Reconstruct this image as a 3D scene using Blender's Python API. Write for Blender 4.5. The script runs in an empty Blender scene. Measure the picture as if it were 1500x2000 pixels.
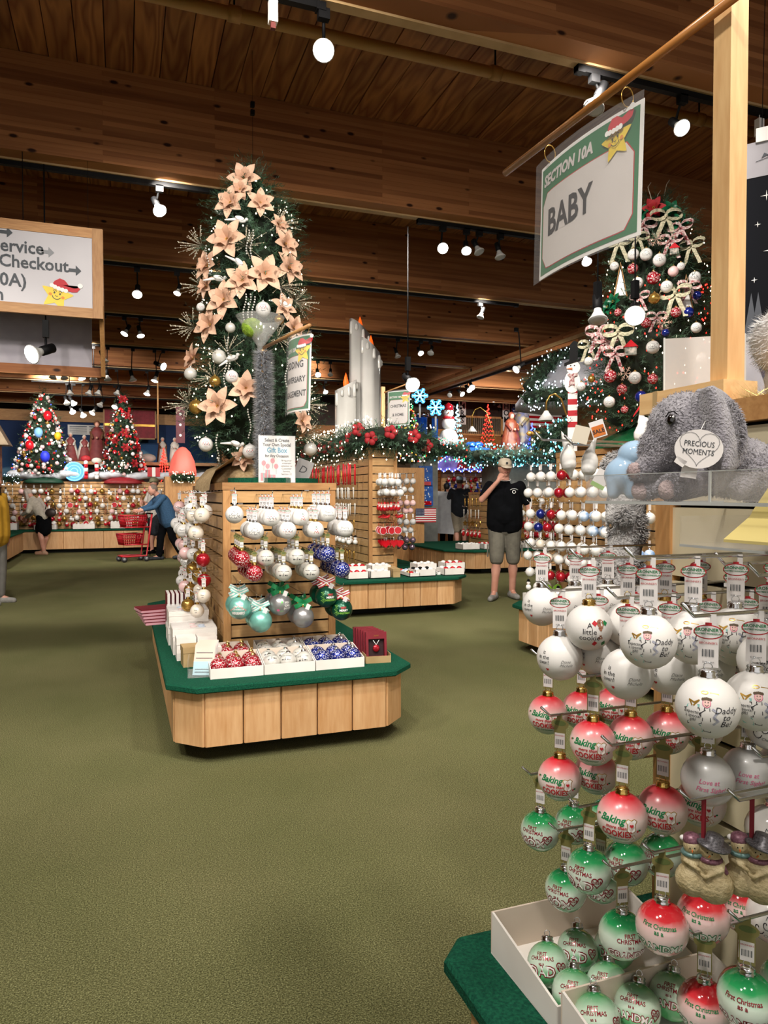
import bpy, bmesh, math, random
from math import sin, cos, pi, radians, atan2, sqrt
from mathutils import Vector, Matrix, Euler
import mathutils.noise as mnoise
random.seed(7)
C = bpy.context.scene.collection
S = bpy.context.scene

FPX, HOR = 1400.0, 966.0
CAMZ, YAW = 1.4, radians(20)
PITCH = math.atan((1000 - HOR) / FPX)
cam_d = bpy.data.cameras.new('camera')
cam = bpy.data.objects.new('camera', cam_d); C.objects.link(cam)
cam_d.sensor_fit = 'VERTICAL'; cam_d.sensor_height = 24; cam_d.lens = 24 * FPX / 2000
cam_d.clip_start = 0.05; cam_d.clip_end = 80
cam.location = (0, 0, CAMZ); cam.rotation_euler = (pi / 2 - PITCH, 0, -YAW)
S.camera = cam
CAM = Vector((0, 0, CAMZ))
_RM = Euler((pi / 2 - PITCH, 0, -YAW)).to_matrix()
def ray(px, py): return _RM @ Vector(((px - 750) / FPX, (1000 - py) / FPX, -1))
def at(px, py, d): return CAM + ray(px, py) * d
def on_x(px, py, X): r = ray(px, py); return CAM + r * (X / r.x)
def on_y(px, py, Y): r = ray(px, py); return CAM + r * (Y / r.y)
def on_z(px, py, Z): r = ray(px, py); return CAM + r * ((Z - CAMZ) / r.z)
def face(p): return -atan2(p[0], p[1])          # rotation that turns local -Y to where people look from the aisle

S.view_settings.view_transform = 'Standard'; S.view_settings.look = 'None'
S.view_settings.gamma = 1; S.view_settings.use_curve_mapping = False
S.view_settings.exposure = 0.12
w = bpy.data.worlds.new('world'); S.world = w; w.use_nodes = True
w.node_tree.nodes['Background'].inputs[0].default_value = (1.0, 0.95, 0.89, 1)
w.node_tree.nodes['Background'].inputs[1].default_value = 0.75
S.cycles.use_denoising = True
S.cycles.max_bounces = 6; S.cycles.diffuse_bounces = 3; S.cycles.glossy_bounces = 3
S.cycles.transparent_max_bounces = 10; S.cycles.transmission_bounces = 4
S.cycles.sample_clamp_indirect = 4.0
S.cycles.caustics_reflective = False; S.cycles.caustics_refractive = False

def room_spot(x, y, z, tx, ty, tz, power, cone=95, col=(1, .93, .85), r=.12, blend=.6):
    l = bpy.data.lights.new('track_or_fill_spot', 'SPOT'); l.energy = power * 1.55; l.color = col
    l.spot_size = radians(cone); l.spot_blend = blend; l.shadow_soft_size = r
    o = bpy.data.objects.new('track_or_fill_spot', l); C.objects.link(o)
    o.location = (x, y, z)
    o.rotation_euler = (Vector((tx, ty, tz)) - Vector((x, y, z))).to_track_quat('-Z', 'Y').to_euler()
    return o
for a in [
    (-1.2, .6, 3.9, -.6, 3.2, 0, 200), (.9, -.6, 3.9, 1.25, 1.2, 1.1, 130), (-.3, .3, 3.9, 1.0, 1.1, .6, 120),
    (1.6, 1.4, 3.9, .9, 4.4, .9, 190), (-1.5, 2.2, 3.9, .8, 4.8, 1.6, 160), (.4, 2.3, 3.95, .95, 4.9, 2.0, 150),
    (-2.6, 3.6, 3.9, -2, 6.4, 0, 190), (2.6, 3.6, 3.9, 3.9, 5.0, 2.4, 150), (1.8, 3.6, 3.9, 3.6, 4.9, .9, 170),
    (2.4, 6.1, 3.9, 3.2, 8.6, .9, 230), (4.4, 6.1, 3.9, 4.4, 8.4, .6, 150), (.3, 6.1, 3.9, 2.8, 9.6, 1.2, 190),
    (-3, 6.1, 3.9, -1.5, 9.4, 0, 220), (-1.2, 8.4, 3.9, -.6, 12, 0, 210), (.9, 8.4, 3.9, 2.9, 11, 2.2, 170),
    (4.4, 8.4, 3.9, 6.5, 12, .8, 230), (-3, 13, 3.9, -2.6, 17.8, 1.0, 300), (-.6, 13, 3.9, -.2, 17.8, 1.2, 300),
    (1.6, 13, 3.9, 2.0, 17.8, 1.0, 260), (7.4, 13, 3.9, 8.4, 17.5, 1.0, 320), (2.3, .2, 3.9, 1.5, 1.0, 1.5, 90), (6.2, 9.0, 3.7, 6.9, 12, 1, 200), (8.5, 12.5, 3.9, 9.5, 17, 1.6, 300),  # spot aimed at the near unit's top is added to brighten the white plush
    (-4.5, 11, 3.9, -4.2, 15, .2, 220), (3.5, 14, 3.9, 2.5, 22, 2, 260), (-1.5, 17, 3.9, -1, 22, 2.4, 260)]:
    room_spot(*a)

def lin(h):
    h = h.lstrip('#'); v = [int(h[i:i + 2], 16) / 255 for i in (0, 2, 4)]
    return tuple((x / 12.92 if x <= .04045 else ((x + .055) / 1.055) ** 2.4) for x in v) + (1,)
MATS = {}
def newmat(key):
    m = bpy.data.materials.new(key); m.use_nodes = True; nt = m.node_tree
    MATS[key] = m
    return m, nt, nt.nodes['Principled BSDF']
def nd(nt, t, **kw):
    n = nt.nodes.new(t)
    for k, v in kw.items():
        if k.startswith('i_'):
            k2 = k[2:]; k2 = int(k2) if k2.isdigit() else k2.replace('_', ' ')
            n.inputs[k2].default_value = v
        else: setattr(n, k, v)
    return n
def ramp(nt, fac, stops):
    r = nt.nodes.new('ShaderNodeValToRGB'); e = r.color_ramp.elements
    while len(e) < len(stops): e.new(0.5)
    for q, (p, c) in zip(e, stops): q.position = p; q.color = c if not isinstance(c, str) else lin(c)
    nt.links.new(fac, r.inputs[0]); return r.outputs[0]
def pm(key, c1, c2=None, scale=8, rough=.6, metal=0, bump=0, spec=.5, emit=0, coat=0, sheen=0, detail=2, bscale=None, stretch=None):
    """plain procedural material: a little noise between two near colours"""
    if key in MATS: return MATS[key]
    m, nt, b = newmat(key)
    c2 = c2 or c1
    tc = nd(nt, 'ShaderNodeTexCoord'); src = tc.outputs['Object']
    if stretch:
        mp = nd(nt, 'ShaderNodeMapping'); mp.inputs['Scale'].default_value = stretch
        nt.links.new(src, mp.inputs[0]); src = mp.outputs[0]
    n = nd(nt, 'ShaderNodeTexNoise', i_Scale=scale, i_Detail=detail)
    nt.links.new(src, n.inputs['Vector'])
    nt.links.new(ramp(nt, n.outputs[0], [(.35, c1), (.65, c2)]), b.inputs['Base Color'])
    b.inputs['Roughness'].default_value = rough; b.inputs['Metallic'].default_value = metal
    b.inputs['Specular IOR Level'].default_value = spec
    if coat: b.inputs['Coat Weight'].default_value = coat; b.inputs['Coat Roughness'].default_value = .05
    if sheen: b.inputs['Sheen Weight'].default_value = sheen
    if emit: b.inputs['Emission Color'].default_value = lin(c1); b.inputs['Emission Strength'].default_value = emit
    if bump:
        n2 = nd(nt, 'ShaderNodeTexNoise', i_Scale=bscale or scale * 4, i_Detail=3.0); nt.links.new(src, n2.inputs['Vector'])
        bp = nd(nt, 'ShaderNodeBump', i_Strength=bump, i_Distance=.01); nt.links.new(n2.outputs[0], bp.inputs['Height'])
        nt.links.new(bp.outputs[0], b.inputs['Normal'])
    return m
def wood(key, dark, light, axis='X', scale=3.0, rough=.55, contrast=(.3, .7), rings=False, rand=.25, world=False):
    """wood: grain stretched along an axis, tone shifted for every object"""
    if key in MATS: return MATS[key]
    m, nt, b = newmat(key)
    tc = nd(nt, 'ShaderNodeTexCoord'); oi = nd(nt, 'ShaderNodeObjectInfo')
    mp = nd(nt, 'ShaderNodeMapping')
    st = {'X': (.12, 1, 1), 'Y': (1, .12, 1), 'Z': (1, 1, .12)}[axis]
    mp.inputs['Scale'].default_value = tuple(s * scale for s in st)
    geo = nd(nt, 'ShaderNodeNewGeometry')
    nt.links.new(geo.outputs['Position'] if world else tc.outputs['Object'], mp.inputs[0])
    ad = nd(nt, 'ShaderNodeVectorMath', operation='ADD'); nt.links.new(mp.outputs[0], ad.inputs[0])
    ml = nd(nt, 'ShaderNodeVectorMath', operation='SCALE'); ml.inputs[0].default_value = (37, 61, 23)
    nt.links.new(oi.outputs['Random'], ml.inputs['Scale']); nt.links.new(ml.outputs[0], ad.inputs[1])
    n = nd(nt, 'ShaderNodeTexNoise', i_Scale=1.2, i_Detail=3.0); nt.links.new(ad.outputs[0], n.inputs['Vector'])
    if rings:
        mu = nd(nt, 'ShaderNodeMath', operation='MULTIPLY'); mu.inputs[1].default_value = 14; nt.links.new(n.outputs[0], mu.inputs[0])
        fr = nd(nt, 'ShaderNodeMath', operation='PINGPONG'); fr.inputs[1].default_value = .5; nt.links.new(mu.outputs[0], fr.inputs[0])
        m2 = nd(nt, 'ShaderNodeMath', operation='MULTIPLY'); m2.inputs[1].default_value = 2; nt.links.new(fr.outputs[0], m2.inputs[0])
        fac = m2.outputs[0]
    else:
        n2 = nd(nt, 'ShaderNodeTexNoise', i_Scale=9.0, i_Detail=4.0); nt.links.new(ad.outputs[0], n2.inputs['Vector'])
        mx = nd(nt, 'ShaderNodeMath', operation='ADD'); nt.links.new(n.outputs[0], mx.inputs[0]); nt.links.new(n2.outputs[0], mx.inputs[1])
        m2 = nd(nt, 'ShaderNodeMath', operation='MULTIPLY'); m2.inputs[1].default_value = .5; nt.links.new(mx.outputs[0], m2.inputs[0])
        fac = m2.outputs[0]
    col = ramp(nt, fac, [(contrast[0], dark), (contrast[1], light)])
    hs = nd(nt, 'ShaderNodeHueSaturation')
    mr = nd(nt, 'ShaderNodeMapRange'); mr.inputs['To Min'].default_value = 1 - rand; mr.inputs['To Max'].default_value = 1 + rand * .6
    nt.links.new(oi.outputs['Random'], mr.inputs[0]); nt.links.new(mr.outputs[0], hs.inputs['Value']); nt.links.new(col, hs.inputs['Color'])
    nt.links.new(hs.outputs[0], b.inputs['Base Color'])
    b.inputs['Roughness'].default_value = rough
    bp = nd(nt, 'ShaderNodeBump', i_Strength=.15, i_Distance=.004); nt.links.new(fac, bp.inputs['Height']); nt.links.new(bp.outputs[0], b.inputs['Normal'])
    return m
def glulam(key, dark, light):
    """glued beam: flush lamella courses of differing tone with knots"""
    m, nt, b = newmat(key)
    geo = nd(nt, 'ShaderNodeNewGeometry'); sp = nd(nt, 'ShaderNodeSeparateXYZ'); nt.links.new(geo.outputs['Position'], sp.inputs[0])
    cb = nd(nt, 'ShaderNodeCombineXYZ')
    nt.links.new(sp.outputs[0], cb.inputs[0]); nt.links.new(sp.outputs[2], cb.inputs[1])
    ma = nd(nt, 'ShaderNodeMath', operation='MULTIPLY'); ma.inputs[1].default_value = 3.7; nt.links.new(sp.outputs[1], ma.inputs[0])
    ad = nd(nt, 'ShaderNodeVectorMath', operation='ADD'); nt.links.new(cb.outputs[0], ad.inputs[0])
    cb2 = nd(nt, 'ShaderNodeCombineXYZ'); nt.links.new(ma.outputs[0], cb2.inputs[0]); nt.links.new(cb2.outputs[0], ad.inputs[1])
    br = nd(nt, 'ShaderNodeTexBrick', i_Scale=1.0); br.offset = .37; br.squash = 1
    br.inputs['Color1'].default_value = (0, 0, 0, 1); br.inputs['Color2'].default_value = (1, 1, 1, 1)
    br.inputs['Mortar'].default_value = (.2, .2, .2, 1); br.inputs['Mortar Size'].default_value = .0012
    br.inputs['Brick Width'].default_value = 2.3; br.inputs['Row Height'].default_value = .038
    nt.links.new(ad.outputs[0], br.inputs['Vector'])
    mp = nd(nt, 'ShaderNodeMapping'); mp.inputs['Scale'].default_value = (1.2, 1.2, 26); nt.links.new(geo.outputs['Position'], mp.inputs[0])
    n = nd(nt, 'ShaderNodeTexNoise', i_Scale=1.0, i_Detail=4.0); nt.links.new(mp.outputs[0], n.inputs['Vector'])
    a1 = nd(nt, 'ShaderNodeMath', operation='MULTIPLY_ADD'); a1.inputs[1].default_value = .45; nt.links.new(br.outputs['Color'], a1.inputs[0])
    a2 = nd(nt, 'ShaderNodeMath', operation='MULTIPLY'); a2.inputs[1].default_value = .55; nt.links.new(n.outputs[0], a2.inputs[0]); nt.links.new(a2.outputs[0], a1.inputs[2])
    col = ramp(nt, a1.outputs[0], [(.15, dark), (.75, light)])
    mp2 = nd(nt, 'ShaderNodeMapping'); mp2.inputs['Scale'].default_value = (3.2, 3.2, 7); nt.links.new(geo.outputs['Position'], mp2.inputs[0])
    vo = nd(nt, 'ShaderNodeTexVoronoi', i_Scale=1.0); nt.links.new(mp2.outputs[0], vo.inputs['Vector'])
    k = ramp(nt, vo.outputs['Distance'], [(.07, (1, 1, 1, 1)), (.13, (0, 0, 0, 1))])
    mx = nd(nt, 'ShaderNodeMix', data_type='RGBA'); nt.links.new(k, mx.inputs[0]); nt.links.new(col, mx.inputs[6]); mx.inputs[7].default_value = lin('#2e150b')
    nt.links.new(mx.outputs[2], b.inputs['Base Color']); b.inputs['Roughness'].default_value = .6
    b.inputs['Specular IOR Level'].default_value = .2
    return m
def gradmat(key, R, stops, rough=.15, metal=0, spec=.6, coat=.6, streak=0):
    """ball finish: colour bands down the object's own height"""
    m, nt, b = newmat(key)
    tc = nd(nt, 'ShaderNodeTexCoord'); sp = nd(nt, 'ShaderNodeSeparateXYZ'); nt.links.new(tc.outputs['Object'], sp.inputs[0])
    mr = nd(nt, 'ShaderNodeMapRange'); mr.inputs['From Min'].default_value = -R; mr.inputs['From Max'].default_value = R
    nt.links.new(sp.outputs[2], mr.inputs[0]); fac = mr.outputs[0]
    n = nd(nt, 'ShaderNodeTexNoise', i_Scale=30.0); nt.links.new(tc.outputs['Object'], n.inputs['Vector'])
    ma = nd(nt, 'ShaderNodeMath', operation='MULTIPLY_ADD'); ma.inputs[1].default_value = .12; nt.links.new(n.outputs[0], ma.inputs[0]); nt.links.new(fac, ma.inputs[2])
    sb = nd(nt, 'ShaderNodeMath', operation='SUBTRACT'); sb.inputs[1].default_value = .06; nt.links.new(ma.outputs[0], sb.inputs[0])
    nt.links.new(ramp(nt, sb.outputs[0], stops), b.inputs['Base Color'])
    b.inputs['Roughness'].default_value = rough; b.inputs['Metallic'].default_value = metal
    b.inputs['Specular IOR Level'].default_value = spec; b.inputs['Coat Weight'].default_value = coat; b.inputs['Coat Roughness'].default_value = .04
    return m
def clear(key, tint='#ffffff', a=.12, rough=.05):
    m, nt, b = newmat(key)
    out = nt.nodes['Material Output']
    tr = nd(nt, 'ShaderNodeBsdfTransparent'); gl = nd(nt, 'ShaderNodeBsdfGlossy', i_Roughness=rough)
    df = nd(nt, 'ShaderNodeBsdfDiffuse'); df.inputs[0].default_value = lin(tint)
    m1 = nd(nt, 'ShaderNodeMixShader'); m1.inputs[0].default_value = a; nt.links.new(tr.outputs[0], m1.inputs[1]); nt.links.new(df.outputs[0], m1.inputs[2])
    m2 = nd(nt, 'ShaderNodeMixShader'); m2.inputs[0].default_value = .05; nt.links.new(m1.outputs[0], m2.inputs[1]); nt.links.new(gl.outputs[0], m2.inputs[2])
    nt.links.new(m2.outputs[0], out.inputs[0]); nt.nodes.remove(b)
    return m
def glow(key, col, s):
    if key in MATS: return MATS[key]
    m, nt, b = newmat(key)
    b.inputs['Base Color'].default_value = lin(col); b.inputs['Emission Color'].default_value = lin(col); b.inputs['Emission Strength'].default_value = s
    return m

OAK = wood('oak', '#9c6a3a', '#c99a63', 'Z', 10)
OAKX = wood('oak_lengthwise', '#9c6a3a', '#c99a63', 'X', 10)
OAKY = wood('oak_crosswise', '#9c6a3a', '#c99a63', 'Y', 10)
BOARD = wood('maple_board', '#bd8a57', '#dcb283', 'Z', 6, .5, rand=.10)
SLAT = wood('slatwall_oak', '#b98c58', '#d6ae78', 'X', 8, .45, rand=.08)
SLATY = wood('slatwall_oak_side', '#b98c58', '#d6ae78', 'Y', 8, .45, rand=.08)
PINE = wood('pine_post', '#c9955f', '#ecc68e', 'Z', 7, .5, (.25, .6))
PINEY = wood('pine_block', '#c9955f', '#ecc68e', 'Y', 7, .5, (.25, .6))
DOWEL = wood('varnished_dowel', '#a8692f', '#c48a4c', 'Y', 9, .25)
PLANK = wood('ceiling_plank', '#865030', '#b67c4b', 'Y', 2.4, .6, (.0, 1.0), rings=True, rand=.22, world=True)
BEAM = glulam('glulam', '#6f4023', '#b0774a')
CREAMSTRIP = pm('cream_strip', '#a98a5c', '#b5966a')
PIPE = pm('painted_conduit', '#b7905c', '#c09a68', 3, .45)
BLACK = pm('black_metal', '#070708', '#0c0c0d', 20, .6, spec=.15)
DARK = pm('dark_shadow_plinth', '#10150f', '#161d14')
CHROME = pm('chrome_wire', '#c9cacc', '#d9dadc', 20, .2, 1)
SILVER = pm('silver_cap', '#d6d7da', '#ecedef', 40, .18, 1)
GOLD = pm('gold_cap', '#c9a04a', '#e2c27a', 40, .22, 1)
WHITE = pm('white_paper', '#e8e6e2', '#f2f0ec', 5, .6)
CARTON = pm('white_carton', '#e3dcd4', '#efeae3', 5, .6)
CARTONIN = pm('carton_lining', '#d8c6b4', '#e2d2c2', 5, .7)
KRAFT = pm('kraft_card', '#a58a5e', '#b89d70', 8, .7)
INK = pm('black_ink', '#1c1c20', '#26262c', 8, .5)
GREYINK = pm('slate_ink', '#2a3138', '#343c44', 8, .5)
REDINK = pm('red_ink', '#b01c28', '#c22630', 8, .45)
MAROON = pm('maroon_ink', '#7c1422', '#8c1a2a', 8, .3, .2)
GREENINK = pm('green_ink', '#0d7040', '#128048', 8, .45)
PINKINK = pm('pink_ink', '#d2628a', '#dc7096', 8, .5)
AQUAINK = pm('aqua_ink', '#79b8b4', '#8cc6c0', 8, .4)
GOLDINK = pm('gold_ink', '#b48a30', '#c49a44', 8, .3, .6)
DECKGREEN = pm('green_carpet_deck', '#0f3f30', '#19573f', 140, .95, 0, .5, .1, detail=3, bscale=260)
RED = pm('red_gloss', '#b3101c', '#c41a26', 6, .18, coat=.6)
CREAM = pm('cream_slatwall', '#cbbf9f', '#d4c9ab', 3, .35)
CREAMD = pm('cream_groove', '#8d8570', '#968e78', 3, .5)
ACRYL = clear('acrylic', '#ffffff', .06)
SLEEVE = clear('plastic_sleeve', '#ffffff', .10, .08)
GLASSW = clear('clear_plastic_wrap', '#ffffff', .2, .1)
SKIN = pm('skin', '#b9806a', '#c99480', 5, .5, sheen=.1)
TAGW = pm('tag_white', '#dcd8d6', '#e8e4e2', 6, .45)
TAGGOLD = pm('tag_olive_gold', '#8a8350', '#9c9560', 10, .35, .3)

class MB:
    def __init__(s): s.v = []; s.f = []; s.m = []; s.s = []
    def add(s, vs, fs, mat, smooth=False, M=None):
        o = len(s.v)
        s.v += [tuple(M @ Vector(p)) for p in vs] if M is not None else [tuple(p) for p in vs]
        for f in fs: s.f.append(tuple(i + o for i in f)); s.m.append(mat); s.s.append(smooth)
        return s
    def box(s, x0, x1, y0, y1, z0, z1, mat, M=None):
        vs = [(x, y, z) for x in (x0, x1) for y in (y0, y1) for z in (z0, z1)]
        return s.add(vs, [(0, 1, 3, 2), (4, 6, 7, 5), (0, 4, 5, 1), (2, 3, 7, 6), (0, 2, 6, 4), (1, 5, 7, 3)], mat, False, M)
    def prism(s, poly, z0, z1, mat, M=None):
        n = len(poly); vs = [(x, y, z0) for x, y in poly] + [(x, y, z1) for x, y in poly]
        fs = [tuple(range(n))[::-1], tuple(range(n, 2 * n))] + [(i, (i + 1) % n, n + (i + 1) % n, n + i) for i in range(n)]
        return s.add(vs, fs, mat, False, M)
    def lathe(s, prof, n, mat, M=None, smooth=True, sx=1, sy=1, wob=None):
        vs = []
        for r, z in prof:
            for k in range(n):
                a = 2 * pi * k / n; q = r * (1 + (wob(a, z) if wob else 0)); vs.append((q * cos(a) * sx, q * sin(a) * sy, z))
        fs = [(i * n + k, i * n + (k + 1) % n, (i + 1) * n + (k + 1) % n, (i + 1) * n + k) for i in range(len(prof) - 1) for k in range(n)]
        if prof[0][0] > 1e-6: fs.append(tuple(range(n))[::-1])
        if prof[-1][0] > 1e-6: fs.append(tuple(range((len(prof) - 1) * n, len(prof) * n)))
        return s.add(vs, fs, mat, smooth, M)
    def ball(s, c, r, mat, n=12, m=8, sc=(1, 1, 1), M=None, smooth=True):
        T = Matrix.Translation(Vector(c)) @ (M or Matrix()) @ Matrix.Diagonal((*sc, 1))
        return s.lathe([(max(r * sin(pi * i / m), 1e-7), -r * cos(pi * i / m)) for i in range(m + 1)], n, mat, T, smooth)
    def tube(s, pts, r, mat, n=8, smooth=True, closed=False, caps=True):
        pts = [Vector(p) for p in pts]; L = len(pts); rs = r if isinstance(r, (list, tuple)) else [r] * L
        vs = []; up = None
        for i, p in enumerate(pts):
            if closed: t = pts[(i + 1) % L] - pts[i - 1]
            else: t = pts[min(i + 1, L - 1)] - pts[max(i - 1, 0)]
            t = t.normalized() if t.length > 1e-9 else Vector((0, 0, 1))
            if up is None: up = Vector((0, 0, 1)) if abs(t.z) < .9 else Vector((1, 0, 0))
            a = t.cross(up)
            a = a.normalized() if a.length > 1e-6 else t.orthogonal().normalized()
            b = a.cross(t).normalized(); up = b
            for k in range(n): q = 2 * pi * k / n; vs.append(p + (a * cos(q) + b * sin(q)) * rs[i])
        R = L if closed else L - 1
        fs = [(i * n + k, i * n + (k + 1) % n, ((i + 1) % L) * n + (k + 1) % n, ((i + 1) % L) * n + k) for i in range(R) for k in range(n)]
        if not closed and caps: fs += [tuple(range(n))[::-1], tuple(range((L - 1) * n, L * n))]
        return s.add(vs, fs, mat, smooth)
    def cap(s, a, b, ra, rb, mat=None, n=12):
        """tapered capsule"""
        a, b = Vector(a), Vector(b); d = b - a; L = max(d.length, 1e-5)
        prof = [(max(ra * sin(q), 1e-6), -ra * cos(q)) for q in (0, .5, 1.0, pi / 2)] + [(max(rb * cos(q), 1e-6), L + rb * sin(q)) for q in (0, .55, 1.1, pi / 2)]
        M = Matrix.Translation(a) @ d.to_track_quat('Z', 'Y').to_matrix().to_4x4() if d.length > 1e-5 else Matrix.Translation(a)
        return s.lathe(prof, n, mat or SKIN, M)
    def mesh(s, name):
        me = bpy.data.meshes.new(name); me.from_pydata(s.v, [], s.f)
        mats = []
        for m in s.m:
            if m not in mats: mats.append(m)
        for m in mats: me.materials.append(m)
        ix = {m: i for i, m in enumerate(mats)}
        me.polygons.foreach_set('material_index', [ix[m] for m in s.m])
        me.polygons.foreach_set('use_smooth', s.s)
        me.update(); return me
    def build(s, name, parent=None, loc=(0, 0, 0), rz=0):
        return link(name, s.mesh(name), parent, loc, rz)
def link(name, me, parent=None, loc=(0, 0, 0), rz=0):
    o = bpy.data.objects.new(name, me); C.objects.link(o)
    if parent: o.parent = parent
    o.location = loc; o.rotation_euler = (0, 0, rz); return o
def tag(o, label=None, cat=None, group=None, kind=None):
    if label: o['label'] = label
    if cat: o['category'] = cat
    if group: o['group'] = group
    if kind: o['kind'] = kind
    return o
def thing(name, label, cat, loc=(0, 0, 0), rz=0, group=None, kind=None):
    o = bpy.data.objects.new(name, None); C.objects.link(o); o.location = loc; o.rotation_euler = (0, 0, rz)
    o.empty_display_size = .05
    return tag(o, label, cat, group, kind)
KIDS = {}
def dup(root, loc, rz=0, label=None, group=None, sc=None, rot=None):
    r = root.copy(); C.objects.link(r); r.location = loc; r.rotation_euler = rot or (0, 0, rz)
    if sc: r.scale = (sc, sc, sc)
    if label: r['label'] = label
    if group: r['group'] = group
    def rec(a, b):
        ks = KIDS.get(a.name)
        if ks is None: ks = KIDS[a.name] = list(a.children)
        for ch in ks:
            c = ch.copy(); C.objects.link(c); c.parent = b; rec(ch, c)
    rec(root, r)
    return r
PROTO = {}
def inst(kind, maker, loc, rz=0, label=None, group=None, sc=None, rot=None):
    """first use places the original, later uses place copies"""
    if kind not in PROTO:
        r = maker(); PROTO[kind] = r; r.location = loc; r.rotation_euler = rot or (0, 0, rz)
        if sc: r.scale = (sc, sc, sc)
        if label: r['label'] = label
        if group: r['group'] = group
        rememb(r)
        return r
    return dup(PROTO[kind], loc, rz, label, group, sc, rot)
def rememb(a):
    KIDS[a.name] = [o for o in LASTKIDS(a)]
    for k in KIDS[a.name]: rememb(k)
def LASTKIDS(a): return list(a.children)
def remesh(o, vox, smooth=2):
    m = o.modifiers.new('r', 'REMESH'); m.mode = 'VOXEL'; m.voxel_size = vox; m.use_smooth_shade = True
    if smooth: q = o.modifiers.new('s', 'SMOOTH'); q.iterations = smooth; q.factor = .6
    return o
ORD = ['zeroth', 'first', 'second', 'third', 'fourth', 'fifth', 'sixth', 'seventh', 'eighth', 'ninth', 'tenth', 'eleventh', 'twelfth', 'thirteenth', 'fourteenth', 'fifteenth', 'sixteenth', 'seventeenth', 'eighteenth', 'nineteenth', 'twentieth', 'twenty-first', 'twenty-second', 'twenty-third', 'twenty-fourth', 'twenty-fifth', 'twenty-sixth', 'twenty-seventh', 'twenty-eighth', 'twenty-ninth', 'thirtieth']
ORD += ['thirty-' + w_ for w_ in ORD[1:10]] + ['fortieth'] + ['forty-' + w_ for w_ in ORD[1:10]] + ['fiftieth']
_TX = {}
def text_vf(s, size, bold=0, xs=1.0, align='CENTER', shear=0, res=2):
    key = (s, size, bold, xs, align, shear, res)
    if key not in _TX:
        cu = bpy.data.curves.new('t', 'FONT'); cu.body = s; cu.size = size; cu.offset = bold * size; cu.align_x = align
        cu.shear = shear; cu.resolution_u = res; cu.fill_mode = 'FRONT'
        ob = bpy.data.objects.new('t', cu); me = ob.to_mesh()
        _TX[key] = ([(v.co.x * xs, v.co.y) for v in me.vertices], [tuple(p.vertices) for p in me.polygons])
        ob.to_mesh_clear(); bpy.data.objects.remove(ob); bpy.data.curves.remove(cu)
    return _TX[key]
def flat_text(mb, s, x, y, size, mat, eps=.001, **k):
    """lettering on a board that faces local -Y: x right, y up"""
    v, f = text_vf(s, size, **k); mb.add([(a + x, -eps, b + y) for a, b in v], f, mat); return mb
def flat_poly(mb, pts, mat, eps=.001):
    mb.add([(x, -eps, y) for x, y in pts], [tuple(range(len(pts)))], mat); return mb
def sph(x, y, R, lon=0, lat=0, k=1.006):
    """wrap a flat design onto a ball about (lon, lat)"""
    r = R * k; a = x / R; b = y / R
    p = Vector((sin(a) * cos(b), -cos(a) * cos(b), sin(b)))
    p = Matrix.Rotation(-lat, 3, 'X') @ p; p = Matrix.Rotation(lon, 3, 'Z') @ p
    return tuple(p * r)
def ball_text(mb, s, R, x, y, size, mat, lon=0, lat=0, k=1.006, **kw):
    v, f = text_vf(s, size, **kw); mb.add([sph(a + x, b + y, R, lon, lat, k) for a, b in v], f, mat); return mb
def ball_poly(mb, pts, R, mat, lon=0, lat=0, k=1.005):
    mb.add([sph(x, y, R, lon, lat, k) for x, y in pts], [tuple(range(len(pts)))], mat); return mb
def ball_line(mb, pts, R, w, mat, lon=0, lat=0, k=1.006, closed=False):
    L = len(pts)
    for i in range(L if closed else L - 1):
        a = Vector(pts[i]); b = Vector(pts[(i + 1) % L]); d = (b - a)
        if d.length < 1e-7: continue
        d = d.normalized(); n = Vector((-d.y, d.x)) * w / 2
        a -= d * w * .3; b += d * w * .3
        q = [a - n, b - n, b + n, a + n]; mb.add([sph(p.x, p.y, R, lon, lat, k) for p in q], [(0, 1, 2, 3)], mat)
    return mb
def heart(cx, cy, s, n=20):
    return [(cx + s * .0625 * 16 * sin(t) ** 3, cy + s * .0625 * (13 * cos(t) - 5 * cos(2 * t) - 2 * cos(3 * t) - cos(4 * t))) for t in [2 * pi * i / n for i in range(n)]]
def ring(cx, cy, rx, ry, n=16, a0=0, a1=2 * pi): return [(cx + rx * cos(a0 + (a1 - a0) * i / n), cy + ry * sin(a0 + (a1 - a0) * i / n)) for i in range(n + (0 if abs(a1 - a0 - 2 * pi) < 1e-6 else 1))]
CEILZ, BEAMZ = 4.70, 3.97
m, nt, b = newmat('olive_carpet')
geo = nd(nt, 'ShaderNodeNewGeometry')
n1 = nd(nt, 'ShaderNodeTexNoise', i_Scale=210.0, i_Detail=3.0); n2 = nd(nt, 'ShaderNodeTexNoise', i_Scale=1.1, i_Detail=3.0); n3 = nd(nt, 'ShaderNodeTexVoronoi', i_Scale=230.0)
for q in (n1, n2, n3): nt.links.new(geo.outputs['Position'], q.inputs['Vector'])
c1 = ramp(nt, n1.outputs[0], [(.32, '#42422a'), (.5, '#6a6946'), (.68, '#92916a')])
c2 = ramp(nt, n2.outputs[0], [(.3, (.80, .84, .74, 1)), (.7, (1.06, 1.04, 1.02, 1))])
mx = nd(nt, 'ShaderNodeMix', data_type='RGBA', blend_type='MULTIPLY'); mx.inputs[0].default_value = 1
nt.links.new(c1, mx.inputs[6]); nt.links.new(c2, mx.inputs[7]); nt.links.new(mx.outputs[2], b.inputs['Base Color'])
b.inputs['Roughness'].default_value = 1; b.inputs['Specular IOR Level'].default_value = .1
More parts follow.
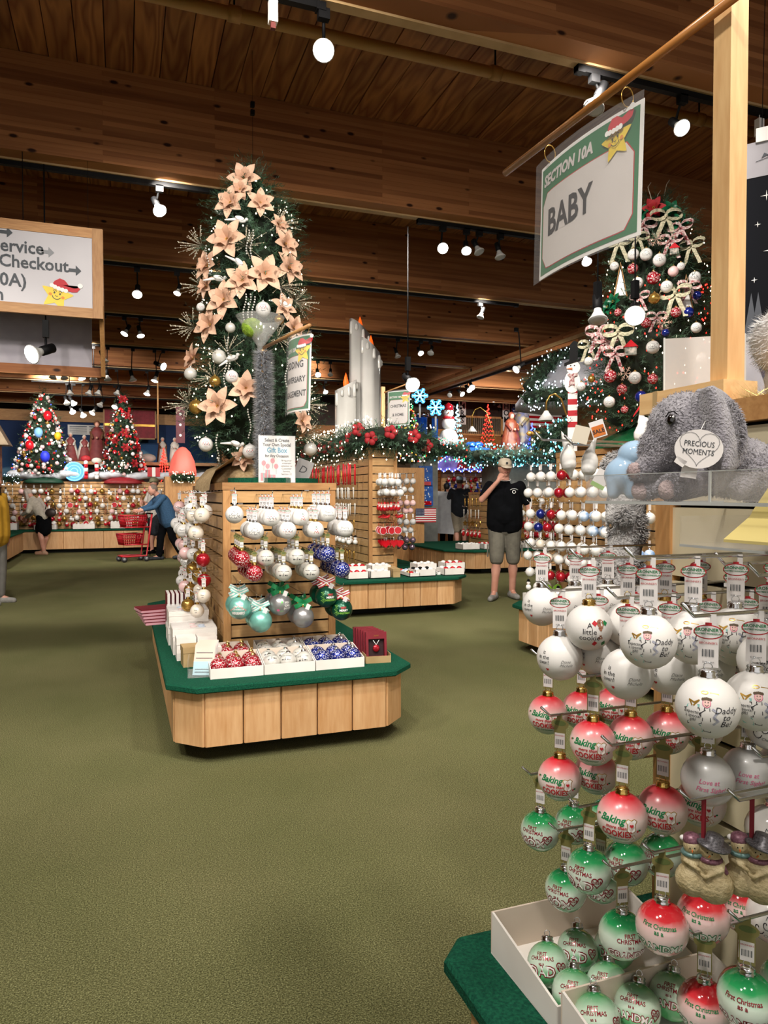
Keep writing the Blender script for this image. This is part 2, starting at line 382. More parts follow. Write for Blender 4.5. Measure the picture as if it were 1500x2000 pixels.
bp = nd(nt, 'ShaderNodeBump', i_Strength=.8, i_Distance=.006); nt.links.new(n3.outputs['Distance'], bp.inputs['Height']); nt.links.new(bp.outputs[0], b.inputs['Normal'])
CARPET = MATS['olive_carpet']
mb = MB(); mb.box(-14, 18, -4, 26, -.1, 0, CARPET); tag(mb.build('floor'), 'olive green cut pile carpet over the whole shop floor', kind='structure')

ceil = thing('ceiling', 'dark stained plank ceiling carried on deep glued beams', None, (0, 0, CEILZ), kind='structure')
pb = MB(); pb.box(-.0965, .0965, -3, 25, 0, .05, PLANK); pme = pb.mesh('plank')
x = -7.0; i = 0
while x < 16.5: link('plank', pme, ceil, (x, 0, .003 * (i % 3))); x += .2; i += 1
mb = MB(); mb.box(-14, 18, -4, 26, .07, .12, BLACK); mb.build('roof_deck', ceil)
BEAMY = [-1.3, 1.2, 3.70, 6.22, 8.50, 10.9, 13.2, 15.5, 17.8, 20.1, 22.4]
bb = MB(); bb.box(-12, 17, -.2, 0, BEAMZ - CEILZ, 0, BEAM); bme = bb.mesh('beam')
sm = MB(); sm.box(-12, 17, -.055, .012, -.014, 0, CREAMSTRIP); sme = sm.mesh('beam_soffit_strip')
for y in BEAMY:
    link('beam', bme, ceil, (0, y, 0)); link('soffit_strip', sme, ceil, (0, y, BEAMZ - CEILZ))
mb = MB(); mb.box(6.6, 6.82, 9.0, 22.3, 3.74 - CEILZ, BEAMZ - CEILZ - .013, BEAM); mb.box(6.57, 6.6, 9.0, 22.3, 3.80 - CEILZ, 3.86 - CEILZ, CREAMSTRIP); mb.build('rib', ceil)
mb = MB(); mb.box(6.5, 6.62, 8.15, 8.28, 0 - CEILZ, BEAMZ - CEILZ - .013, OAK); mb.build('column', ceil)

def conduit(y, z, x0, x1, r, label):
    t = thing('ceiling_pipe', label, 'pipe', (0, y, z))
    mb = MB(); mb.tube([(x0, 0, 0), (x1, 0, 0)], r, PIPE, 12); mb.build('pipe', t)
    for xx in [x0 + .9 + 1.9 * i for i in range(int((x1 - x0) / 1.9))]:
        mb = MB(); mb.tube([(xx - .04, 0, 0), (xx + .04, 0, 0)], r * 1.25, PIPE, 12); mb.tube([(xx, 0, r), (xx, 0, CEILZ - z)], .007, BLACK, 6); mb.build('hanger', t)
conduit(4.75, 4.50, -4, 9, .04, 'tan painted pipe slung under the planks between the two nearest beams')
TRK = {}
def track(x0, x1, by, label):
    t = thing('light_track', label, 'light track', ((x0 + x1) / 2, by - .02, BEAMZ - .012))
    h = (x1 - x0) / 2; mb = MB(); mb.box(-h, h, -.02, .02, -.038, 0, BLACK); mb.build('rail', t)
    mb = MB(); mb.box(-h, -h + .05, -.024, .024, -.045, 0, BLACK); mb.build('end_cap', t); mb = MB(); mb.box(h - .05, h, -.024, .024, -.045, 0, BLACK); mb.build('end_cap', t)
def bx(px, py, Y): return on_y(px, py, Y).x
track(bx(440, 0, 3.68), bx(635, 36, 3.68), 3.70, 'short black light track above the big bright spotlight, nearest beam')
track(bx(1125, 148, 3.68), bx(1500, 230, 3.68), 3.70, 'black light track at top right behind the slanting dowel')
track(bx(-300, 280, 6.2), bx(440, 385, 6.2), 6.22, 'long black light track left of the poinsettia tree, second beam')
track(bx(815, 430, 6.2), bx(1230, 490, 6.2), 6.22, 'black light track behind the lower edge of the BABY sign')
for k, (y, a, c_) in enumerate([(8.5, -120, 1010), (10.9, -60, 860), (13.2, 0, 830), (15.5, 0, 800), (17.8, 60, 700), (20.1, 80, 520)]):
    track(bx(a, 600, y), bx(c_, 600, y), y, 'thin black light track on the %s beam, counted from the front' % ORD[k + 3])
t = thing('light_track', 'black light track running away under the long rib at right', 'light track', (6.71, 13, 3.74))
mb = MB(); mb.box(-.02, .02, -3.5, 4, -.04, 0, BLACK); mb.build('rail', t)

m, nt, b = newmat('night_mural')
geo = nd(nt, 'ShaderNodeNewGeometry'); sp = nd(nt, 'ShaderNodeSeparateXYZ'); nt.links.new(geo.outputs['Position'], sp.inputs[0])
nn = nd(nt, 'ShaderNodeTexNoise', i_Scale=.7, i_Detail=2.0); nt.links.new(geo.outputs['Position'], nn.inputs['Vector'])
ma = nd(nt, 'ShaderNodeMath', operation='MULTIPLY_ADD'); ma.inputs[1].default_value = 1.6; nt.links.new(nn.outputs[0], ma.inputs[0]); nt.links.new(sp.outputs[2], ma.inputs[2])
mr = nd(nt, 'ShaderNodeMapRange'); mr.inputs['From Min'].default_value = 2.2; mr.inputs['From Max'].default_value = 4.6; nt.links.new(ma.outputs[0], mr.inputs[0])
nt.links.new(ramp(nt, mr.outputs[0], [(.0, '#3a6c8c'), (.38, '#6d9fc0'), (.42, '#27517f'), (.75, '#16305c')]), b.inputs['Base Color']); b.inputs['Roughness'].default_value = .8
MURAL = MATS['night_mural']
mb = MB(); mb.box(-12, 2.9, 24, 24.15, 0, 3.62, MURAL); tag(mb.build('wall_back_left'), 'dark blue painted night landscape wall behind the nativity figures', kind='structure')
mb = MB(); mb.box(-12, 2.9, 23.9, 24.15, 3.62, 3.95, OAKX); tag(mb.build('trim_1'), 'light wooden header board over the blue painted wall', kind='structure')
WPAN = wood('wall_panelling', '#8a5426', '#b87a40', 'X', 5, .6, rand=.12)
wb = thing('wall_back_right', 'warm wooden board wall at the far end behind the blue garland', None, (9.5, 19.6, 0), kind='structure')
p_ = MB(); p_.box(-7, 7, 0, .03, 0, .235, WPAN); pm_ = p_.mesh('board')
for k in range(14): link('board', pm_, wb, (0, -.004 * (k % 2), k * .24))
mb = MB(); mb.box(-7, 7, .04, .1, 0, CEILZ, pm('dark_stained_back', '#2a160c', '#341c10')); mb.build('backing', wb)
mb = MB(); mb.box(2.9, 2.98, 19.6, 24, 0, CEILZ, BEAM); tag(mb.build('wall_return'), 'dark wooden return wall at the far centre', kind='structure')
mb = MB(); mb.box(-12, 17, 24.2, 24.3, 0, CEILZ, pm('dark_stained_back', '#2a160c')); tag(mb.build('wall_back'), 'dark wooden wall closing the shop at the back', kind='structure')
mb = MB(); mb.box(16.6, 16.75, -3, 24, 0, CEILZ, BEAM); tag(mb.build('wall_right'), 'wooden side wall far to the right', kind='structure')
mb = MB(); mb.box(-7.2, -7.05, -3, 24, 0, CEILZ, pm('tan_side_wall', '#8a6238', '#966c40')); tag(mb.build('wall_left'), 'tan wooden side wall at the far left', kind='structure')
def louvre(px, py, w, h, label):
    p = on_y(px, py, 23.98); t = thing('wall_vent', label, 'vent', p)
    mb = MB()
    for a in ((-w / 2, -w / 2 + .05), (w / 2 - .05, w / 2), (-.03, .03)): mb.box(a[0], a[1], -.03, 0, -h / 2, h / 2, WHITE)
    for a in ((-h / 2, -h / 2 + .04), (h / 2 - .04, h / 2)): mb.box(-w / 2, w / 2, -.031, 0, a[0], a[1], WHITE)
    mb.build('frame', t); s_ = MB(); s_.box(-w / 2 + .05, w / 2 - .05, -.02, 0, -.012, .012, WHITE); sm_ = s_.mesh('slat')
    for k in range(6): link('slat', sm_, t, (0, 0, -h / 2 + .06 + k * (h - .1) / 6))
louvre(172, 840, 1.15, .3, 'wide white louvred vent in the blue wall between the two lit trees')
louvre(893, 832, .9, .35, 'slatted vent in the wooden wall') if False else None

PEGS = {}
def peg_mesh(L):
    L = round(L, 2)
    if L not in PEGS:
        mb = MB(); mb.tube([(0, 0, 0), (0, -L, 0), (0, -L - .02, .018)], .0028, CHROME, 6); mb.box(-.015, .015, -.004, 0, -.02, .02, CHROME)
        PEGS[L] = mb.mesh('peg_hook')
    return PEGS[L]
class Gondola: pass
def gondola(name, label, cat, X0, X1, Y0, Y1, dz, ch, slat, faces='fl', sh=.083, bw=.16, pl=.10, smat=None, smaty=None, frame=OAK, top_mat=DECKGREEN, over=.0):
    g = Gondola(); cx, cy = (X0 + X1) / 2, (Y0 + Y1) / 2
    g.root = r = thing(name, label, cat, (cx, cy, 0)); g.o = Vector((cx, cy, 0)); g.dz = dz
    hx, hy = (X1 - X0) / 2, (Y1 - Y0) / 2
    def poly(i):
        a, b_ = hx - i, hy - i; c = ch
        return [(-a + c, -b_), (a - c, -b_), (a, -b_ + c), (a, b_ - c), (a - c, b_), (-a + c, b_), (-a, b_ - c), (-a, -b_ + c)]
    P = poly(0); mb = MB(); n = 8
    rings_ = [(.006, dz - .036), (0, dz - .03), (0, dz - .008), (.006, dz - .001), (.02, dz)]
    vs = []
    for i_, z_ in rings_: vs += [(x, y, z_) for x, y in poly(i_)]
    fs = [(q * n + k, q * n + (k + 1) % n, (q + 1) * n + (k + 1) % n, (q + 1) * n + k) for q in range(len(rings_) - 1) for k in range(n)] + [tuple(range(n))[::-1], tuple(range((len(rings_) - 1) * n, len(rings_) * n))]
    mb.add(vs, fs, DECKGREEN); mb.build('carpeted_deck', r)
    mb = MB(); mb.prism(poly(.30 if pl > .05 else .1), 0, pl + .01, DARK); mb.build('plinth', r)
    mb = MB(); mb.prism(poly(.075), pl, dz - .037, OAK); mb.build('carcass', r)
    Q = poly(.045); cache = {}
    for k in range(8):
        a, b_ = Vector(Q[k]), Vector(Q[(k + 1) % 8]); L = (b_ - a).length; nb = max(1, round(L / bw)); wv = L / nb; key = round(wv, 4)
        if key not in cache:
            q = MB(); e = .003; H0, H1 = pl - .005, dz - .036
            q.add([(x, y, z) for x, y in ((-wv / 2 + e, 0), (-wv / 2 + e + .006, -.006), (wv / 2 - e - .006, -.006), (wv / 2 - e, 0), (wv / 2 - e, .014), (-wv / 2 + e, .014)) for z in (H0, H1)],
                  [(i * 2, ((i + 1) % 6) * 2, ((i + 1) % 6) * 2 + 1, i * 2 + 1) for i in range(6)] + [(10, 8, 6, 4, 2, 0), (1, 3, 5, 7, 9, 11)], BOARD)
            cache[key] = q.mesh('board')
        ang = atan2(b_.y - a.y, b_.x - a.x)
        for j in range(nb):
            c = a.lerp(b_, (j + .5) / nb); link('board', cache[key], r, (c.x, c.y, 0), ang)
    if slat:
        x0, x1, y0, y1, top = slat; x0 -= cx; x1 -= cx; y0 -= cy; y1 -= cy
        smat = smat or SLAT; smaty = smaty or SLATY
        fw = .045
        mb = MB(); mb.box(x0 + .03, x1 - .03, y0 + .03, y1 - .03, dz, top - .02, BLACK); mb.build('core', r)
        for (px_, py_) in ((x0, y0), (x1 - fw, y0), (x0, y1 - fw), (x1 - fw, y1 - fw)):
            q = MB(); q.box(0, fw, 0, fw, dz, top - fw, frame); q.build('corner_post', r, (px_, py_, 0))
        mb = MB(); mb.box(x0 - .005, x1 + .005, y0 - .005, y1 + .005, top - fw, top, OAKX if frame is OAK else frame); mb.build('top_rail', r)
        ns = int((top - fw - dz) / sh); h = (top - fw - dz) / ns
        def prof(W, mt):
            q = MB(); q.box(-W / 2, W / 2, -.018, 0, 0, h - .012, mt); return q.mesh('slat')
        if 'f' in faces:
            W = x1 - x0 - 2 * fw; me = prof(W, smat)
            for k in range(ns): link('slat', me, r, ((x0 + x1) / 2, y0 + .026, dz + k * h + .004))
        W = y1 - y0 - 2 * fw; me = prof(W, smaty if False else smat)
        if 'l' in faces:
            for k in range(ns): link('slat', me, r, (x0 + .026, (y0 + y1) / 2, dz + k * h + .004), -pi / 2)
        if 'r' in faces:
            for k in range(ns): link('slat', me, r, (x1 - .026, (y0 + y1) / 2, dz + k * h + .004), pi / 2)
    return g
def peg(g, base, L, direction):
    """wire peg on a display face; direction 'f' towards -Y, 'l' towards -X, 'r' towards +X"""
    return link('peg_hook', peg_mesh(L), g.root, Vector(base) - g.o, {'f': 0, 'l': -pi / 2, 'r': pi / 2}[direction])

G1 = gondola('display_island', 'low wooden display island with green carpet deck and slatted upright, centre of the aisle', 'display island',
             .20, 1.57, 3.72, 6.95, .42, .14, (.58, 1.30, 4.5, 6.5, 1.475), sh=.083, bw=.22)
G2 = gondola('display_island', 'garland-topped wooden display island behind the centre one, red goods on its upright', 'display island',
             1.3, 3.95, 7.7, 12.9, .42, .2, (2.93, 3.31, 8.6, 12.4, 2.02), faces='flr', sh=.1, bw=.22)
G3 = gondola('display_island', 'wooden display island on the right full of white balls, behind the nearest wall unit', 'display island',
             3.28, 5.4, 3.3, 5.8, .42, .16, (3.72, 4.9, 3.4, 5.62, 1.78), sh=.1)
G4 = gondola('display_island', 'small wooden display island behind the man in the black shirt', 'display island',
             5.35, 8.6, 11.2, 13.8, .42, .4, (6.55, 8.3, 12.0, 13.0, 1.45), sh=.1, bw=.2)
GB = gondola('wall_display', 'long wooden wall display along the far left with snow and trees on top', 'display unit',
             -3.3, 4.2, 18.7, 20.3, .56, .1, (-3.2, 4.1, 19.2, 20.2, 1.72), faces='f', sh=.09, bw=.45)
GW = gondola('wall_display', 'short angled wooden counter at the extreme left before the yellow shirt', 'display unit',
             -4.4, -2.15, 14.6, 18.6, .56, .1, (-4.3, -2.6, 14.8, 18.5, 1.62), faces='', sh=.09, bw=.4)
CREAM2 = CREAM
GN = gondola('wall_unit', 'cream slatwall unit with oak edge in the right foreground, hung with balls', 'display unit',
             .63, 1.75, -1.2, 1.42, .42, .06, (1.12, 1.6, -1.1, 1.30, 1.585), sh=.145, bw=.16, smat=CREAM, faces='l', frame=OAK)
R1 = .041
WMAT = pm('matte_white_glass', '#dcdad6', '#e4e2de', 5, .38, spec=.4)
WGLOSS = pm('gloss_white_glass', '#dcdad4', '#e8e6e2', 5, .14, coat=.5)
PEARL = pm('pearl_glass', '#cfcdc4', '#e2e0d8', 5, .2, .25, coat=.4)
IVORY = pm('ivory_glass', '#d8cdbb', '#e6dccc', 5, .15, coat=.5)
FROST = pm('frosted_glass', '#c6c6c4', '#d6d6d4', 5, .3, coat=.2)
CRED = gradmat('red_to_white_glass', R1, [(0, '#8fb59a'), (.12, '#b9cdbb'), (.3, '#e6dcd6'), (.62, '#ecd6d0'), (.82, '#e07c80'), (.95, '#cc2030')], .28, coat=.2)
CGRN = gradmat('green_to_white_glass', R1, [(0, '#5fae78'), (.15, '#a3ceac'), (.38, '#dbe6da'), (.62, '#cfe0cf'), (.84, '#2c9456'), (.97, '#06703a')], .08)
CRG = gradmat('red_topped_glass', R1, [(0, '#d87078'), (.12, '#e6b4b2'), (.4, '#ead6d2'), (.66, '#e8c4c0'), (.82, '#d83840'), (.97, '#c01020')], .1)
CLYING = gradmat('green_white_band_glass', R1, [(0, '#38a058'), (.28, '#6cc084'), (.48, '#d2e4d2'), (.68, '#c6e0c8'), (.95, '#2c9450')], .12)
REDF = pm('candy_red_glass', '#a01424', '#b41c2c', 6, .16, .45, coat=.5)
BLUEF = pm('cobalt_glass', '#14206e', '#1c2c86', 6, .16, .45, coat=.5)
TEAL = pm('satin_aqua_glass', '#6fb5a8', '#86c8ba', 4, .3, .45)
PEWTER = pm('satin_pewter_glass', '#8c8c8c', '#a0a0a0', 4, .3, .6)
DGREEN = pm('satin_dark_green_glass', '#063c2a', '#0a4c36', 4, .28, .4)
PINKG = pm('pink_glass', '#e0b4b4', '#ecc6c4', 4, .2, coat=.5)
LILAC = pm('lilac_mirror_glass', '#8c7888', '#a892a2', 4, .15, .7)
GOLDG = pm('gold_glass', '#9c7836', '#b89048', 4, .22, .7)
SKYB = pm('sky_blue_glass', '#5f92c8', '#dfe8f0', 18, .15, coat=.5)
LIME = pm('lime_glass', '#74a628', '#84b838', 4, .15, coat=.5)
LTAG = {}
def ball_body(R, mat, n=26, m=14):
    mb = MB(); mb.lathe([(max(R * sin(pi * i / m), 1e-6), -R * cos(pi * i / m)) for i in range(m + 1)], n, mat)
    return mb
def cap_mesh(R, mat):
    mb = MB(); k = R / .041; r = .0105 * k
    mb.lathe([(r * 1.0, R - .0035 * k), (r * 1.12, R + .001 * k), (r * .95, R + .003 * k), (r * 1.05, R + .006 * k), (r * .9, R + .0085 * k), (r * .4, R + .010 * k)], 16, mat, wob=lambda a, z: .08 * cos(8 * a))
    mb.tube([(.0055 * k * cos(q), 0, R + .013 * k + .0055 * k * sin(q)) for q in [2 * pi * i / 10 for i in range(10)]], .0009 * k, mat, 5, closed=True)
    return mb
TAGLEN = .072
def tag_mesh(kind, R):
    """price tag standing between cap and peg, faces local -Y"""
    mb = MB(); z0 = R + .012; w = .0125; e = .0011
    if kind == 'white':
        mb.box(-w, w, -.0005, .0005, z0, z0 + .046, TAGW); mb.box(.002, .0095, -.0005, .0005, z0 + .046, z0 + .068, TAGW); mb.box(-.0045, .0095, -.0005, .0005, z0 + .0665, z0 + .071, TAGW)
        cz = z0 + .047
        ev = [(x, -.0006, z) for x, z in ring(0, cz, .0185, .0098, 20)]; mb.add(ev, [tuple(range(20))], REDINK)
        ev = [(x, -.0009, z) for x, z in ring(0, cz, .0168, .0083, 20)]; mb.add(ev, [tuple(range(20))], TAGW)
        mb.add([(x, -.0004, z) for x, z in ring(0, cz, .0185, .0098, 20)][::-1], [tuple(range(20))], REDINK)
        mb.box(-.004, .004, -.001, .0, cz + .0085, cz + .0125, REDINK)
        flat_text(mb, "BRONNER'S", 0, cz + .001, .0062, GREENINK, eps=.0013, bold=.02); flat_text(mb, "CHRISTMAS WONDERLAND", 0, cz - .0032, .0034, GREENINK, eps=.0013, bold=.02, xs=.85)
        flat_text(mb, "BRONNER'S", 0, z0 + .031, .0042, REDINK, eps=e); by = z0 + .014
        flat_text(mb, "22.99   each", 0, z0 + .006, .003, GREYINK, eps=e)
    elif kind == 'gold':
        pts = [(-.011, z0), (.011, z0), (.011, z0 + .043), (.0155, z0 + .047), (.0165, z0 + .053), (.012, z0 + .058), (.0045, z0 + .0615), (.0045, z0 + .071), (-.006, z0 + .071), (-.006, z0 + .0615), (-.012, z0 + .058), (-.0165, z0 + .053), (-.0155, z0 + .047), (-.011, z0 + .043)]
        mb.prism([(x, z) for x, z in pts], 0, .0012, TAGGOLD, Matrix(((1, 0, 0, 0), (0, 0, -1, .0006), (0, 1, 0, 0), (0, 0, 0, 1))))
        mb.add([(x, -.0009, z) for x, z in ring(0, z0 + .053, .012, .005, 14)], [tuple(range(14))], pm('tag_leaf_green', '#5c6a38', '#66743f'))
        mb.box(-.0095, .0095, -.0009, 0, z0 + .005, z0 + .034, TAGW); by = z0 + .012
        flat_text(mb, "BRONNER'S", 0, z0 + .028, .0034, REDINK, eps=e)
    for k in range(11):
        x = -.0075 + k * .0014; mb.add([(x, -e, by), (x + (.0004 if k % 3 else .0009), -e, by), (x + (.0004 if k % 3 else .0009), -e, by + .010), (x, -e, by + .010)], [(0, 1, 2, 3)], GREYINK)
    return mb
def snowflakes(mb, R, mat, spots, s=.0115):
    for lon, lat, q in spots:
        L = s * q
        for k in range(3):
            a = k * pi / 3; ball_line(mb, [(-L * cos(a), -L * sin(a)), (L * cos(a), L * sin(a))], R, L * .14, mat, lon, lat)
        for k in range(6):
            a = k * pi / 3; cx, cy = L * .62 * cos(a), L * .62 * sin(a)
            for da in (pi / 4, -pi / 4): ball_line(mb, [(cx, cy), (cx + L * .32 * cos(a + da), cy + L * .32 * sin(a + da))], R, L * .11, mat, lon, lat)
SPOTS = [(.0, .15, 1.2), (.62, .5, .8), (-.6, .45, 1), (.75, -.15, 1.1), (-.8, -.2, .9), (.1, -.55, .9), (.15, .85, .8), (1.3, .3, 1), (-1.35, .2, 1.1), (-.5, -.75, .7), (.7, -.7, .8), (-1.0, .75, .8), (-.35, -.25, .5), (.4, -.2, .5), (-.25, .6, .45), (2.1, .1, 1), (-2.1, -.1, 1), (2.8, .3, 1)]
def signature(mb, R, lon, lat):
    k = R / .041 * 1.2
    ball_text(mb, 'Diane', R, 0, .002 * k, .0062 * k, INK, lon, lat, bold=-.01, shear=.5); ball_text(mb, 'Michele', R, .001, -.0036 * k, .0062 * k, INK, lon, lat, shear=.5, bold=-.01)
def d_cookie(mb, R):
    k = R / .041 * 1.2
    for i, s_ in enumerate(('A', 'little', 'cookie')): ball_text(mb, s_, R, -.002 * k, (.006 - .009 * i) * k, .0115 * k, INK, .1, -.05)
    bc = pm('ginger_brown', '#8a5a44', '#96664e'); L, A = .52, -.02
    ball_line(mb, [(0, .004 * k), (0, -.009 * k)], R, .0072 * k, bc, L, A)
    for a, b_ in (((0, .004), (-.010, .013)), ((0, .004), (.009, .013)), ((0, -.008), (-.009, -.02)), ((0, -.008), (.009, -.02))):
        ball_line(mb, [(a[0] * k, a[1] * k), (b_[0] * k, b_[1] * k)], R, .006 * k, bc, L, A)
        ball_line(mb, [(b_[0] * k * .8, b_[1] * k * .86), (b_[0] * k, b_[1] * k)], R, .0062 * k, REDINK if b_[0] < 0 else GREENINK, L, A, 1.008)
    ball_poly(mb, ring(0, .012 * k, .006 * k, .0062 * k, 14), R, bc, L, A); ball_poly(mb, ring(-.002 * k, .013 * k, .0008 * k, .0008 * k, 6), R, INK, L, A, 1.008); ball_poly(mb, ring(.002 * k, .013 * k, .0008 * k, .0008 * k, 6), R, INK, L, A, 1.008)
def girl(mb, R, L, A, gift=True):
    k = R / .041 * 1.25; P = lambda pts: [(x * k, y * k) for x, y in pts]
    if gift:
        ball_poly(mb, P([(-.017, -.009), (-.003, -.012), (-.001, -.022), (-.014, -.02)]), R, AQUAINK, L, A, 1.004)
        ball_line(mb, P([(-.020, .004), (-.004, .006), (-.002, -.010), (-.018, -.013)]), R, .0007 * k, INK, L, A, closed=True)
        for i, s_ in enumerate(('Expecting', 'a special', 'gift!')): ball_text(mb, s_, R, -.011 * k, (.000 - .0042 * i) * k, .0048 * k, INK, L, A, shear=.2)
        ball_poly(mb, P([(-.018, .005), (-.004, .007), (-.004, .010), (-.017, .008)]), R, AQUAINK, L, A)
        ball_line(mb, P([(-.012, .008), (-.016, .013), (-.010, .011), (-.005, .014), (-.010, .008)]), R, .0015 * k, GOLDINK, L, A)
    ball_poly(mb, ring(.003 * k, .012 * k, .0042 * k, .0045 * k, 14), R, pm('blush_ink', '#e8c0b8'), L, A)
    ball_line(mb, ring(.003 * k, .012 * k, .0042 * k, .0045 * k, 14), R, .0006 * k, PINKINK, L, A, 1.008, closed=True)
    for dx in (-.0015, .0015): ball_poly(mb, ring((.003 + dx) * k, .0128 * k, .0005 * k, .0007 * k, 6), R, INK, L, A, 1.01)
    ball_line(mb, [((.003 + .002 * cos(q)) * k, (.011 + .002 * sin(q)) * k) for q in (3.5, 4.1, 4.7, 5.3, 5.9)], R, .0004 * k, INK, L, A, 1.01)
    for dx in (-.004, -.002, 0, .002, .004): ball_poly(mb, ring((.003 + dx) * k, (.0165 - abs(dx) * .2) * k, .0018 * k, .0016 * k, 8), R, pm('hair_brown_ink', '#54422c'), L, A, 1.009)
    ball_line(mb, P([(.001, .007), (-.001, -.006), (.000, -.020), (.008, -.021), (.007, -.006), (.006, .007)]), R, .0007 * k, INK, L, A)
    ball_line(mb, P([(.002, .005), (-.004, .000), (-.002, -.002)]), R, .0007 * k, INK, L, A)
    ball_line(mb, P([(.009, .006), (.0135, .003), (.010, -.002), (.0145, -.006), (.010, -.010)]), R, .0022 * k, pm('glitter_wing', '#9a9cae', '#c8cad6', 300, .3, .3), L, A)
def d_daddy(mb, R):
    k = R / .041 * 1.2; girl(mb, R, -.12, 0)
    for i, (s_, dx) in enumerate((('Daddy', 0), ('to', 0), ('Be!', 0))): ball_text(mb, s_, R, 0, (.002 - .0075 * i) * k, .0098 * k, INK, .58, 0, shear=.25)
    ball_line(mb, [(x * k, y * k) for x, y in ring(-.004, .024, .0045, .0018, 12)], R, .001 * k, GOLDINK, 0, 0, closed=True); ball_line(mb, [(.003 * k, .024 * k), (.014 * k, .0225 * k)], R, .001 * k, GOLDINK)
def d_mom(mb, R):
    k = R / .041 * 1.2; girl(mb, R, .55, 0, False)
    for i, s_ in enumerate(('Mommy', 'to', 'Be!')): ball_text(mb, s_, R, 0, (.002 - .0075 * i) * k, .0098 * k, INK, -.05, 0, shear=.25)
    signature(mb, R, -.3, -.5)
def d_sig(mb, R):
    k = R / .041 * 1.2; signature(mb, R, .25, -.1)
    for i, s_ in enumerate(('is', 'in the', 'oven!')): ball_text(mb, s_, R, 0, (.010 - .0075 * i) * k, .0085 * k, INK, -.75, 0)
    ball_poly(mb, heart(.006 * k, -.013 * k, .0025 * k), R, REDINK, -.75, 0)
def d_cookies(mb, R):
    k = R / .041 * 1.2
    ball_text(mb, 'Baking', R, -.006 * k, .004 * k, .0135 * k, GREENINK, 0, 0, bold=.025, shear=.35)
    ball_text(mb, 'more than', R, 0, -.0035 * k, .0066 * k, REDINK, 0, 0, bold=.02, shear=.35)
    ball_text(mb, 'COOKIES', R, 0, -.0155 * k, .0135 * k, REDINK, 0, 0, bold=.03, xs=.78)
    ball_text(mb, 'this Christmas!', R, .001 * k, -.022 * k, .0058 * k, GREENINK, 0, 0, bold=.01, shear=.3)
    L = .62
    sh_ = [(-.009, .008), (-.005, .011), (0, .009), (.005, .011), (.009, .008), (.006, .004), (.0065, -.006), (.0025, -.009), (-.0025, -.009), (-.0065, -.006), (-.006, .004)]
    ball_poly(mb, [(x * k * .9, y * k * .9 + .001) for x, y in sh_], R, WHITE, L, 0, 1.004); ball_line(mb, [(x * k * .9, y * k * .9 + .001) for x, y in sh_], R, .0009 * k, GOLDINK, L, 0, closed=True)
    ball_poly(mb, heart(0, .002 * k, .0028 * k), R, REDINK, L, 0, 1.008)
    for dx, dy in ((.009, -.006), (-.052, .008)):
        ball_poly(mb, ring(dx * k, dy * k, .0016 * k, .0016 * k, 8), R, REDINK, L, 0, 1.008); ball_poly(mb, ring((dx + .003) * k, (dy + .001) * k, .0022 * k, .0014 * k, 8), R, GREENINK, L, 0)
    ball_line(mb, [(.004 * k, -.013 * k), (.008 * k, -.018 * k), (.005 * k, -.024 * k)], R, .004 * k, GOLDINK, L, 0, 1.004); ball_line(mb, [(.004 * k, -.013 * k), (.008 * k, -.018 * k), (.005 * k, -.024 * k)], R, .0026 * k, WHITE, L, 0, 1.006)
def d_first(who, year='2026', ink=MAROON, small=MAROON, plain=False, hl=.72):
    def f(mb, R):
        k = R / .041 * 1.2
        for i, s_ in enumerate(('FIRST', 'CHRISTMAS', 'as a') if not plain else ('First Christmas', 'as a')):
            ball_text(mb, s_, R, 0, (.013 - .0068 * i) * k, (.0082 if i < 2 else .006) * k, small, -.12, 0, bold=.02, xs=.95)
        sz = .021 if len(who) < 4 else .0145
        ball_text(mb, who, R, 0, -.0165 * k, sz * k, ink, -.12, 0, bold=.08, k=1.005); ball_text(mb, who, R, 0, -.0165 * k, sz * k, WHITE, -.12, 0, bold=.005, k=1.008)
        if year:
            ball_line(mb, heart(0, 0, .0085 * k, 24), R, .0016 * k, ink, hl, -.05, closed=True); ball_text(mb, year, R, 0, -.002 * k, .0072 * k, ink, hl, -.05, bold=.02)
    return f
def d_script(words, ink=INK, size=.0085):
    def f(mb, R):
        k = R / .041 * 1.2
        for i, s_ in enumerate(words): ball_text(mb, s_, R, (.002 * (i % 2)) * k, (.005 - .0095 * i) * k, size * k, ink, .05, 0, shear=.3, bold=.01)
    return f
def d_curl(mb, R):
    k = R / .041 * 1.2
    for j, (x0, y0, s) in enumerate([(-.018, -.004, 1), (-.008, .003, .8), (.002, -.004, 1), (.012, .002, .9), (.018, -.006, .6)]):
        ball_line(mb, [((x0 + s * .005 * t * cos(t * 4)) * k, (y0 + s * .007 * t * sin(t * 4)) * k) for t in [i / 8 for i in range(1, 13)]], R, .0011 * k, INK)
    ball_text(mb, 'Merry', R, 0, .009 * k, .0075 * k, GREYINK, 0, 0, shear=.3); ball_text(mb, 'Christmas', R, 0, -.015 * k, .006 * k, GREYINK, 0, 0, shear=.3)
def d_sleigh(mb, R):
    k = R / .041 * 1.2
    for i in range(6):
        a = -.4 + i * .16; ball_line(mb, [((-.016 + i * .006) * k, -.004 * k), ((-.012 + i * .006) * k, (.007 - (i % 2) * .006) * k), ((-.008 + i * .006) * k, -.008 * k)], R, .0016 * k, REDINK if i % 2 == 0 else GREYINK)
    ball_text(mb, 'Christmas', R, 0, .010 * k, .006 * k, GREYINK, 0, 0, shear=.3); ball_text(mb, 'Together', R, 0, -.015 * k, .006 * k, GREYINK, 0, 0, shear=.3)
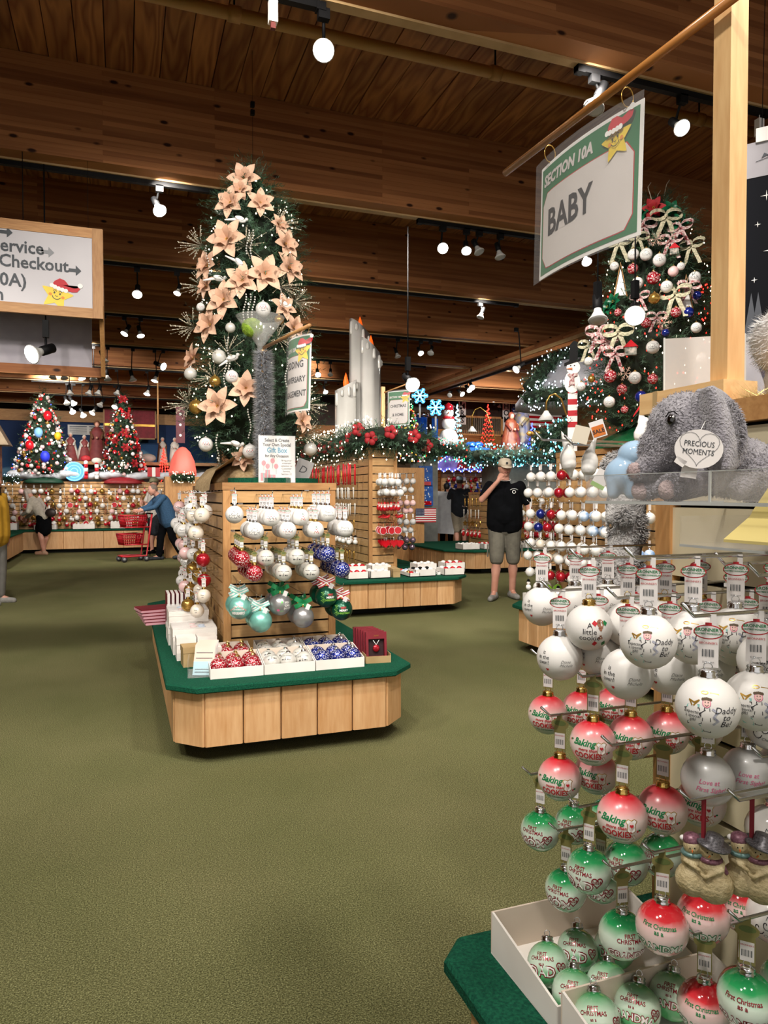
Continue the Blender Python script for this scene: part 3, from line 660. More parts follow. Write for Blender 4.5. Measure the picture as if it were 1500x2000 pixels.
def d_tree(mb, R):
    k = R / .041 * 1.2; dg = pm('fir_ink', '#1c4a34', '#245a3e')
    for y, w_ in ((-.012, .015), (-.006, .013), (.000, .010), (.006, .007)): ball_poly(mb, [(-w_ * k, y * k), (w_ * k, y * k), (0, (y + .011) * k)], R, dg, .25, 0, 1.004 + y)
    for x, y in ((0, .004), (-.005, -.004), (.005, -.003), (.001, -.008), (-.008, -.01), (.008, -.01)): ball_poly(mb, ring(x * k, y * k, .0018 * k, .0018 * k, 8), R, REDINK if (x + y) * 1e3 % 2 < 1.2 else GOLDINK, .25, 0, 1.02)
def d_outline(mb, R):
    k = R / .041 * 1.2
    ball_text(mb, 'Merry', R, 0, .002 * k, .0135 * k, GREYINK, .1, 0, bold=-.012); ball_text(mb, 'Christmas', R, 0, -.009 * k, .011 * k, GREYINK, .1, 0, bold=-.012)
def d_redsnow(mb, R): snowflakes(mb, R, WHITE, SPOTS); ball_text(mb, 'Mr & Mrs', R, 0, -.006, .008, WHITE, -.15, -.2, bold=.02)
def d_bluesnow(mb, R): snowflakes(mb, R, WHITE, SPOTS)
def d_mrmrs(mb, R):
    k = R / .041 * 1.2
    for i, s_ in enumerate(('Our First Christmas', 'as', 'Mr & Mrs')): ball_text(mb, s_, R, 0, (.007 - .0085 * i) * k, (.006, .006, .0095)[i] * k, INK, -.05, 0, bold=.015, shear=.2)
def d_teal(mb, R):
    k = R / .041 * 1.2
    ball_text(mb, 'Our First', R, 0, .006 * k, .0075 * k, WHITE, 0, 0, shear=.3, bold=.01); ball_text(mb, 'Christmas as', R, 0, -.002 * k, .0065 * k, WHITE, 0, 0, shear=.3, bold=.01)
    ball_text(mb, 'MR&MRS', R, 0, -.016 * k, .0125 * k, WHITE, 0, 0, bold=.05, xs=.85)
    for i in range(9): ball_poly(mb, ring((-.024 + i * .006) * k, (-.001 - .02 * abs(i - 4) / 8) * k, .0024 * k, .0022 * k, 8), R, pm('rose_ink', '#d08a80'), 0, .42 * 0 + .3)
def d_dots(mb, R):
    for i in range(22): ball_poly(mb, ring(0, 0, .0011, .0011, 6), R, INK if R > .055 else GREYINK, i * 2.4, -1.1 + i * .1)
def d_bottle(mb, R):
    k = R / .041 * 1.2; gi = pm('bottle_green_ink', '#4cb83c', '#5cc84a')
    ball_poly(mb, [(x * k, y * k) for x, y in ((-.005, -.018), (.005, -.018), (.005, .002), (.002, .008), (.002, .014), (-.002, .014), (-.002, .008), (-.005, .002))], R, gi, .1, 0)
    for i, s_ in enumerate(('YOU', 'CAN', 'DO IT')): ball_text(mb, s_, R, 0, (.006 - .009 * i) * k, .0085 * k, WHITE, .6, 0, bold=.03)
    ball_poly(mb, ring(-.012 * k, -.014 * k, .005 * k, .004 * k, 10), R, PINKINK, .1, 0)
def d_merrypine(mb, R):
    k = R / .041 * 1.2; gi = pm('pine_sprig_ink', '#6fae3c', '#86c04c')
    for i in range(9): ball_line(mb, [((-.02 + .003 * (i % 3)) * k, (.016 - i * .004) * k), ((-.010 + .002 * (i % 2)) * k, (.019 - i * .004) * k)], R, .0012 * k, gi)
    for i, s_ in enumerate(('VERY', 'MERRY', 'CHRISTMAS')): ball_text(mb, s_, R, .006 * k, (.007 - .0085 * i) * k, .0085 * k, (REDINK, WHITE, gi)[i], .15, 0, bold=.03)
KIND = {  # body, cap, tag, decoration, R
    'cookie': (WMAT, GOLD, 'white', d_cookie, R1), 'daddy': (WMAT, SILVER, 'white', d_daddy, R1), 'mommy': (WMAT, SILVER, 'white', d_mom, R1),
    'sig': (WMAT, SILVER, 'white', d_sig, R1), 'cookies': (CRED, GOLD, 'gold', d_cookies, R1),
    'mom': (CGRN, SILVER, 'gold', d_first('MOM'), R1), 'dad': (CGRN, SILVER, 'gold', d_first('DAD'), R1),
    'grandma': (CRG, SILVER, 'gold', d_first('GRANDMA', None, GREENINK, GREENINK, True), R1), 'plaingreen': (CGRN, SILVER, 'gold', d_first('GRANDPA', '2026', hl=1.5), R1),
    'grandmag': (CGRN, SILVER, 'gold', d_first('GRANDMA', None, MAROON, MAROON, True), R1), 'satin': (FROST, SILVER, 'gold', d_script(('Love at', 'First Sight!'), PINKINK), R1),
    'floral': (WGLOSS, SILVER, 'white', d_curl, R1),
    'dadbox': (CLYING, SILVER, None, d_first('DAD', '2025', hl=.85), R1), 'gmabox': (CLYING, SILVER, None, d_first('GRANDMA', '2025', hl=1.0), R1),
}
def lettering(mb, name, r): 
    if mb.v: mb.build(name, r)
def make_ball(kind, spec=None, n=26, m=14):
    body, cp, tg, deco, R = spec or KIND[kind]
    r = thing('ball_ornament', 'x', 'ornament')
    ball_body(R, body, n, m).build('glass_ball', r); cap_mesh(R, cp).build('metal_cap', r)
    if deco: q = MB(); deco(q, R); lettering(q, 'painted_decoration', r)
    if tg: tag_mesh(tg, R).build('price_tag', r)
    return r
KB = {  # larger balls of the centre island
    'curl': (WMAT, SILVER, 'white', d_curl, .05), 'sleigh': (WMAT, SILVER, 'white', d_sleigh, .05), 'tree': (WMAT, GOLD, 'white', d_tree, .05), 'outline': (WMAT, SILVER, 'white', d_outline, .05),
    'redsnow': (REDF, GOLD, 'gold', d_redsnow, .048), 'bluesnow': (BLUEF, SILVER, 'gold', d_bluesnow, .048), 'mrmrs': (PEARL, SILVER, 'gold', d_mrmrs, .048),
    'teal': (TEAL, GOLD, None, d_teal, .066), 'tealdot': (TEAL, GOLD, None, d_dots, .066), 'bottle': (PEWTER, GOLD, None, d_bottle, .066), 'pewter': (PEWTER, GOLD, None, d_dots, .064), 'pine': (DGREEN, GOLD, None, d_merrypine, .066)}
DESC = {'cookie': 'white matte ball lettered A little cookie', 'daddy': 'white ball with girl, present and Daddy to Be', 'mommy': 'white ball lettered Mommy to Be', 'sig': 'plain white ball with small black signature',
        'cookies': 'red and white ball lettered Baking more than COOKIES', 'mom': 'green and white ball lettered MOM', 'dad': 'green and white ball lettered DAD',
        'grandma': 'red topped white ball lettered GRANDMA', 'plaingreen': 'green topped white ball without visible lettering', 'grandmag': 'large green and white ball lettered GRANDMA', 'satin': 'frosted grey white ball with silver cap', 'floral': 'white ball with black scrollwork cut by the right edge'}
NEAR = [  # px, py, r, kind, n, where
    (1058, 1184, 38, 'sig', 4, 'top left of the near unit'), (1150, 1225, 45, 'cookie', 4, 'second on the top row'), (1266, 1252, 54, 'daddy', 3, 'third on the top row'), (1436, 1250, 50, 'daddy', 1, 'far right of the top row'),
    (1093, 1284, 44, 'sig', 3, 'left of the second row'), (1225, 1316, 50, 'sig', 3, 'middle of the second row'), (1382, 1380, 60, 'daddy', 3, 'lowest and biggest of the white ones'), (1500, 1290, 56, 'mommy', 1, 'at the right edge'),
    (1070, 1395, 38, 'cookies', 3, 'upper left of the red ones'), (1158, 1450, 44, 'cookies', 3, 'second, right of the uppermost red one'),
    (1093, 1520, 42, 'cookies', 1, 'lower left, just over the green balls'), (1215, 1595, 48, 'cookies', 2, 'lowest and frontmost of the red ones'), (1382, 1522, 50, 'satin', 2, 'above the snowman figures'),
    (1055, 1622, 38, 'mom', 2, 'at the left end above the deck'), (1105, 1737, 40, 'mom', 1, 'lowest at left with heart 2026'), (1150, 1700, 43, 'dad', 2, 'with heart 2026 beside the lowest MOM ball'),
    (1293, 1810, 50, 'grandma', 2, 'below the snowman figures'), (1215, 1825, 45, 'plaingreen', 1, 'over the open carton'),
    (1375, 1965, 50, 'grandma', 1, 'at the bottom edge'), (1458, 1952, 54, 'grandmag', 1, 'in the bottom right corner'),
    (1506, 1415, 42, 'floral', 1, 'upper'), (1508, 1622, 44, 'floral', 1, 'middle'), (1510, 1790, 44, 'floral', 0, 'lowest')]
for px, py, r, kind, nb, where in NEAR:
    d = FPX * R1 / r; p = at(px, py, d)
    X = min(max(p.x, .70), .98); p = on_x(px, py, X)
    zp = p.z + R1 + .012 + .0695
    peg(GN, (1.146, p.y, zp), 1.146 - p.x + .02, 'l')
    for j in range(nb + 1):
        q = Vector((p.x + j * .0835, p.y, p.z))
        if q.x > 1.075: break
        rz = face(q) + random.uniform(-.18, .18) * (j > 0) + (.5 if kind == 'plaingreen' else 0) - (.35 if kind in ('mom', 'dad') else 0) - (.25 if kind == 'cookies' else 0)
        lab = '%s, %s' % (DESC[kind], where) if j == 0 else '%s, %s behind the front one %s' % (DESC[kind].split(' lettered')[0].split(' with')[0].replace('without visible lettering', ''), ORD[j], where)
        inst('n_' + kind, lambda kind=kind: make_ball(kind), q, rz, ' '.join(lab.split()[:16]), 'balls hung on the near cream wall unit')
ISL = [  # px, py, kind, how many behind, base row
    (458, 1005, 'curl', 0, 'first row, far left'), (530, 1011, 'sleigh', 3, 'first row, second peg'), (587, 1010, 'tree', 2, 'first row, third peg'), (640, 1003, 'outline', 3, 'first row, right peg'),
    (498, 1037, 'curl', 2, 'second row, left peg'), (562, 1036, 'sleigh', 2, 'second row, middle peg'), (616, 1035, 'tree', 1, 'second row, third peg'), (674, 1033, 'outline', 2, 'second row, right peg'),
    (472, 1092, 'redsnow', 3, 'upper peg at left'), (519, 1090, 'mrmrs', 1, 'third row, second peg'), (580, 1088, 'mrmrs', 2, 'third row, third peg'), (640, 1083, 'bluesnow', 3, 'upper peg at right'),
    (497, 1120, 'redsnow', 3, 'lower peg at left'), (554, 1119, 'mrmrs', 3, 'fourth row, second peg'), (608, 1117, 'mrmrs', 2, 'fourth row, third peg'), (668, 1113, 'bluesnow', 3, 'lower peg at right'),
    (468, 1187, 'teal', 1, 'upper'), (547, 1180, 'bottle', 1, 'upper'), (637, 1165, 'pine', 1, 'upper'), (509, 1213, 'tealdot', 1, 'lower'), (592, 1205, 'pewter', 1, 'lower'), (667, 1190, 'pine', 1, 'lower')]
DI = {'curl': 'white ball with black scrollwork', 'sleigh': 'white ball with small red sleigh scene', 'tree': 'white ball painted with a green tree', 'outline': 'white ball with fine outlined lettering', 'redsnow': 'red snowflake ball', 'mrmrs': 'pearl white Mr & Mrs ball',
      'bluesnow': 'dark blue snowflake ball', 'teal': 'aqua MR&MRS ball with striped ribbon', 'tealdot': 'plain aqua ball with striped ribbon', 'bottle': 'pewter ball with green bottle design', 'pewter': 'plain pewter grey ball with dots', 'pine': 'dark green ball with striped bow'}
def bow(kind):
    cols = {'teal': (pm('aqua_ribbon', '#7cc4b8', '#8cd0c4'), WHITE), 'tealdot': (MATS['aqua_ribbon'] if 'aqua_ribbon' in MATS else WHITE, WHITE), 'bottle': (pm('green_ribbon', '#0e7a44', '#14884e'),) * 2, 'pewter': (pm('green_ribbon', '#0e7a44'),) * 2, 'pine': (pm('red_ribbon', '#b8303c', '#c43a46'), WHITE)}[kind]
    mb = MB(); R = .066
    for s_, a in ((-1, .5), (1, .4), (-1, -.5), (1, -.7)):
        L = .055; n = 6
        for st in range(4):
            o = (st - 1.5) * .0065; pts = []
            for i in range(n + 1):
                t = i / n; pts.append((s_ * L * t * cos(a), -.012 - .012 * sin(t * pi), R + .018 + L * t * sin(a)))
            vs = []
            for x, y, z in pts: vs += [(x - o * sin(a) * s_, y, z + o * cos(a)), (x - (o + .0065) * sin(a) * s_, y, z + (o + .0065) * cos(a))]
            mb.add(vs, [(2 * i, 2 * i + 2, 2 * i + 3, 2 * i + 1) for i in range(n)], cols[st % 2])
    mb.tube([(0, 0, R + .02), (0, 0, R + .075)], .001, CHROME, 5)
    mb.box(-.012, .012, -.034, -.033, R - .012, R + .02, TAGW, Matrix.Rotation(.4, 4, 'Y'))
    return mb
for px, py, kind, nb, where in ISL:
    big = KB[kind][4] > .06; Yf = 4.02 if py < 1025 else 4.0
    if big: Yf = 4.1
    p = on_y(px, py, Yf); R = KB[kind][4]
    hang = R + .012 + .0695 if not big else R + .075
    p.x = min(max(p.x, .5), 1.42); xb = min(max(p.x, .64), 1.24)
    link('peg_hook', peg_mesh(4.526 - p.y + .02), G1.root, Vector((xb, 4.526, p.z + hang)) - G1.o, atan2(p.x - xb, 4.526 - p.y))
    for j in range(nb + 1):
        q = Vector((p.x + (xb - p.x) * j * .105 / .5, p.y + j * (.105 if not big else .14), p.z))
        if q.y > 4.43 - R * .2: break
        def mk(kind=kind):
            r = make_ball(kind, KB[kind])
            if KB[kind][4] > .06: bow(kind).build('ribbon_bow', r)
            return r
        lab = '%s, %s, centre island' % (DI[kind], where) + ('' if j == 0 else ', %s behind' % ORD[j])
        inst('i_' + kind, mk, q, face(q) + random.uniform(-.15, .15) + (.0 if j == 0 else .2), lab, 'balls on the centre island')
def tray(w, d, hf, hb, name='carton_tray'):
    t = thing(name, 'x', 'box'); e = .004
    mb = MB(); mb.box(-w / 2, w / 2, -d / 2, d / 2, 0, e, CARTON); mb.build('bottom', t)
    mb = MB(); mb.box(-w / 2, w / 2, -d / 2, -d / 2 + e, e, hf, CARTON); mb.build('front_lip', t)
    mb = MB(); mb.box(-w / 2, w / 2, d / 2 - e, d / 2, e, hb, CARTONIN); mb.build('back_wall', t)
    mb = MB(); mb.prism([(-d / 2 + e, e), (d / 2 - e, e), (d / 2 - e, hb), (-d / 2 + e, hf)], 0, e, CARTON, Matrix(((0, 0, 1, 0), (1, 0, 0, 0), (0, 1, 0, 0), (0, 0, 0, 1)))); me = mb.mesh('side_wall')
    link('side_wall', me, t, (-w / 2, 0, 0)); link('side_wall', me, t, (w / 2 - e, 0, 0))
    return t
SX0, TW, TD = .425, .288, .235
for row, (y, z) in enumerate(((3.975, .42), (4.235, .42))):
    for c_, (kd, word) in enumerate((('redsnow', 'red snowflake'), ('mrmrs', 'pearl white'), ('bluesnow', 'dark blue snowflake'))):
        cx = SX0 + TW * (c_ + .5) + .02 * row - (.03 if row and c_ == 0 else 0); where = ('front', 'back')[row] + ' row on the centre island'
        t = inst('tray', lambda: tray(TW - .006, TD, .055, .095), (cx, y, z + .0005), random.uniform(-.02, .02), 'open white carton of %s balls, %s' % (word, where), 'cartons of balls on the centre island', rot=None)
        for a in range(3):
            for b_ in range(2):
                q = Vector((cx - .092 + .092 * a, y - .052 + .098 * b_, z + .0525))
                inst('box_' + kd, lambda kd=kd: make_ball(kd, (KB[kd][0], KB[kd][1], None, KB[kd][3], .0475)), q, 0, '%s ball lying in the %s carton, %s from left, %s' % (word, ('front', 'back')[row], ORD[a + 1], ('near', 'far')[b_]), 'balls lying in the open cartons', rot=(radians(-50 + 14 * a), radians(12 * (b_ - .5)), random.uniform(-.5, .1)))
BURG = pm('burgundy_card', '#6e1220', '#7e1a28', 6, .5)
def window_box():
    t = thing('ornament_box', 'x', 'box')
    mb = MB(); w, h, d = .062, .165, .026
    for a in ((-w, -w + .014), (w - .014, w)): mb.box(a[0], a[1], -d / 2, d / 2, 0, h, BURG)
    mb.box(-w + .014, w - .014, -d / 2, d / 2, 0, .025, BURG); mb.box(-w + .014, w - .014, -d / 2, d / 2, h - .04, h, BURG); mb.box(-w + .014, w - .014, d / 2 - .003, d / 2, .025, h - .04, pm('box_inner_dark', '#2a0c10'))
    mb.build('card_box', t)
    q = MB(); q.ball((0, -.004, .07), .021, REDF, 14, 8, (1, .45, 1)); q.tube([(-.018, -.006, .118), (0, -.006, .09), (.018, -.006, .118)], .0018, WHITE, 5); q.build('ornament', t)
    q = MB(); flat_text(q, 'Joyful', 0, h - .024, .012, GOLDINK, eps=d / 2 + .0012); q.build('lettering', t)
    return t
t = thing('box_stand', 'low kraft card stand holding burgundy boxes at the right end of the cartons', 'box stand', (1.405, 4.05, .4205), -.12)
mb = MB(); mb.box(-.075, .075, -.14, .13, 0, .006, KRAFT); mb.build('base', t); mb = MB(); mb.box(-.075, .075, -.144, -.14, 0, .04, KRAFT); mb.build('front_lip', t)
for s_ in (-1, 1): mb = MB(); mb.box(-.0755 if s_ < 0 else .0725, -.0725 if s_ < 0 else .0755, -.14, .13, 0, .05, KRAFT); mb.build('side', t)
for k in range(6): inst('wbox', window_box, (1.39 - .0035 * k, 3.95 + .037 * k, .4275), -.12, 'burgundy window box with small red ornament, %s from the front of its stand' % ORD[k + 1], 'burgundy boxes in the kraft stand', rot=(-.12, 0, -.12))
STRIPE = pm('aqua_rose_card', '#d8b0a4', '#9fc0c6', 1.5, .4)
ch = thing('card_holder', 'clear plastic holder full of striped cards on the left front corner of the island', 'card holder', (.40, 4.02, .4205), -.12)
mb = MB(); mb.box(-.07, .07, -.10, .09, 0, .004, ACRYL); mb.box(-.07, .07, -.104, -.10, 0, .05, ACRYL); mb.box(-.074, -.07, -.10, .09, 0, .09, ACRYL); mb.box(.07, .074, -.10, .09, 0, .09, ACRYL); mb.build('holder', ch)
def scard():
    t = thing('greeting_card', 'x', 'card'); mb = MB()
    mb.box(-.055, .055, -.0015, .0015, 0, .075, pm('aqua_card_half', '#9dbfca', '#aecbd2')); mb.box(-.055, .055, -.0015, .0015, .075, .165, pm('rose_card_half', '#e0b8a8', '#e8c6b8')); mb.box(-.056, .056, -.002, -.0012, 0, .165, WHITE, Matrix.Translation((0, .0045, 0))); mb.build('card', t)
    q = MB()
    for z in (.015, .03, .09, .12): q.box(-.045, .045, -.0022, -.0016, z, z + .004, GREYINK)
    q.build('printed_lines', t); return t
for k in range(9): inst('scard', scard, (.395 + .004 * k, 3.945 + .017 * k, .4255), -.12, 'aqua and rose striped card in the clear holder, %s from the front' % ORD[k + 1], 'striped cards in the clear holder', rot=(-.42, 0, -.35))
def lid_box(w, d, h, label, loc, rz=0, col=CARTON, clear_top=True):
    t = thing('gift_carton', label, 'box', loc, rz)
    mb = MB(); e = .004
    mb.box(-w / 2, w / 2, -d / 2, d / 2, 0, h - .001, col); mb.build('box_body', t)
    q = MB(); q.box(-w / 2 - .002, w / 2 + .002, -d / 2 - .002, d / 2 + .002, h * .72, h + .003, CARTON if col is not KRAFT else KRAFT); q.build('lid', t)
    if clear_top:
        q = MB()
        for k in range(7): q.ball((random.uniform(-.3, .3) * w, random.uniform(-.35, .35) * d, h + .006), .02, [PINKG, SKYB, WGLOSS, PEARL][k % 4], 8, 5, (1.2, 1, .3))
        q.build('printed_pattern', t); q = MB(); q.box(-w / 2, w / 2, -d / 2, d / 2, h + .004, h + .0125, GLASSW); q.build('clear_sleeve', t)
    return t
lid_box(.26, .30, .10, 'lower of the two white cartons stacked halfway down the island side', (.40, 4.98, .4205))
lid_box(.25, .28, .10, 'upper white carton with clear patterned top halfway down the island side', (.40, 4.98, .534))
lid_box(.26, .26, .15, 'white carton with clear patterned lid behind the small white boxes', (.41, 4.66, .4205))
lid_box(.11, .12, .13, 'small plain white box, left of the pair behind the striped cards', (.345, 4.42, .4205), 0, CARTON, False)
lid_box(.11, .12, .13, 'small plain white box, right of the pair behind the striped cards', (.465, 4.42, .4205), 0, CARTON, False)
lid_box(.10, .12, .11, 'brown kraft box just behind the striped card holder', (.36, 4.24, .4205), .05, KRAFT, False)
lid_box(.09, .12, .10, 'narrow white box squeezed against the red cartons', (.48, 4.24, .4205), 0, CARTON, False)
for k in range(5):
    t = thing('flat_box', 'pink flat box overhanging the island edge, %s in its stack from below' % ORD[k + 1], 'box', (.30 - .012 * k, 5.75, .4205 + .024 * k), .1 + .03 * k, 'pink flat boxes on the island edge')
    mb = MB(); mb.box(-.16, .16, -.11, .11, 0, .016, pm('pink_card', '#d69aa6', '#dfa8b2')); mb.build('lid', t); mb = MB(); mb.box(-.158, .158, -.108, .108, .016, .0235, BURG); mb.build('tray', t)
for k in range(5):
    t = thing('keepsake_book', 'dark red upright book on the island side, %s from the aisle' % ORD[k + 1], 'book', (.30 + .03 * k, 5.42, .4205), 0, 'dark red books on the island side')
    mb = MB(); mb.box(-.012, .012, -.11, .11, 0, .27, BURG); mb.build('cover', t); mb = MB(); mb.box(-.009, .009, -.1115, .105, .006, .271, WHITE); mb.build('pages', t)
LEFTK = ['curl', 'outline', 'sleigh', 'mrmrs', 'mrmrs', 'curl']
def side_ball(kind, body, R, deco=None):
    return lambda: make_ball(kind, (body, GOLD if kind != 'lw' else SILVER, 'white', deco, R), 20, 11)
names = {'lw': 'white', 'lp': 'pearly', 'lpink': 'pink', 'lgold': 'gold', 'lred': 'red', 'livory': 'ivory', 'lsky': 'pale blue'}
bod = {'lw': (WMAT, d_script(('Baby', 'Girl'), GREYINK)), 'lp': (PEARL, d_curl), 'lpink': (PINKG, None), 'lgold': (GOLDG, d_dots), 'lred': (REDF, None), 'livory': (IVORY, d_script(('love', 'joy'), GREYINK)), 'lsky': (WGLOSS, d_outline)}
rows = [(1.28, .47, ['livory', 'lw', 'livory', 'lsky', 'lsky', 'lw', 'lw', 'lw', 'lpink']), (1.16, .42, ['livory', 'livory', 'lw', 'lsky', 'lsky', 'lw', 'lw', 'lw', 'lw']), (1.00, .44, ['lred', 'lgold', 'lw', 'lpink', 'lw', 'lw', 'lpink', 'lw', 'lpink']),
        (.88, .46, ['lred', 'lgold', 'lgold', 'lgold', 'lw', 'lsky', 'lw', 'lw', 'lpink']), (.76, .44, ['livory', 'livory', 'lgold', 'lw', 'lpink', 'lw', 'lw', 'lw', 'lw']), (.66, .42, ['livory', 'lgold', 'lw'])]
for ri, (z, X, ks) in enumerate(rows):
    for ci, kk in enumerate(ks):
        y = 4.60 + ci * .19 + .06 * (ri % 2); R = .05 if ri < 2 else .044
        zp = z + R + .0815
        peg(G1, (.607, y, zp), .607 - X + .015, 'l')
        for j in range(1):
            q = Vector((X + random.uniform(-.035, .035), y, z + random.uniform(-.03, .02))); inst('s_' + kk + str(R), side_ball(kk, bod[kk][0], R, bod[kk][1]), q, face(q) - .3, '%s ball on the island side, %s row, %s from the front' % (names[kk], ORD[ri + 1], ORD[ci + 1]), 'balls on the left side of the centre island')
for i, (cy_, lab) in enumerate(((1.215, 'open white carton of DAD balls on the near green deck'), (.955, 'open white carton of GRANDMA balls at the bottom edge of the picture'))):
    t = dup(PROTO['tray'], (.735 + .165, cy_, .4205), 0, lab, 'cartons on the near deck'); t.scale = (1.2, 1.06, .95)
for i, (px, py, kd, lab) in enumerate([(1055, 1888, 'dadbox', 'green and white DAD ball at the left of its open carton'), (1128, 1856, 'dadbox', 'DAD ball with large lettering at the back of its open carton'), (1103, 1945, 'dadbox', 'DAD ball turned left at the front of its open carton'),
        (1188, 1925, 'dadbox', 'DAD ball beside the orange price sticker in its open carton'), (1200, 1850, 'dadbox', 'green ball half hidden under the hanging green one'), (1163, 1990, 'gmabox', 'green and white ball at the left of the lower carton'), (1245, 1968, 'gmabox', 'GRANDMA ball in the middle of the lower carton'), (1312, 1945, 'gmabox', 'ball with heart 2025 at the right of the lower carton')]):
    q = on_z(px, py, .4205 + .006 + R1); q.x = min(max(q.x, .785), 1.05)
    inst('n_' + kd, lambda kd=kd: make_ball(kd), q, 0, lab, None, rot=(radians(-30), radians(-8 + 5 * i % 12), face(q) - .15 + .1 * (i % 3)))
def snow_couple():
    t = thing('snowman_ornament', 'x', 'ornament'); st = pm('sandy_resin', '#a5946c', '#c9ba92', 60, .55, bump=.3)
    mb = MB()
    for c_, r, sc in (((-.012, 0, -.022), .024, (1, .8, 1)), ((.014, 0, -.024), .026, (1, .8, 1)), ((-.012, 0, .006), .0165, (1, .8, 1)), ((.012, -.002, .004), .0175, (1, .85, 1)), ((-.013, -.002, .026), .0125, (1, .95, 1)), ((.009, -.004, .024), .0125, (1, .95, 1))): mb.ball(c_, r, st, 16, 10, sc)
    mb.cap((-.022, -.012, .008), (-.004, -.018, .001), .0035, .003, st, 8); mb.cap((.024, -.012, .004), (.004, -.021, -.006), .004, .003, st, 8); mb.cap((.004, -.02, -.007), (-.002, -.018, -.004), .003, .0025, st, 8)
    remesh(mb.build('figures', t), .0016, 3)
    h = MB(); gl = pm('glitter_grey', '#4a484c', '#7c7a80', 400, .35, .3); h.lathe([(.0001, .0), (.023, 0), (.023, .003), (.012, .004), (.0115, .014), (.0001, .015)], 20, gl, Matrix.Translation((.013, -.001, .032)) @ Matrix.Rotation(.22, 4, 'Y')); h.build('brimmed_hat', t)
    h = MB(); pl_ = pm('glitter_plum', '#6c4450', '#8c6070', 400, .4, .2); h.ball((-.014, 0, .034), .0125, pl_, 14, 8, (1, 1, .8)); h.ball((-.026, 0, .034), .004, WHITE, 8, 6); h.build('knit_cap', t)
    h = MB()
    h.tube([(-.013 + .0125 * cos(a), -.001 + .011 * sin(a), .016) for a in [2 * pi * i / 16 for i in range(16)]], .0035, pm('glitter_teal', '#50706c', '#6c8c88', 400, .4, .2), 6, closed=True)
    h.build('scarf', t); h = MB(); h.tube([(.010 + .0125 * cos(a), -.003 + .011 * sin(a), .013) for a in [2 * pi * i / 16 for i in range(16)]], .004, pl_, 6, closed=True); h.cap((.022, -.004, .012), (.030, -.004, -.002), .004, .003, pl_, 8); h.build('plum_scarf', t)
    h = MB()
    for x, z in ((-.016, .027), (-.010, .028), (.006, .026), (.012, .025)): h.ball((x, -.0135 - (.002 if x > 0 else 0), z), .0009, BLACK, 6, 4)
    h.cap((-.013, -.0135, .024), (-.013, -.0175, .023), .0013, .0004, pm('orange_nose', '#c8682c'), 6); h.cap((.009, -.0155, .022), (.007, -.0195, .021), .0013, .0004, MATS['orange_nose'], 6); h.build('faces', t)
    h = MB(); rb = pm('dark_red_ribbon', '#7c1020', '#8c1826'); h.box(-.0022, .0022, -.0008, .0008, .036, .096, rb); h.box(.0005, .004, .0012, .0026, .036, .096, rb); h.build('ribbon', t)
    return t
for px, lab in ((1372, 'resin snowman couple on a red ribbon, left of the two'), (1466, 'resin snowman couple on a red ribbon, right of the two')):
    q = on_x(px, 1690, .80 if px < 1400 else .86); inst('couple', snow_couple, q, face(q), lab, None, sc=1.06)
    if px < 1400: peg(GN, (1.146, q.y, q.z + .1), 1.146 - q.x + .02, 'l')
    else: peg(GN, (1.146, q.y, q.z + .1), 1.146 - q.x + .02, 'l')

TOPN = 1.5855
t = thing('sign_post', 'square pale pine post on a wooden block atop the near cream wall unit', 'post', (1.20, 1.18, TOPN))
mb = MB(); mb.prism([(-.023, -.023), (.023, -.023), (.023, .023), (-.023, .023)], .048, 1.16, PINE); mb.build('post', t)
mb = MB(); mb.box(-.06, .03, -.05, .20, .0005, .048, PINEY); mb.build('block', t)
mb = MB(); mb.box(-.061, .031, .14, .155, .0, .049, KRAFT); mb.build('tape_strip', t)
ZR = 2.395
d_ = thing('dowel_rod', 'long varnished round dowel slanting from the pine post to the BABY sign', 'rod', (1.155, 1.18, ZR), radians(2.5))
mb = MB(); mb.tube([(0, -.06, 0), (0, .80, 0)], .0105, DOWEL, 16); mb.build('rod', d_)
def star_shape(cx, cy, R, rot=0, inner=.48, n=5):
    P = [(cx + (R if i % 2 == 0 else R * inner) * sin(rot + i * pi / n), cy + (R if i % 2 == 0 else R * inner) * cos(rot + i * pi / n)) for i in range(2 * n)]
    out = []
    for i, p in enumerate(P):   # rounded tips
        a, b_ = Vector(P[i - 1]), Vector(P[(i + 1) % len(P)]); c_ = Vector(p)
        if i % 2 == 0: out += [tuple(c_.lerp(a, .25)), tuple(c_.lerp(a.lerp(b_, .5), .09)), tuple(c_.lerp(b_, .25))]
        else: out.append(p)
    return out
YEL = pm('star_yellow', '#e0c021', '#ecd040', 6, .5); YELG = pm('star_shadow_yellow', '#b89a1c'); CHEEK = pm('cheek_orange', '#dc8c34'); HATR = pm('hat_red', '#b81c28', '#c42430')
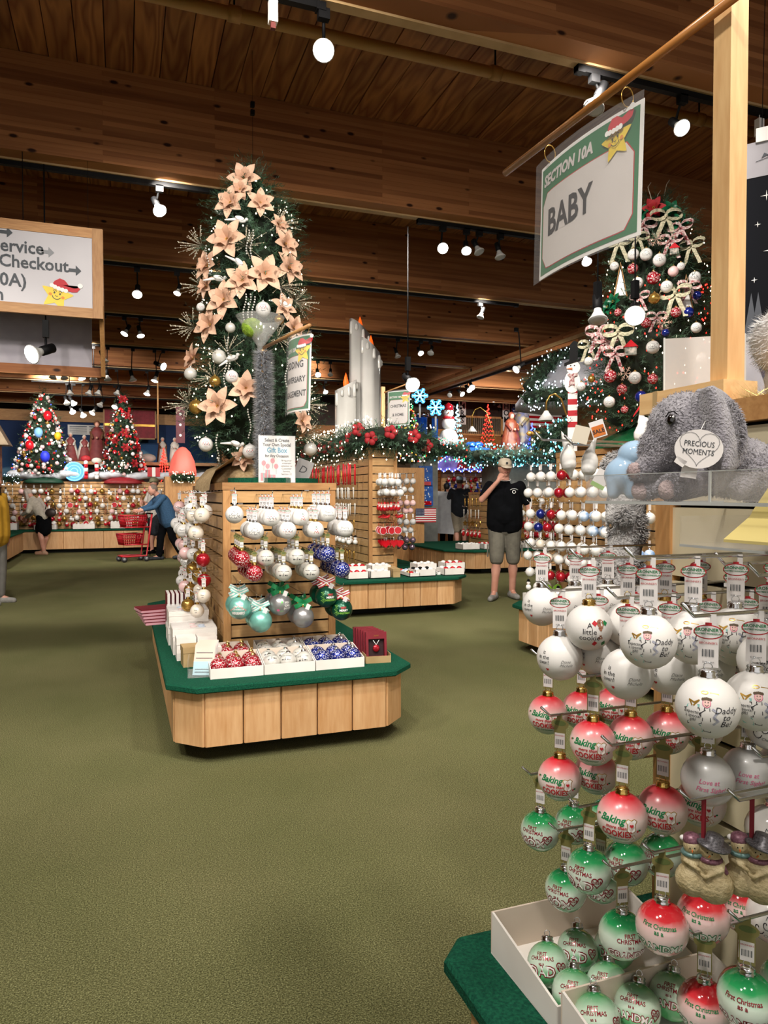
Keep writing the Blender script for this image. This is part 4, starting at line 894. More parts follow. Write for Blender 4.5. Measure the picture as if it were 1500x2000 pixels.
def star_face(cx, cy, R, rot, W, eps=.002):
    """smiling star with a red stocking cap; W(x,y,eps) -> 3D"""
    def P(mb, pts, mat, e): mb.add([W(x, y, e) for x, y in pts], [tuple(range(len(pts)))], mat)
    def T(px, py): return (cx + R * (px * cos(rot) + py * sin(rot)), cy + R * (-px * sin(rot) + py * cos(rot)))
    a = MB(); S_ = star_shape(cx, cy, R, rot)
    c0 = len(a.v); a.add([W(cx, cy, eps)] + [W(x, y, eps) for x, y in S_], [(0, i + 1, (i + 1) % len(S_) + 1) for i in range(len(S_))], YEL)
    d2 = []
    for (x, y) in ((-.16, .12), (.16, .12)): P(a, [T(x + .05 * cos(q), y + .065 * sin(q)) for q in [2 * pi * i / 10 for i in range(10)]], INK, eps * 1.6)
    for (x, y) in ((-.36, -.04), (.36, -.04)): P(a, [T(x + .10 * cos(q), y + .09 * sin(q)) for q in [2 * pi * i / 12 for i in range(12)]], CHEEK, eps * 1.5)
    def arc(x0, y0, rx, ry, a0, a1, w_):
        o = [T(x0 + rx * cos(a0 + (a1 - a0) * i / 10), y0 + ry * sin(a0 + (a1 - a0) * i / 10)) for i in range(11)]
        n_ = [T(x0 + (rx - w_) * cos(a0 + (a1 - a0) * i / 10), y0 + (ry - w_) * sin(a0 + (a1 - a0) * i / 10)) for i in range(11)]
        a.add([W(*p, eps * 1.7) for q in zip(o, n_) for p in q], [(2 * i, 2 * i + 2, 2 * i + 3, 2 * i + 1) for i in range(10)], INK)
    arc(0, -.03, .26, .24, pi + .25, 2 * pi - .25, .04); arc(0, .0, .08, .08, pi + .2, 2 * pi - .2, .03); arc(-.16, .14, .12, .16, .5, pi - .5, .03); arc(.16, .14, .12, .16, .5, pi - .5, .03)
    h = MB()
    hat = [T(-.42, .50), T(-.32, .80), T(-.08, 1.05), T(.22, 1.02), T(.5, .80), T(.82, .72), T(1.0, .80), T(1.08, .95), T(1.16, .80), T(1.05, .56), T(.8, .46), T(.42, .44)]
    cc = T(.1, .7); h.add([W(*cc, eps * 2)] + [W(*p, eps * 2) for p in hat], [(0, i + 1, (i + 1) % len(hat) + 1) for i in range(len(hat))], HATR)
    for (x, y, rx, ry) in ((-.40, .5, .13, .13), (-.22, .46, .13, .13), (0, .43, .13, .13), (.22, .42, .13, .13), (.42, .42, .13, .13), (1.12, .98, .15, .15)): P(h, [T(x + rx * cos(q), y + ry * sin(q)) for q in [2 * pi * i / 12 for i in range(12)]], WHITE, eps * (2.4 + x * .1))
    return a, h
SGREEN = pm('sign_green', '#1f6b42', '#257548', 4, .35)
PAPERP = pm('sign_paper', '#cfc8c4', '#d8d2ce', 3, .4)
def section_sign(name, label, w, h, loc, rz, bend, lines, num='SECTION 10A', tilt=0, roll=0):
    t = thing(name, label, 'sign', loc); t.rotation_euler = (tilt, roll, rz)
    W = lambda x, y, e: (x, bend * (x * x) / (w * w) * 4 - e + .25 * bend * y / h, y)
    def grid(x0, x1, y0, y1, mat, e, mb):
        n = 10; mb.add([W(x0 + (x1 - x0) * i / n, y, e) for i in range(n + 1) for y in (y0, y1)], [(2 * i, 2 * i + 2, 2 * i + 3, 2 * i + 1) for i in range(n)], mat)
    a = MB(); grid(-w / 2 + .012, w / 2 - .012, -h + .012, -.012, WHITE, 0, a); grid(-w / 2 + .012, w / 2 - .012, -h + .012, -.012, WHITE, -.0015, a); a.build('printed_sheet', t)
    a = MB(); grid(-w / 2 + .022, w / 2 - .022, -h + .022, -.022, SGREEN, .0008, a); a.build('green_border', t)
    def rr(x0, x1, y0, y1, r, mat, e, mb):
        pts = []
        for cx, cy, a0 in ((x1 - r, y1 - r, 0), (x0 + r, y1 - r, pi / 2), (x0 + r, y0 + r, pi), (x1 - r, y0 + r, 1.5 * pi)):
            pts += [(cx + r * cos(a0 + q * pi / 8), cy + r * sin(a0 + q * pi / 8)) for q in range(5)]
        mx, my = (x0 + x1) / 2, (y0 + y1) / 2
        xs = sorted(set(round(x0 + (x1 - x0) * i / 16, 5) for i in range(17)))
        def yr(x):
            if x < x0 + r: k = r - sqrt(max(r * r - (x0 + r - x) ** 2, 0))
            elif x > x1 - r: k = r - sqrt(max(r * r - (x - x1 + r) ** 2, 0))
            else: k = 0
            return y0 + k, y1 - k
        vs = []
        for x in xs: b0, b1 = yr(x); vs += [W(x, b0, e), W(x, b1, e)]
        mb.add(vs, [(2 * i, 2 * i + 2, 2 * i + 3, 2 * i + 1) for i in range(len(xs) - 1)], mat)
    a = MB(); rr(-w / 2 + .032, w / 2 - .034, -h + .034, -h * .27, .035, REDINK, .0014, a); rr(-w / 2 + .0345, w / 2 - .0365, -h + .0365, -h * .27 - .0025, .033, PAPERP, .0019, a); a.build('panel', t)
    a = MB(); v, f = text_vf(num, min(h * .15, w * .094), bold=.045, xs=.92, align='LEFT', shear=.15); a.add([W(x - w / 2 + .036, y - h * .215, .0022) for x, y in v], f, PAPERP); a.build('heading', t)
    a = MB()
    for s_, x, y, sz in lines: v, f = text_vf(s_, sz, bold=.025, xs=.85, shear=.0); a.add([W(p + x, q + y, .003) for p, q in v], f, INK)
    a.build('lettering', t)
    s1, s2 = star_face(w * .30, -h * .235, h * .155, -.1, W, .005); s1.build('star_figure', t); s2.build('star_cap', t)
    a = MB(); grid(-w / 2, w / 2, -h, 0, SLEEVE, .014, a); a.build('plastic_sleeve', t)
    for sx in (-1, 1):
        a = MB(); a.tube([W(sx * w * .36, 0, .001)[:2] + (.0,) for _ in range(1)] and [(sx * w * .36 + .0, W(sx * w * .36, 0, 0)[1] + .018 * sin(q), .012 + .024 * cos(q)) for q in [2 * pi * i / 14 for i in range(14)]], .0016, GOLDG, 6, closed=True); a.build('hanging_ring', t)
    return t
pTL, pTR = on_x(1043, 330, 1.135), on_x(1253, 183, 1.15)
sw = (pTL - pTR).length
section_sign('hanging_sign', 'green bordered BABY sign in a clear sleeve hanging from the varnished dowel', sw, .345, ((pTL + pTR) / 2) + Vector((0, 0, .010)), atan2(pTR.y - pTL.y, pTR.x - pTL.x), .022, [('BABY', -.055, -.22, .102)], tilt=0.0, roll=atan2(-(pTR.z - pTL.z), sw) * .5)

t = thing('sign_holder', 'empty clear acrylic sign holder behind the foot of the pine post', 'sign holder', on_x(1375, 735, 1.28)); t.location.z = TOPN + .0495; t.rotation_euler = (-.06, 0, -.62)
mb = MB(); mb.box(-.085, .085, -.004, .004, .004, .135, clear('milky_acrylic', '#e8e4e0', .62, .15)); mb.build('panel', t); mb = MB(); mb.box(-.09, .09, -.05, .02, 0, .004, ACRYL); mb.build('foot', t)
for s_ in (-1, 1): mb = MB(); mb.box(s_ * .087 - .002, s_ * .087 + .002, -.006, .006, .004, .137, CHROME if 0 else pm('acrylic_edge', '#d6dad8')); mb.build('edge_strip', t)
def fuzz(c_, R, n, L, mat, seed=1, flat=1.0):
    """short fur as thin triangles over a ball"""
    rnd = random.Random(seed); mb = MB(); c_ = Vector(c_)
    for i in range(n):
        d = Vector((rnd.gauss(0, 1), rnd.gauss(0, 1), rnd.gauss(0, 1))).normalized(); s_ = d.orthogonal().normalized() * L * .10
        p = c_ + Vector((d.x * R, d.y * R, d.z * R * flat)); q = p + d * L + Vector((rnd.uniform(-1, 1), rnd.uniform(-1, 1), rnd.uniform(-1, .4))) * L * .7
        mb.add([p - s_, p + s_, q], [(0, 1, 2)], mat)
    return mb
FLUFF = pm('white_fluff', '#fbfaf8', '#ffffff', 30, .9, sheen=.4)
pf = at(1545, 668, 1.75)
t = thing('plush_figure', 'fluffy white round plush on top of the near unit, cut by the right edge', 'plush toy', (pf.x, pf.y, TOPN + .003))
mb = MB(); mb.ball((0, 0, pf.z - TOPN), .088, FLUFF, 24, 14); mb.cap((0, 0, .03), (0, 0, .1), .05, .06, FLUFF); mb.build('body', t); f_ = fuzz((0, 0, pf.z - TOPN), .086, 2600, .014, FLUFF); tag(f_.build('fur', t), kind='stuff')
TW_ = pm('gold_tinsel', '#b89c4c', '#e0cc88', 60, .3, .7)
t = thing('tinsel_sprig', 'sparkling gold tinsel sprig on top of the near unit by the white plush', 'decoration', on_x(1478, 745, 1.22)); t.location.z = TOPN + .001
rnd = random.Random(5); mb = MB()
for i in range(420):
    a = rnd.uniform(0, 2 * pi); e = rnd.uniform(.05, 1.2); L = rnd.uniform(.03, .075); d = Vector((cos(a) * cos(e), sin(a) * cos(e), sin(e))); s_ = d.orthogonal().normalized() * .0009; o = Vector((rnd.uniform(-.03, .03), rnd.uniform(-.05, .05), .001))
    mb.add([o - s_, o + s_, o + d * L], [(0, 1, 2)], TW_)
tag(mb.build('tinsel', t), kind='stuff')
NAVY = pm('banner_navy', '#04060b', '#070912', 2, .6, spec=.1); BGREY = pm('banner_snow_grey', '#8f8c92', '#a5a2a8', 5, .4)
p = on_z(1455, 283, at(1455, 283, 2.9).z)
t = thing('hanging_banner', 'dark BELIEVE banner with church and sleigh hanging at the right edge', 'banner', p, radians(-52))
WB, HB = .52, 1.25
mb = MB(); mb.box(0, WB, 0, .006, -HB, 0, NAVY); mb.build('cloth', t)
mb = MB(); mb.box(0, WB, -.002, 0, -.14, 0, BGREY); mb.build('top_band', t); mb = MB(); mb.box(0, WB, -.002, 0, -HB, -.80, BGREY); mb.build('snow_band', t)
mb = MB()
for i, c_ in enumerate('BELIEVE'): flat_text(mb, c_, .165, -.25 - .088 * i, .10, pm('banner_red', '#7a1a24', '#8a222c'), eps=.003, bold=.02)
mb.build('lettering', t)
mb = MB(); ch_ = .0035
for x, z, s_ in ((.08, -.22, .022), (.05, -.33, .012), (.09, -.44, .02), (.04, -.55, .012), (.16, -.30, .010), (.17, -.5, .012), (.36, -.25, .02), (.42, -.4, .016)):
    for a in (0, pi / 2): mb.add([(x + s_ * cos(a), -ch_, z + s_ * sin(a)), (x + .002 * cos(a + pi / 2), -ch_, z + .002 * sin(a + pi / 2)), (x - s_ * cos(a), -ch_, z - s_ * sin(a)), (x - .002 * cos(a + pi / 2), -ch_, z - .002 * sin(a + pi / 2))], [(0, 1, 2, 3)], WHITE)
mb.build('stars', t)
mb = MB(); e = .004
flat_poly(mb, [(.10, -.80), (.10, -.70), (.26, -.60), (.42, -.70), (.42, -.80)], BGREY, e); flat_poly(mb, [(.21, -.62), (.26, -.46), (.31, -.62)], pm('banner_church', '#b6b2b6'), e * 1.2); flat_poly(mb, [(.135, -.80), (.135, -.735), (.15, -.72), (.165, -.735), (.165, -.80)], pm('banner_window', '#27334e'), e * 1.3); flat_poly(mb, [(.23, -.80), (.23, -.70), (.26, -.67), (.29, -.70), (.29, -.80)], MATS['banner_window'], e * 1.3)
for x in (.03, .055, .47): flat_poly(mb, [(x - .03, -.80), (x, -.60), (x + .03, -.80)], pm('banner_fir', '#3c4048'), e * 1.1)
mb.build('church_picture', t)
mb = MB(); flat_poly(mb, [(.08, -.96), (.06, -.90), (.10, -.89), (.16, -.91), (.24, -.89), (.26, -.86), (.27, -.95), (.22, -.98)], pm('banner_sleigh', '#3a3444'), e); flat_poly(mb, [(.11, -.90), (.12, -.85), (.17, -.83), (.20, -.88), (.20, -.90)], MATS['banner_red'], e * 1.2)
mb.build('sleigh_picture', t)
mb = MB()
for i in range(6): flat_poly(mb, [(.06 + .02 * i, -.07 + .003 * i), (.07 + .02 * i, -.05 + .003 * i), (.085 + .02 * i, -.06 + .003 * i)], MATS['banner_fir'], .0045)
mb.tube([(.04, -.0045, -.08), (.17, -.0045, -.055)], .001, MATS['banner_fir'], 4); s_ = star_shape(.24, -.07, .032, .2); mb.add([(.24, -.0045, -.07)] + [(x, -.0045, y) for x, y in s_], [(0, i + 1, (i + 1) % len(s_) + 1) for i in range(len(s_))], MATS['banner_red']); mb.build('sprig_picture', t)
mb = MB(); mb.tube([(.06, 0, 0), (.08, 0, CEILZ - p.z)], .0015, BLACK, 4); mb.box(.04, .10, -.01, .01, -.005, .05, WHITE); mb.build('hanging_clip', t)

ZS = 1.384
t = thing('acrylic_shelf', 'clear acrylic tray shelf on the near unit carrying the grey plush elephant', 'shelf', (.96, .72, ZS))
mb = MB(); mb.box(-.165, .16, -.5, .385, 0, .006, ACRYL); mb.build('shelf_plate', t)
mb = MB(); mb.box(-.165, -.160, -.5, .385, .006, .05, ACRYL); mb.build('front_lip', t); mb = MB(); mb.box(-.165, .16, .380, .385, .006, .05, ACRYL); mb.build('end_lip', t)
mb = MB(); mb.box(-.16, .10, .088, .092, .006, .05, ACRYL); mb.build('divider', t)
ED = pm('acrylic_bright_edge', '#b6bab8', '#c8ccca', 5, .2)
mb = MB(); mb.box(-.1665, -.165, -.5, .386, 0, .005, ED); mb.box(-.1665, .16, .385, .3865, 0, .004, ED); mb.box(-.1665, -.1655, -.5, .386, .0492, .0505, ED); mb.box(-.1668, -.165, .088, .092, 0, .05, ED); mb.build('polished_edge', t)
ZT = ZS + .0065
GREYP = pm('grey_plush', '#85828a', '#a09da4', 45, .95, bump=.8, bscale=260, sheen=.5)
def EP(px, py, dd=0): return Vector(((px - 1360) * .00088, dd, (970 - py) * .00088))
pe = at(1360, 970, 1.235); pe.z = ZT
t = thing('plush_elephant', 'grey plush elephant lying on the clear shelf with a heart tag', 'plush toy', pe, face(pe) + .05)
mb = MB()
mb.ball(EP(1338, 832), .062, GREYP, 24, 16, (1.0, .85, 1.05)); mb.ball(EP(1300, 868, -.005), .042, GREYP, 20, 12, (1, .8, 1))
mb.cap(EP(1296, 872, -.006), EP(1272, 905, -.012), .036, .023, GREYP); mb.cap(EP(1276, 900, -.012), EP(1252, 914, -.018), .022, .0165, GREYP)
mb.ball(EP(1420, 905, .02), .062, GREYP, 24, 14, (1.3, .85, .85)); mb.ball(EP(1458, 925, .0), .044, GREYP, 20, 12, (1.1, .9, .95))
mb.cap(EP(1385, 925, -.02), EP(1330, 946, -.042), .03, .023, GREYP); mb.ball(EP(1318, 945, -.046), .0235, GREYP, 16, 10, (1.1, 1, .95))
mb.cap(EP(1350, 915, .01), EP(1282, 945, .0), .028, .021, GREYP); mb.ball(EP(1268, 946, 0), .0215, GREYP, 16, 10)
mb.cap(EP(1470, 915, -.01), EP(1430, 950, -.03), .026, .0185, GREYP)
remesh(mb.build('body', t), .0036, 4)
def furry(mb_src, n, L, mat, seed, parent, name='fur'):
    """fur strands seeded over the ellipsoids of a toy"""
    rnd = random.Random(seed); out = MB()
    for c_, R in mb_src:
        for i in range(n):
            d = Vector((rnd.gauss(0, 1), rnd.gauss(0, 1), rnd.gauss(0, 1))).normalized(); c2 = Vector(c_); p = c2 + Vector((d.x * R[0], d.y * R[1], d.z * R[2])) * .985
            g = (d * .6 + Vector((rnd.uniform(-.7, .7), rnd.uniform(-.7, .7), rnd.uniform(-1.0, .3)))).normalized(); s_ = g.orthogonal().normalized() * L * .16
            out.add([p - s_, p + s_, p + g * L], [(0, 1, 2)], mat)
    return tag(out.build(name, parent), kind='stuff')
def ear(cx, cy, w_, h_, dd, side):
    q = MB(); n = 14; vs = []
    for i in range(n + 1):
        for j in range(n + 1):
            a = i / n * 2 - 1; b_ = j / n * 2 - 1; rr_ = sqrt(max(1 - b_ * b_ * .9, 0))
            P = EP(cx, cy) + Vector((a * w_ * rr_, 0, -b_ * h_)); bulge = .016 * (1 - a * a) + .012 * cos(a * 5) - .018 * max(a, 0) ** 2
            P.y = dd - bulge - .008 * b_; P.x += .012 * (1 - b_) ** 2 * (-.5); vs.append(P)
    q.add(vs, [(i * (n + 1) + j, (i + 1) * (n + 1) + j, (i + 1) * (n + 1) + j + 1, i * (n + 1) + j + 1) for i in range(n) for j in range(n)], GREYP, True)
    o = q.build('ear', t); s_ = o.modifiers.new('s', 'SOLIDIFY'); s_.thickness = .012; s_.offset = 0; b2 = o.modifiers.new('b', 'SUBSURF'); b2.levels = 1; b2.render_levels = 1
ear(1404, 838, .041, .070, -.048, 1)
furry([(EP(1404, 845, -.050), (.030, .012, .055)), (EP(1338, 832), (.062, .0527, .065)), (EP(1300, 868, -.005), (.042, .034, .042)), (EP(1420, 905, .02), (.08, .053, .053)), (EP(1318, 945, -.046), (.026, .024, .022)), (EP(1458, 925), (.048, .04, .042))], 2600, .0062, GREYP, 3, t)
furry([(EP(1268, 946, 0), (.022, .022, .022)), (EP(1252, 914, -.018), (.017, .017, .017)), (EP(1276, 900, -.012), (.023, .022, .023))], 900, .005, GREYP, 4, t)
mb = MB(); mb.cap(EP(1490, 905, .01), EP(1520, 898, .015), .02, .012, GREYP); mb.build('tail', t)
for k in range(1):
    q = MB(); q.ball(EP(1312, 818, -.0545), .0088, pm('toy_eye_black', '#0a0808', '#0e0c0c', 5, .06, coat=1), 14, 10, (.8, .6, 1.1)); q.ball(EP(1315, 813, -.0600), .0018, WHITE, 8, 6); q.build('eye', t)
    q = MB(); q.tube([EP(1302, 812, -.0545), EP(1307, 804, -.0565), EP(1316, 802, -.058), EP(1322, 808, -.058)], .0011, BLACK, 5); q.build('eyelashes', t)
PADC = pm('plush_pad', '#a08e8e', '#b09e9c', 60, .9, bump=.5)
for c_, r_ in ((EP(1247, 912, -.026), .0145), (EP(1306, 950, -.062), .0165), (EP(1256, 952, -.014), .016)): q = MB(); q.ball(c_, r_, PADC, 14, 10, (.9, .7, 1)); q.build('pad', t)
q = MB(); hc = EP(1358, 876, -.088)
M_ = Matrix.Translation(hc) @ Matrix.Rotation(.12, 4, 'Y') @ Matrix(((1, 0, 0, 0), (0, 0, -1, 0), (0, 1, 0, 0), (0, 0, 0, 1)))
HP = heart(0, .004, .030, 28)
q.prism([(x * 1.1 * (1 if abs(y) < 9 else 1), y * 1.05) for x, y in ring(0, 0, .033, .030, 24)], -.0006, .0006, TAGW, M_); q.prism([(-.030, -.014), (-.014, -.022), (-.020, -.032), (-.034, -.024)], -.0006, .0006, TAGW, M_); q.build('heart_tag', t)
q = MB()
def Tt(x, y): return tuple(M_ @ Vector((x, y, .0012)))
n = len(HP)
for i in range(n): a, b_ = HP[i], HP[(i + 1) % n]; dx, dy = b_[1] - a[1], a[0] - b_[0]; L = max(sqrt(dx * dx + dy * dy), 1e-6); dx, dy = dx / L * .0006, dy / L * .0006; q.add([Tt(a[0], a[1]), Tt(b_[0], b_[1]), Tt(b_[0] + dx, b_[1] + dy), Tt(a[0] + dx, a[1] + dy)], [(0, 1, 2, 3)], GREYINK)
for s_, y in (('PRECIOUS', .004), ('MOMENTS', -.009)): v, f = text_vf(s_, .0125, xs=.8); q.add([Tt(x, yy + y) for x, yy in v], f, GREYINK)
q.build('tag_lettering', t)
q = MB(); hc2 = EP(1344, 908, -.080); q.box(-.012, .012, -.001, 0, -.018, .016, TAGW, Matrix.Translation(hc2) @ Matrix.Rotation(.15, 4, 'Y')); q.build('small_tag', t)
q = MB(); q.tube([hc + Vector((0, .001, .028)), EP(1360, 845, -.07), EP(1372, 820, -.058)], .0008, WHITE, 4); q.build('tag_string', t)
BLUEC = pm('baby_blue_glaze', '#9dbbd6', '#aac6de', 3, .08, coat=.8)
pb_ = at(1228, 970, 1.36); pb_.z = ZT; pb_.x = min(pb_.x, .94); 
t = thing('ceramic_elephant', 'glossy baby blue ceramic elephant beside the plush one on the clear shelf', 'figurine', pb_, face(pb_))
K = 1.36 / FPX
def BP(px, py, dd=0): return Vector(((px - 1228) * K, dd, (970 - py) * K))
mb = MB(); mb.ball(BP(1226, 922), .040, BLUEC, 22, 14, (1.1, .8, .95)); mb.cap(BP(1203, 935, -.006), BP(1200, 957, -.008), .019, .0125, BLUEC); mb.cap(BP(1232, 940, -.014), BP(1232, 957, -.014), .016, .0125, BLUEC); mb.cap(BP(1254, 940, 0), BP(1256, 957, 0), .015, .0125, BLUEC); mb.ball(BP(1240, 884), .034, BLUEC, 20, 12, (1, .85, .85)); mb.cap(BP(1226, 890), BP(1212, 915), .012, .008, BLUEC)
remesh(mb.build('body', t), .0028, 3); mb = MB(); mb.ball(BP(1258, 888, -.018), .02, BLUEC, 16, 10, (.8, .3, 1)); mb.build('ear', t); mb = MB(); mb.tube([BP(1226, 912, -.030), BP(1232, 905, -.031), BP(1240, 903, -.031)], .001, INK, 5); mb.build('painted_bow', t)
p0 = at(1226, 985, 1.72)
t = thing('plush_rabbit', 'long limp grey plush hanging at the far end of the near wall unit', 'plush toy', p0, face(p0)); K = 1.72 / FPX
def RP(px, py, dd=0): return Vector(((px - 1226) * K, dd, (985 - py) * K))
LG = pm('pale_grey_plush', '#a09e9e', '#c4c2c0', 60, .95, bump=.8, bscale=200, sheen=.5)
mb = MB(); mb.cap(RP(1236, 980), RP(1215, 1100), .032, .045, LG); mb.cap(RP(1215, 1100), RP(1200, 1200), .045, .058, LG); mb.cap(RP(1222, 975, -.03), RP(1220, 1010, -.04), .02, .017, LG); mb.cap(RP(1200, 975, -.01), RP(1196, 1012, -.02), .018, .015, LG); mb.ball(RP(1205, 915, 0), .038, LG, 20, 12, (.9, .9, 1)); mb.cap(RP(1210, 930), RP(1232, 985), .02, .03, LG)
remesh(mb.build('body', t), .005, 4)
furry([(RP(1226, 1030), (.045, .04, .06)), (RP(1212, 1110), (.052, .048, .06)), (RP(1205, 1170), (.06, .056, .06)), (RP(1220, 1008, -.04), (.018, .018, .02)), (RP(1205, 915), (.034, .034, .038))], 1700, .011, LG, 8, t)
mb = MB(); mb.ball(RP(1215, 888, -.02), .009, BLACK, 10, 8, (1.3, .8, .7)); mb.build('nose', t)
mb = MB(); mb.tube([RP(1236, 955, .03), RP(1300, 955, .06)], .003, CHROME, 6); mb.build('hook', t)
mb = MB(); mb.box(-.016, .016, -.003, 0, -.024, .02, TAGW, Matrix.Translation(RP(1178, 935, -.05)) @ Matrix.Rotation(.5, 4, 'Y')); mb.box(-.016, .016, -.0034, -.003, -.024, -.014, LIME, Matrix.Translation(RP(1178, 935, -.05)) @ Matrix.Rotation(.5, 4, 'Y')); mb.build('care_tag', t)
YW = pm('pale_yellow_paint', '#d8c67e', '#e0d08c', 4, .25)
py_ = on_x(1436, 1058, .80); 
t = thing('yellow_lantern_roof', 'pale yellow sloping roof of a house lantern cut by the right edge', 'decoration', (py_.x + .07, py_.y - .09, py_.z))
mb = MB(); mb.lathe([(.128, 0), (.128, .004), (.096, .036), (.094, .040), (.093, .043), (.03, .15), (.0, .152)], 4, YW, Matrix.Rotation(pi / 4, 4, 'Z'), smooth=False); mb.build('roof', t)
t = thing('acrylic_bracket', 'clear empty acrylic shelf below the tray beside the yellow roof', 'shelf', (1.0, .74, 1.315))
mb = MB(); mb.box(-.14, .12, -.2, .20, 0, .005, ACRYL); mb.build('plate', t); mb = MB(); mb.box(-.14, .12, .196, .20, .005, .05, ACRYL); mb.build('end_wall', t); mb = MB(); mb.box(-.141, -.139, -.2, .2, 0, .004, ED); mb.build('polished_edge', t)
peg(GN, (1.146, 1.27, 1.512), .335, 'l'); peg(GN, (1.146, 1.22, 1.50), .30, 'l')
def crane(px, py, d, lab, bend):
    p = at(px, py, d); t = thing('ceramic_bird', lab, 'figurine', p, face(p)); K = d / FPX; V = lambda a, b_: Vector(((a) * K, 0, -b_ * K))
    mb = MB(); mb.cap(V(0, -8), V(2 * bend, 22), .011, .016, WGLOSS); mb.cap(V(2 * bend, 22), V(6 * bend, 45), .014, .004, WGLOSS); mb.cap(V(0, -8), V(-12 * bend, -42), .010, .002, WGLOSS); mb.ball(V(0, 10), .019, WGLOSS, 16, 10, (.9, .8, 1.3))
    remesh(mb.build('body', t), .0022, 3); mb = MB(); mb.tube([V(0, -12), V(2, -30)], .0008, CHROME, 5); mb.build('hanging_loop', t)
crane(1109, 885, 1.5, 'glossy white ceramic bird hanging left, wings up, before the far white balls', 1)
crane(1152, 893, 1.45, 'glossy white ceramic bird hanging right, beside the blue elephant', -1)
def pcard(px, py, d, w_, h_, rot, lab, orange):
    p = at(px, py, d); t = thing('price_card', lab, 'price card', p, face(p)); M2 = Matrix.Rotation(rot, 4, 'Y')
    mb = MB(); mb.box(-w_ / 2, w_ / 2, -.001, .001, -h_ / 2, h_ / 2, TAGW if orange else pm('cream_card', '#d6ccb8'), M2); mb.build('card', t)
    if orange: mb = MB(); mb.box(-w_ * .42, w_ * .42, -.0016, -.001, -h_ * .42, h_ * .2, pm('orange_sticker', '#c86820', '#d07428'), M2); v, f = text_vf('SALE', .011, bold=.02); mb.add([tuple(M2 @ Vector((a, -.002, b_ - .008))) for a, b_ in v], f, INK); mb.build('orange_sticker', t)
pcard(1135, 849, 1.42, .03, .034, .25, 'plain cream price card on the wire left of the orange one', False)
pcard(1168, 838, 1.42, .028, .034, -.3, 'white price card with orange SALE sticker before the green cloth', True)
FIR = pm('fir_needles', '#16301a', '#2f5230', 14, .75, detail=3)
FIRL = pm('pale_fir_needles', '#2e4a38', '#5c7a62', 14, .75)
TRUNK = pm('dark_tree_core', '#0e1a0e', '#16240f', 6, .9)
BULB = glow('warm_white_bulb', '#fff0d0', 7); BULBR = glow('red_bulb', '#ff2a20', 7); BULBB = glow('blue_bulb', '#3a50ff', 4); BULBC = glow('cool_white_bulb', '#dff0ff', 5); BULBG = glow('green_bulb', '#30ff80', 5); BULBY = glow('amber_bulb', '#ffb040', 6); BULBT = glow('turquoise_bulb', '#60e0ff', 3.5)
def tuft(mb, p, d, L, n, nl, nw, mat, rnd):
    """one twig with needles all round"""
    a = d.orthogonal().normalized(); b_ = d.cross(a)
    for i in range(n):
        t = (i + .5) / n; q = rnd.uniform(0, 2 * pi); o = p + d * (L * t)
        g = (d * .55 + (a * cos(q) + b_ * sin(q)) * .85).normalized(); s_ = g.cross(d).normalized() * nw
        mb.add([o - s_, o + s_, o + g * nl], [(0, 1, 2)], mat)
def needle_tree(parent, prof, n, mats, seed, L=.13, nn=15, nl=.036, nw=.0022, core=.72):
    """prof: list of (height, radius) from the foot to the tip"""
    rnd = random.Random(seed); mb = MB()
    def rad(z):
        for (a, ra), (b_, rb) in zip(prof, prof[1:]):
            if a <= z <= b_: return ra + (rb - ra) * (z - a) / (b_ - a)
        return 0.01
    H = prof[-1][0]; z0 = prof[0][0]; mx = max(r for _, r in prof); i = 0
    while i < n:
        z = rnd.uniform(z0, H)
        if rnd.random() > (rad(z) + .06) / (mx + .06): continue
        a = rnd.uniform(0, 2 * pi); R = rad(z) * rnd.uniform(.55, .92) * (1 + .10 * sin(a * 5 + z * 9))
        d = Vector((cos(a), sin(a), rnd.uniform(-.45, .5) + (.9 if z > H - .12 else 0))).normalized()
        tuft(mb, Vector((R * cos(a), R * sin(a), z)), d, L * rnd.uniform(.7, 1.2), nn, nl, nw, mats[i % len(mats)], rnd); i += 1
    tag(mb.build('needles', parent), kind='stuff')
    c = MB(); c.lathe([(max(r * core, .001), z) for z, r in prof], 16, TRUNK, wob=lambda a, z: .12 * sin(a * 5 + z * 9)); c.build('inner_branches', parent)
    return rad
def bulbs(parent, pts, mats, r=.007, name='string_lights'):
    mb = MB()
    for i, p in enumerate(pts):
        p = Vector(p); mb.add([p + Vector(v) * r for v in ((1, 0, 0), (0, 1, 0), (-1, 0, 0), (0, -1, 0), (0, 0, 1.3), (0, 0, -1.3))], [(0, 1, 4), (1, 2, 4), (2, 3, 4), (3, 0, 4), (1, 0, 5), (2, 1, 5), (3, 2, 5), (0, 3, 5)], mats[i % len(mats)])
    return tag(mb.build(name, parent), kind='stuff')
def surf_pts(rad, z0, H, n, seed, k=.97, ph=0):
    rnd = random.Random(seed); out = []
    mx = max(rad(z0 + (H - z0) * i / 30) for i in range(30))
    while len(out) < n:
        z = rnd.uniform(z0, H)
        if rnd.random() > (rad(z) + .05) / (mx + .05): continue
        a = rnd.uniform(0, 2 * pi); r = rad(z) * k * rnd.uniform(.9, 1.08) + .03; out.append((r * cos(a), r * sin(a), z))
    return out
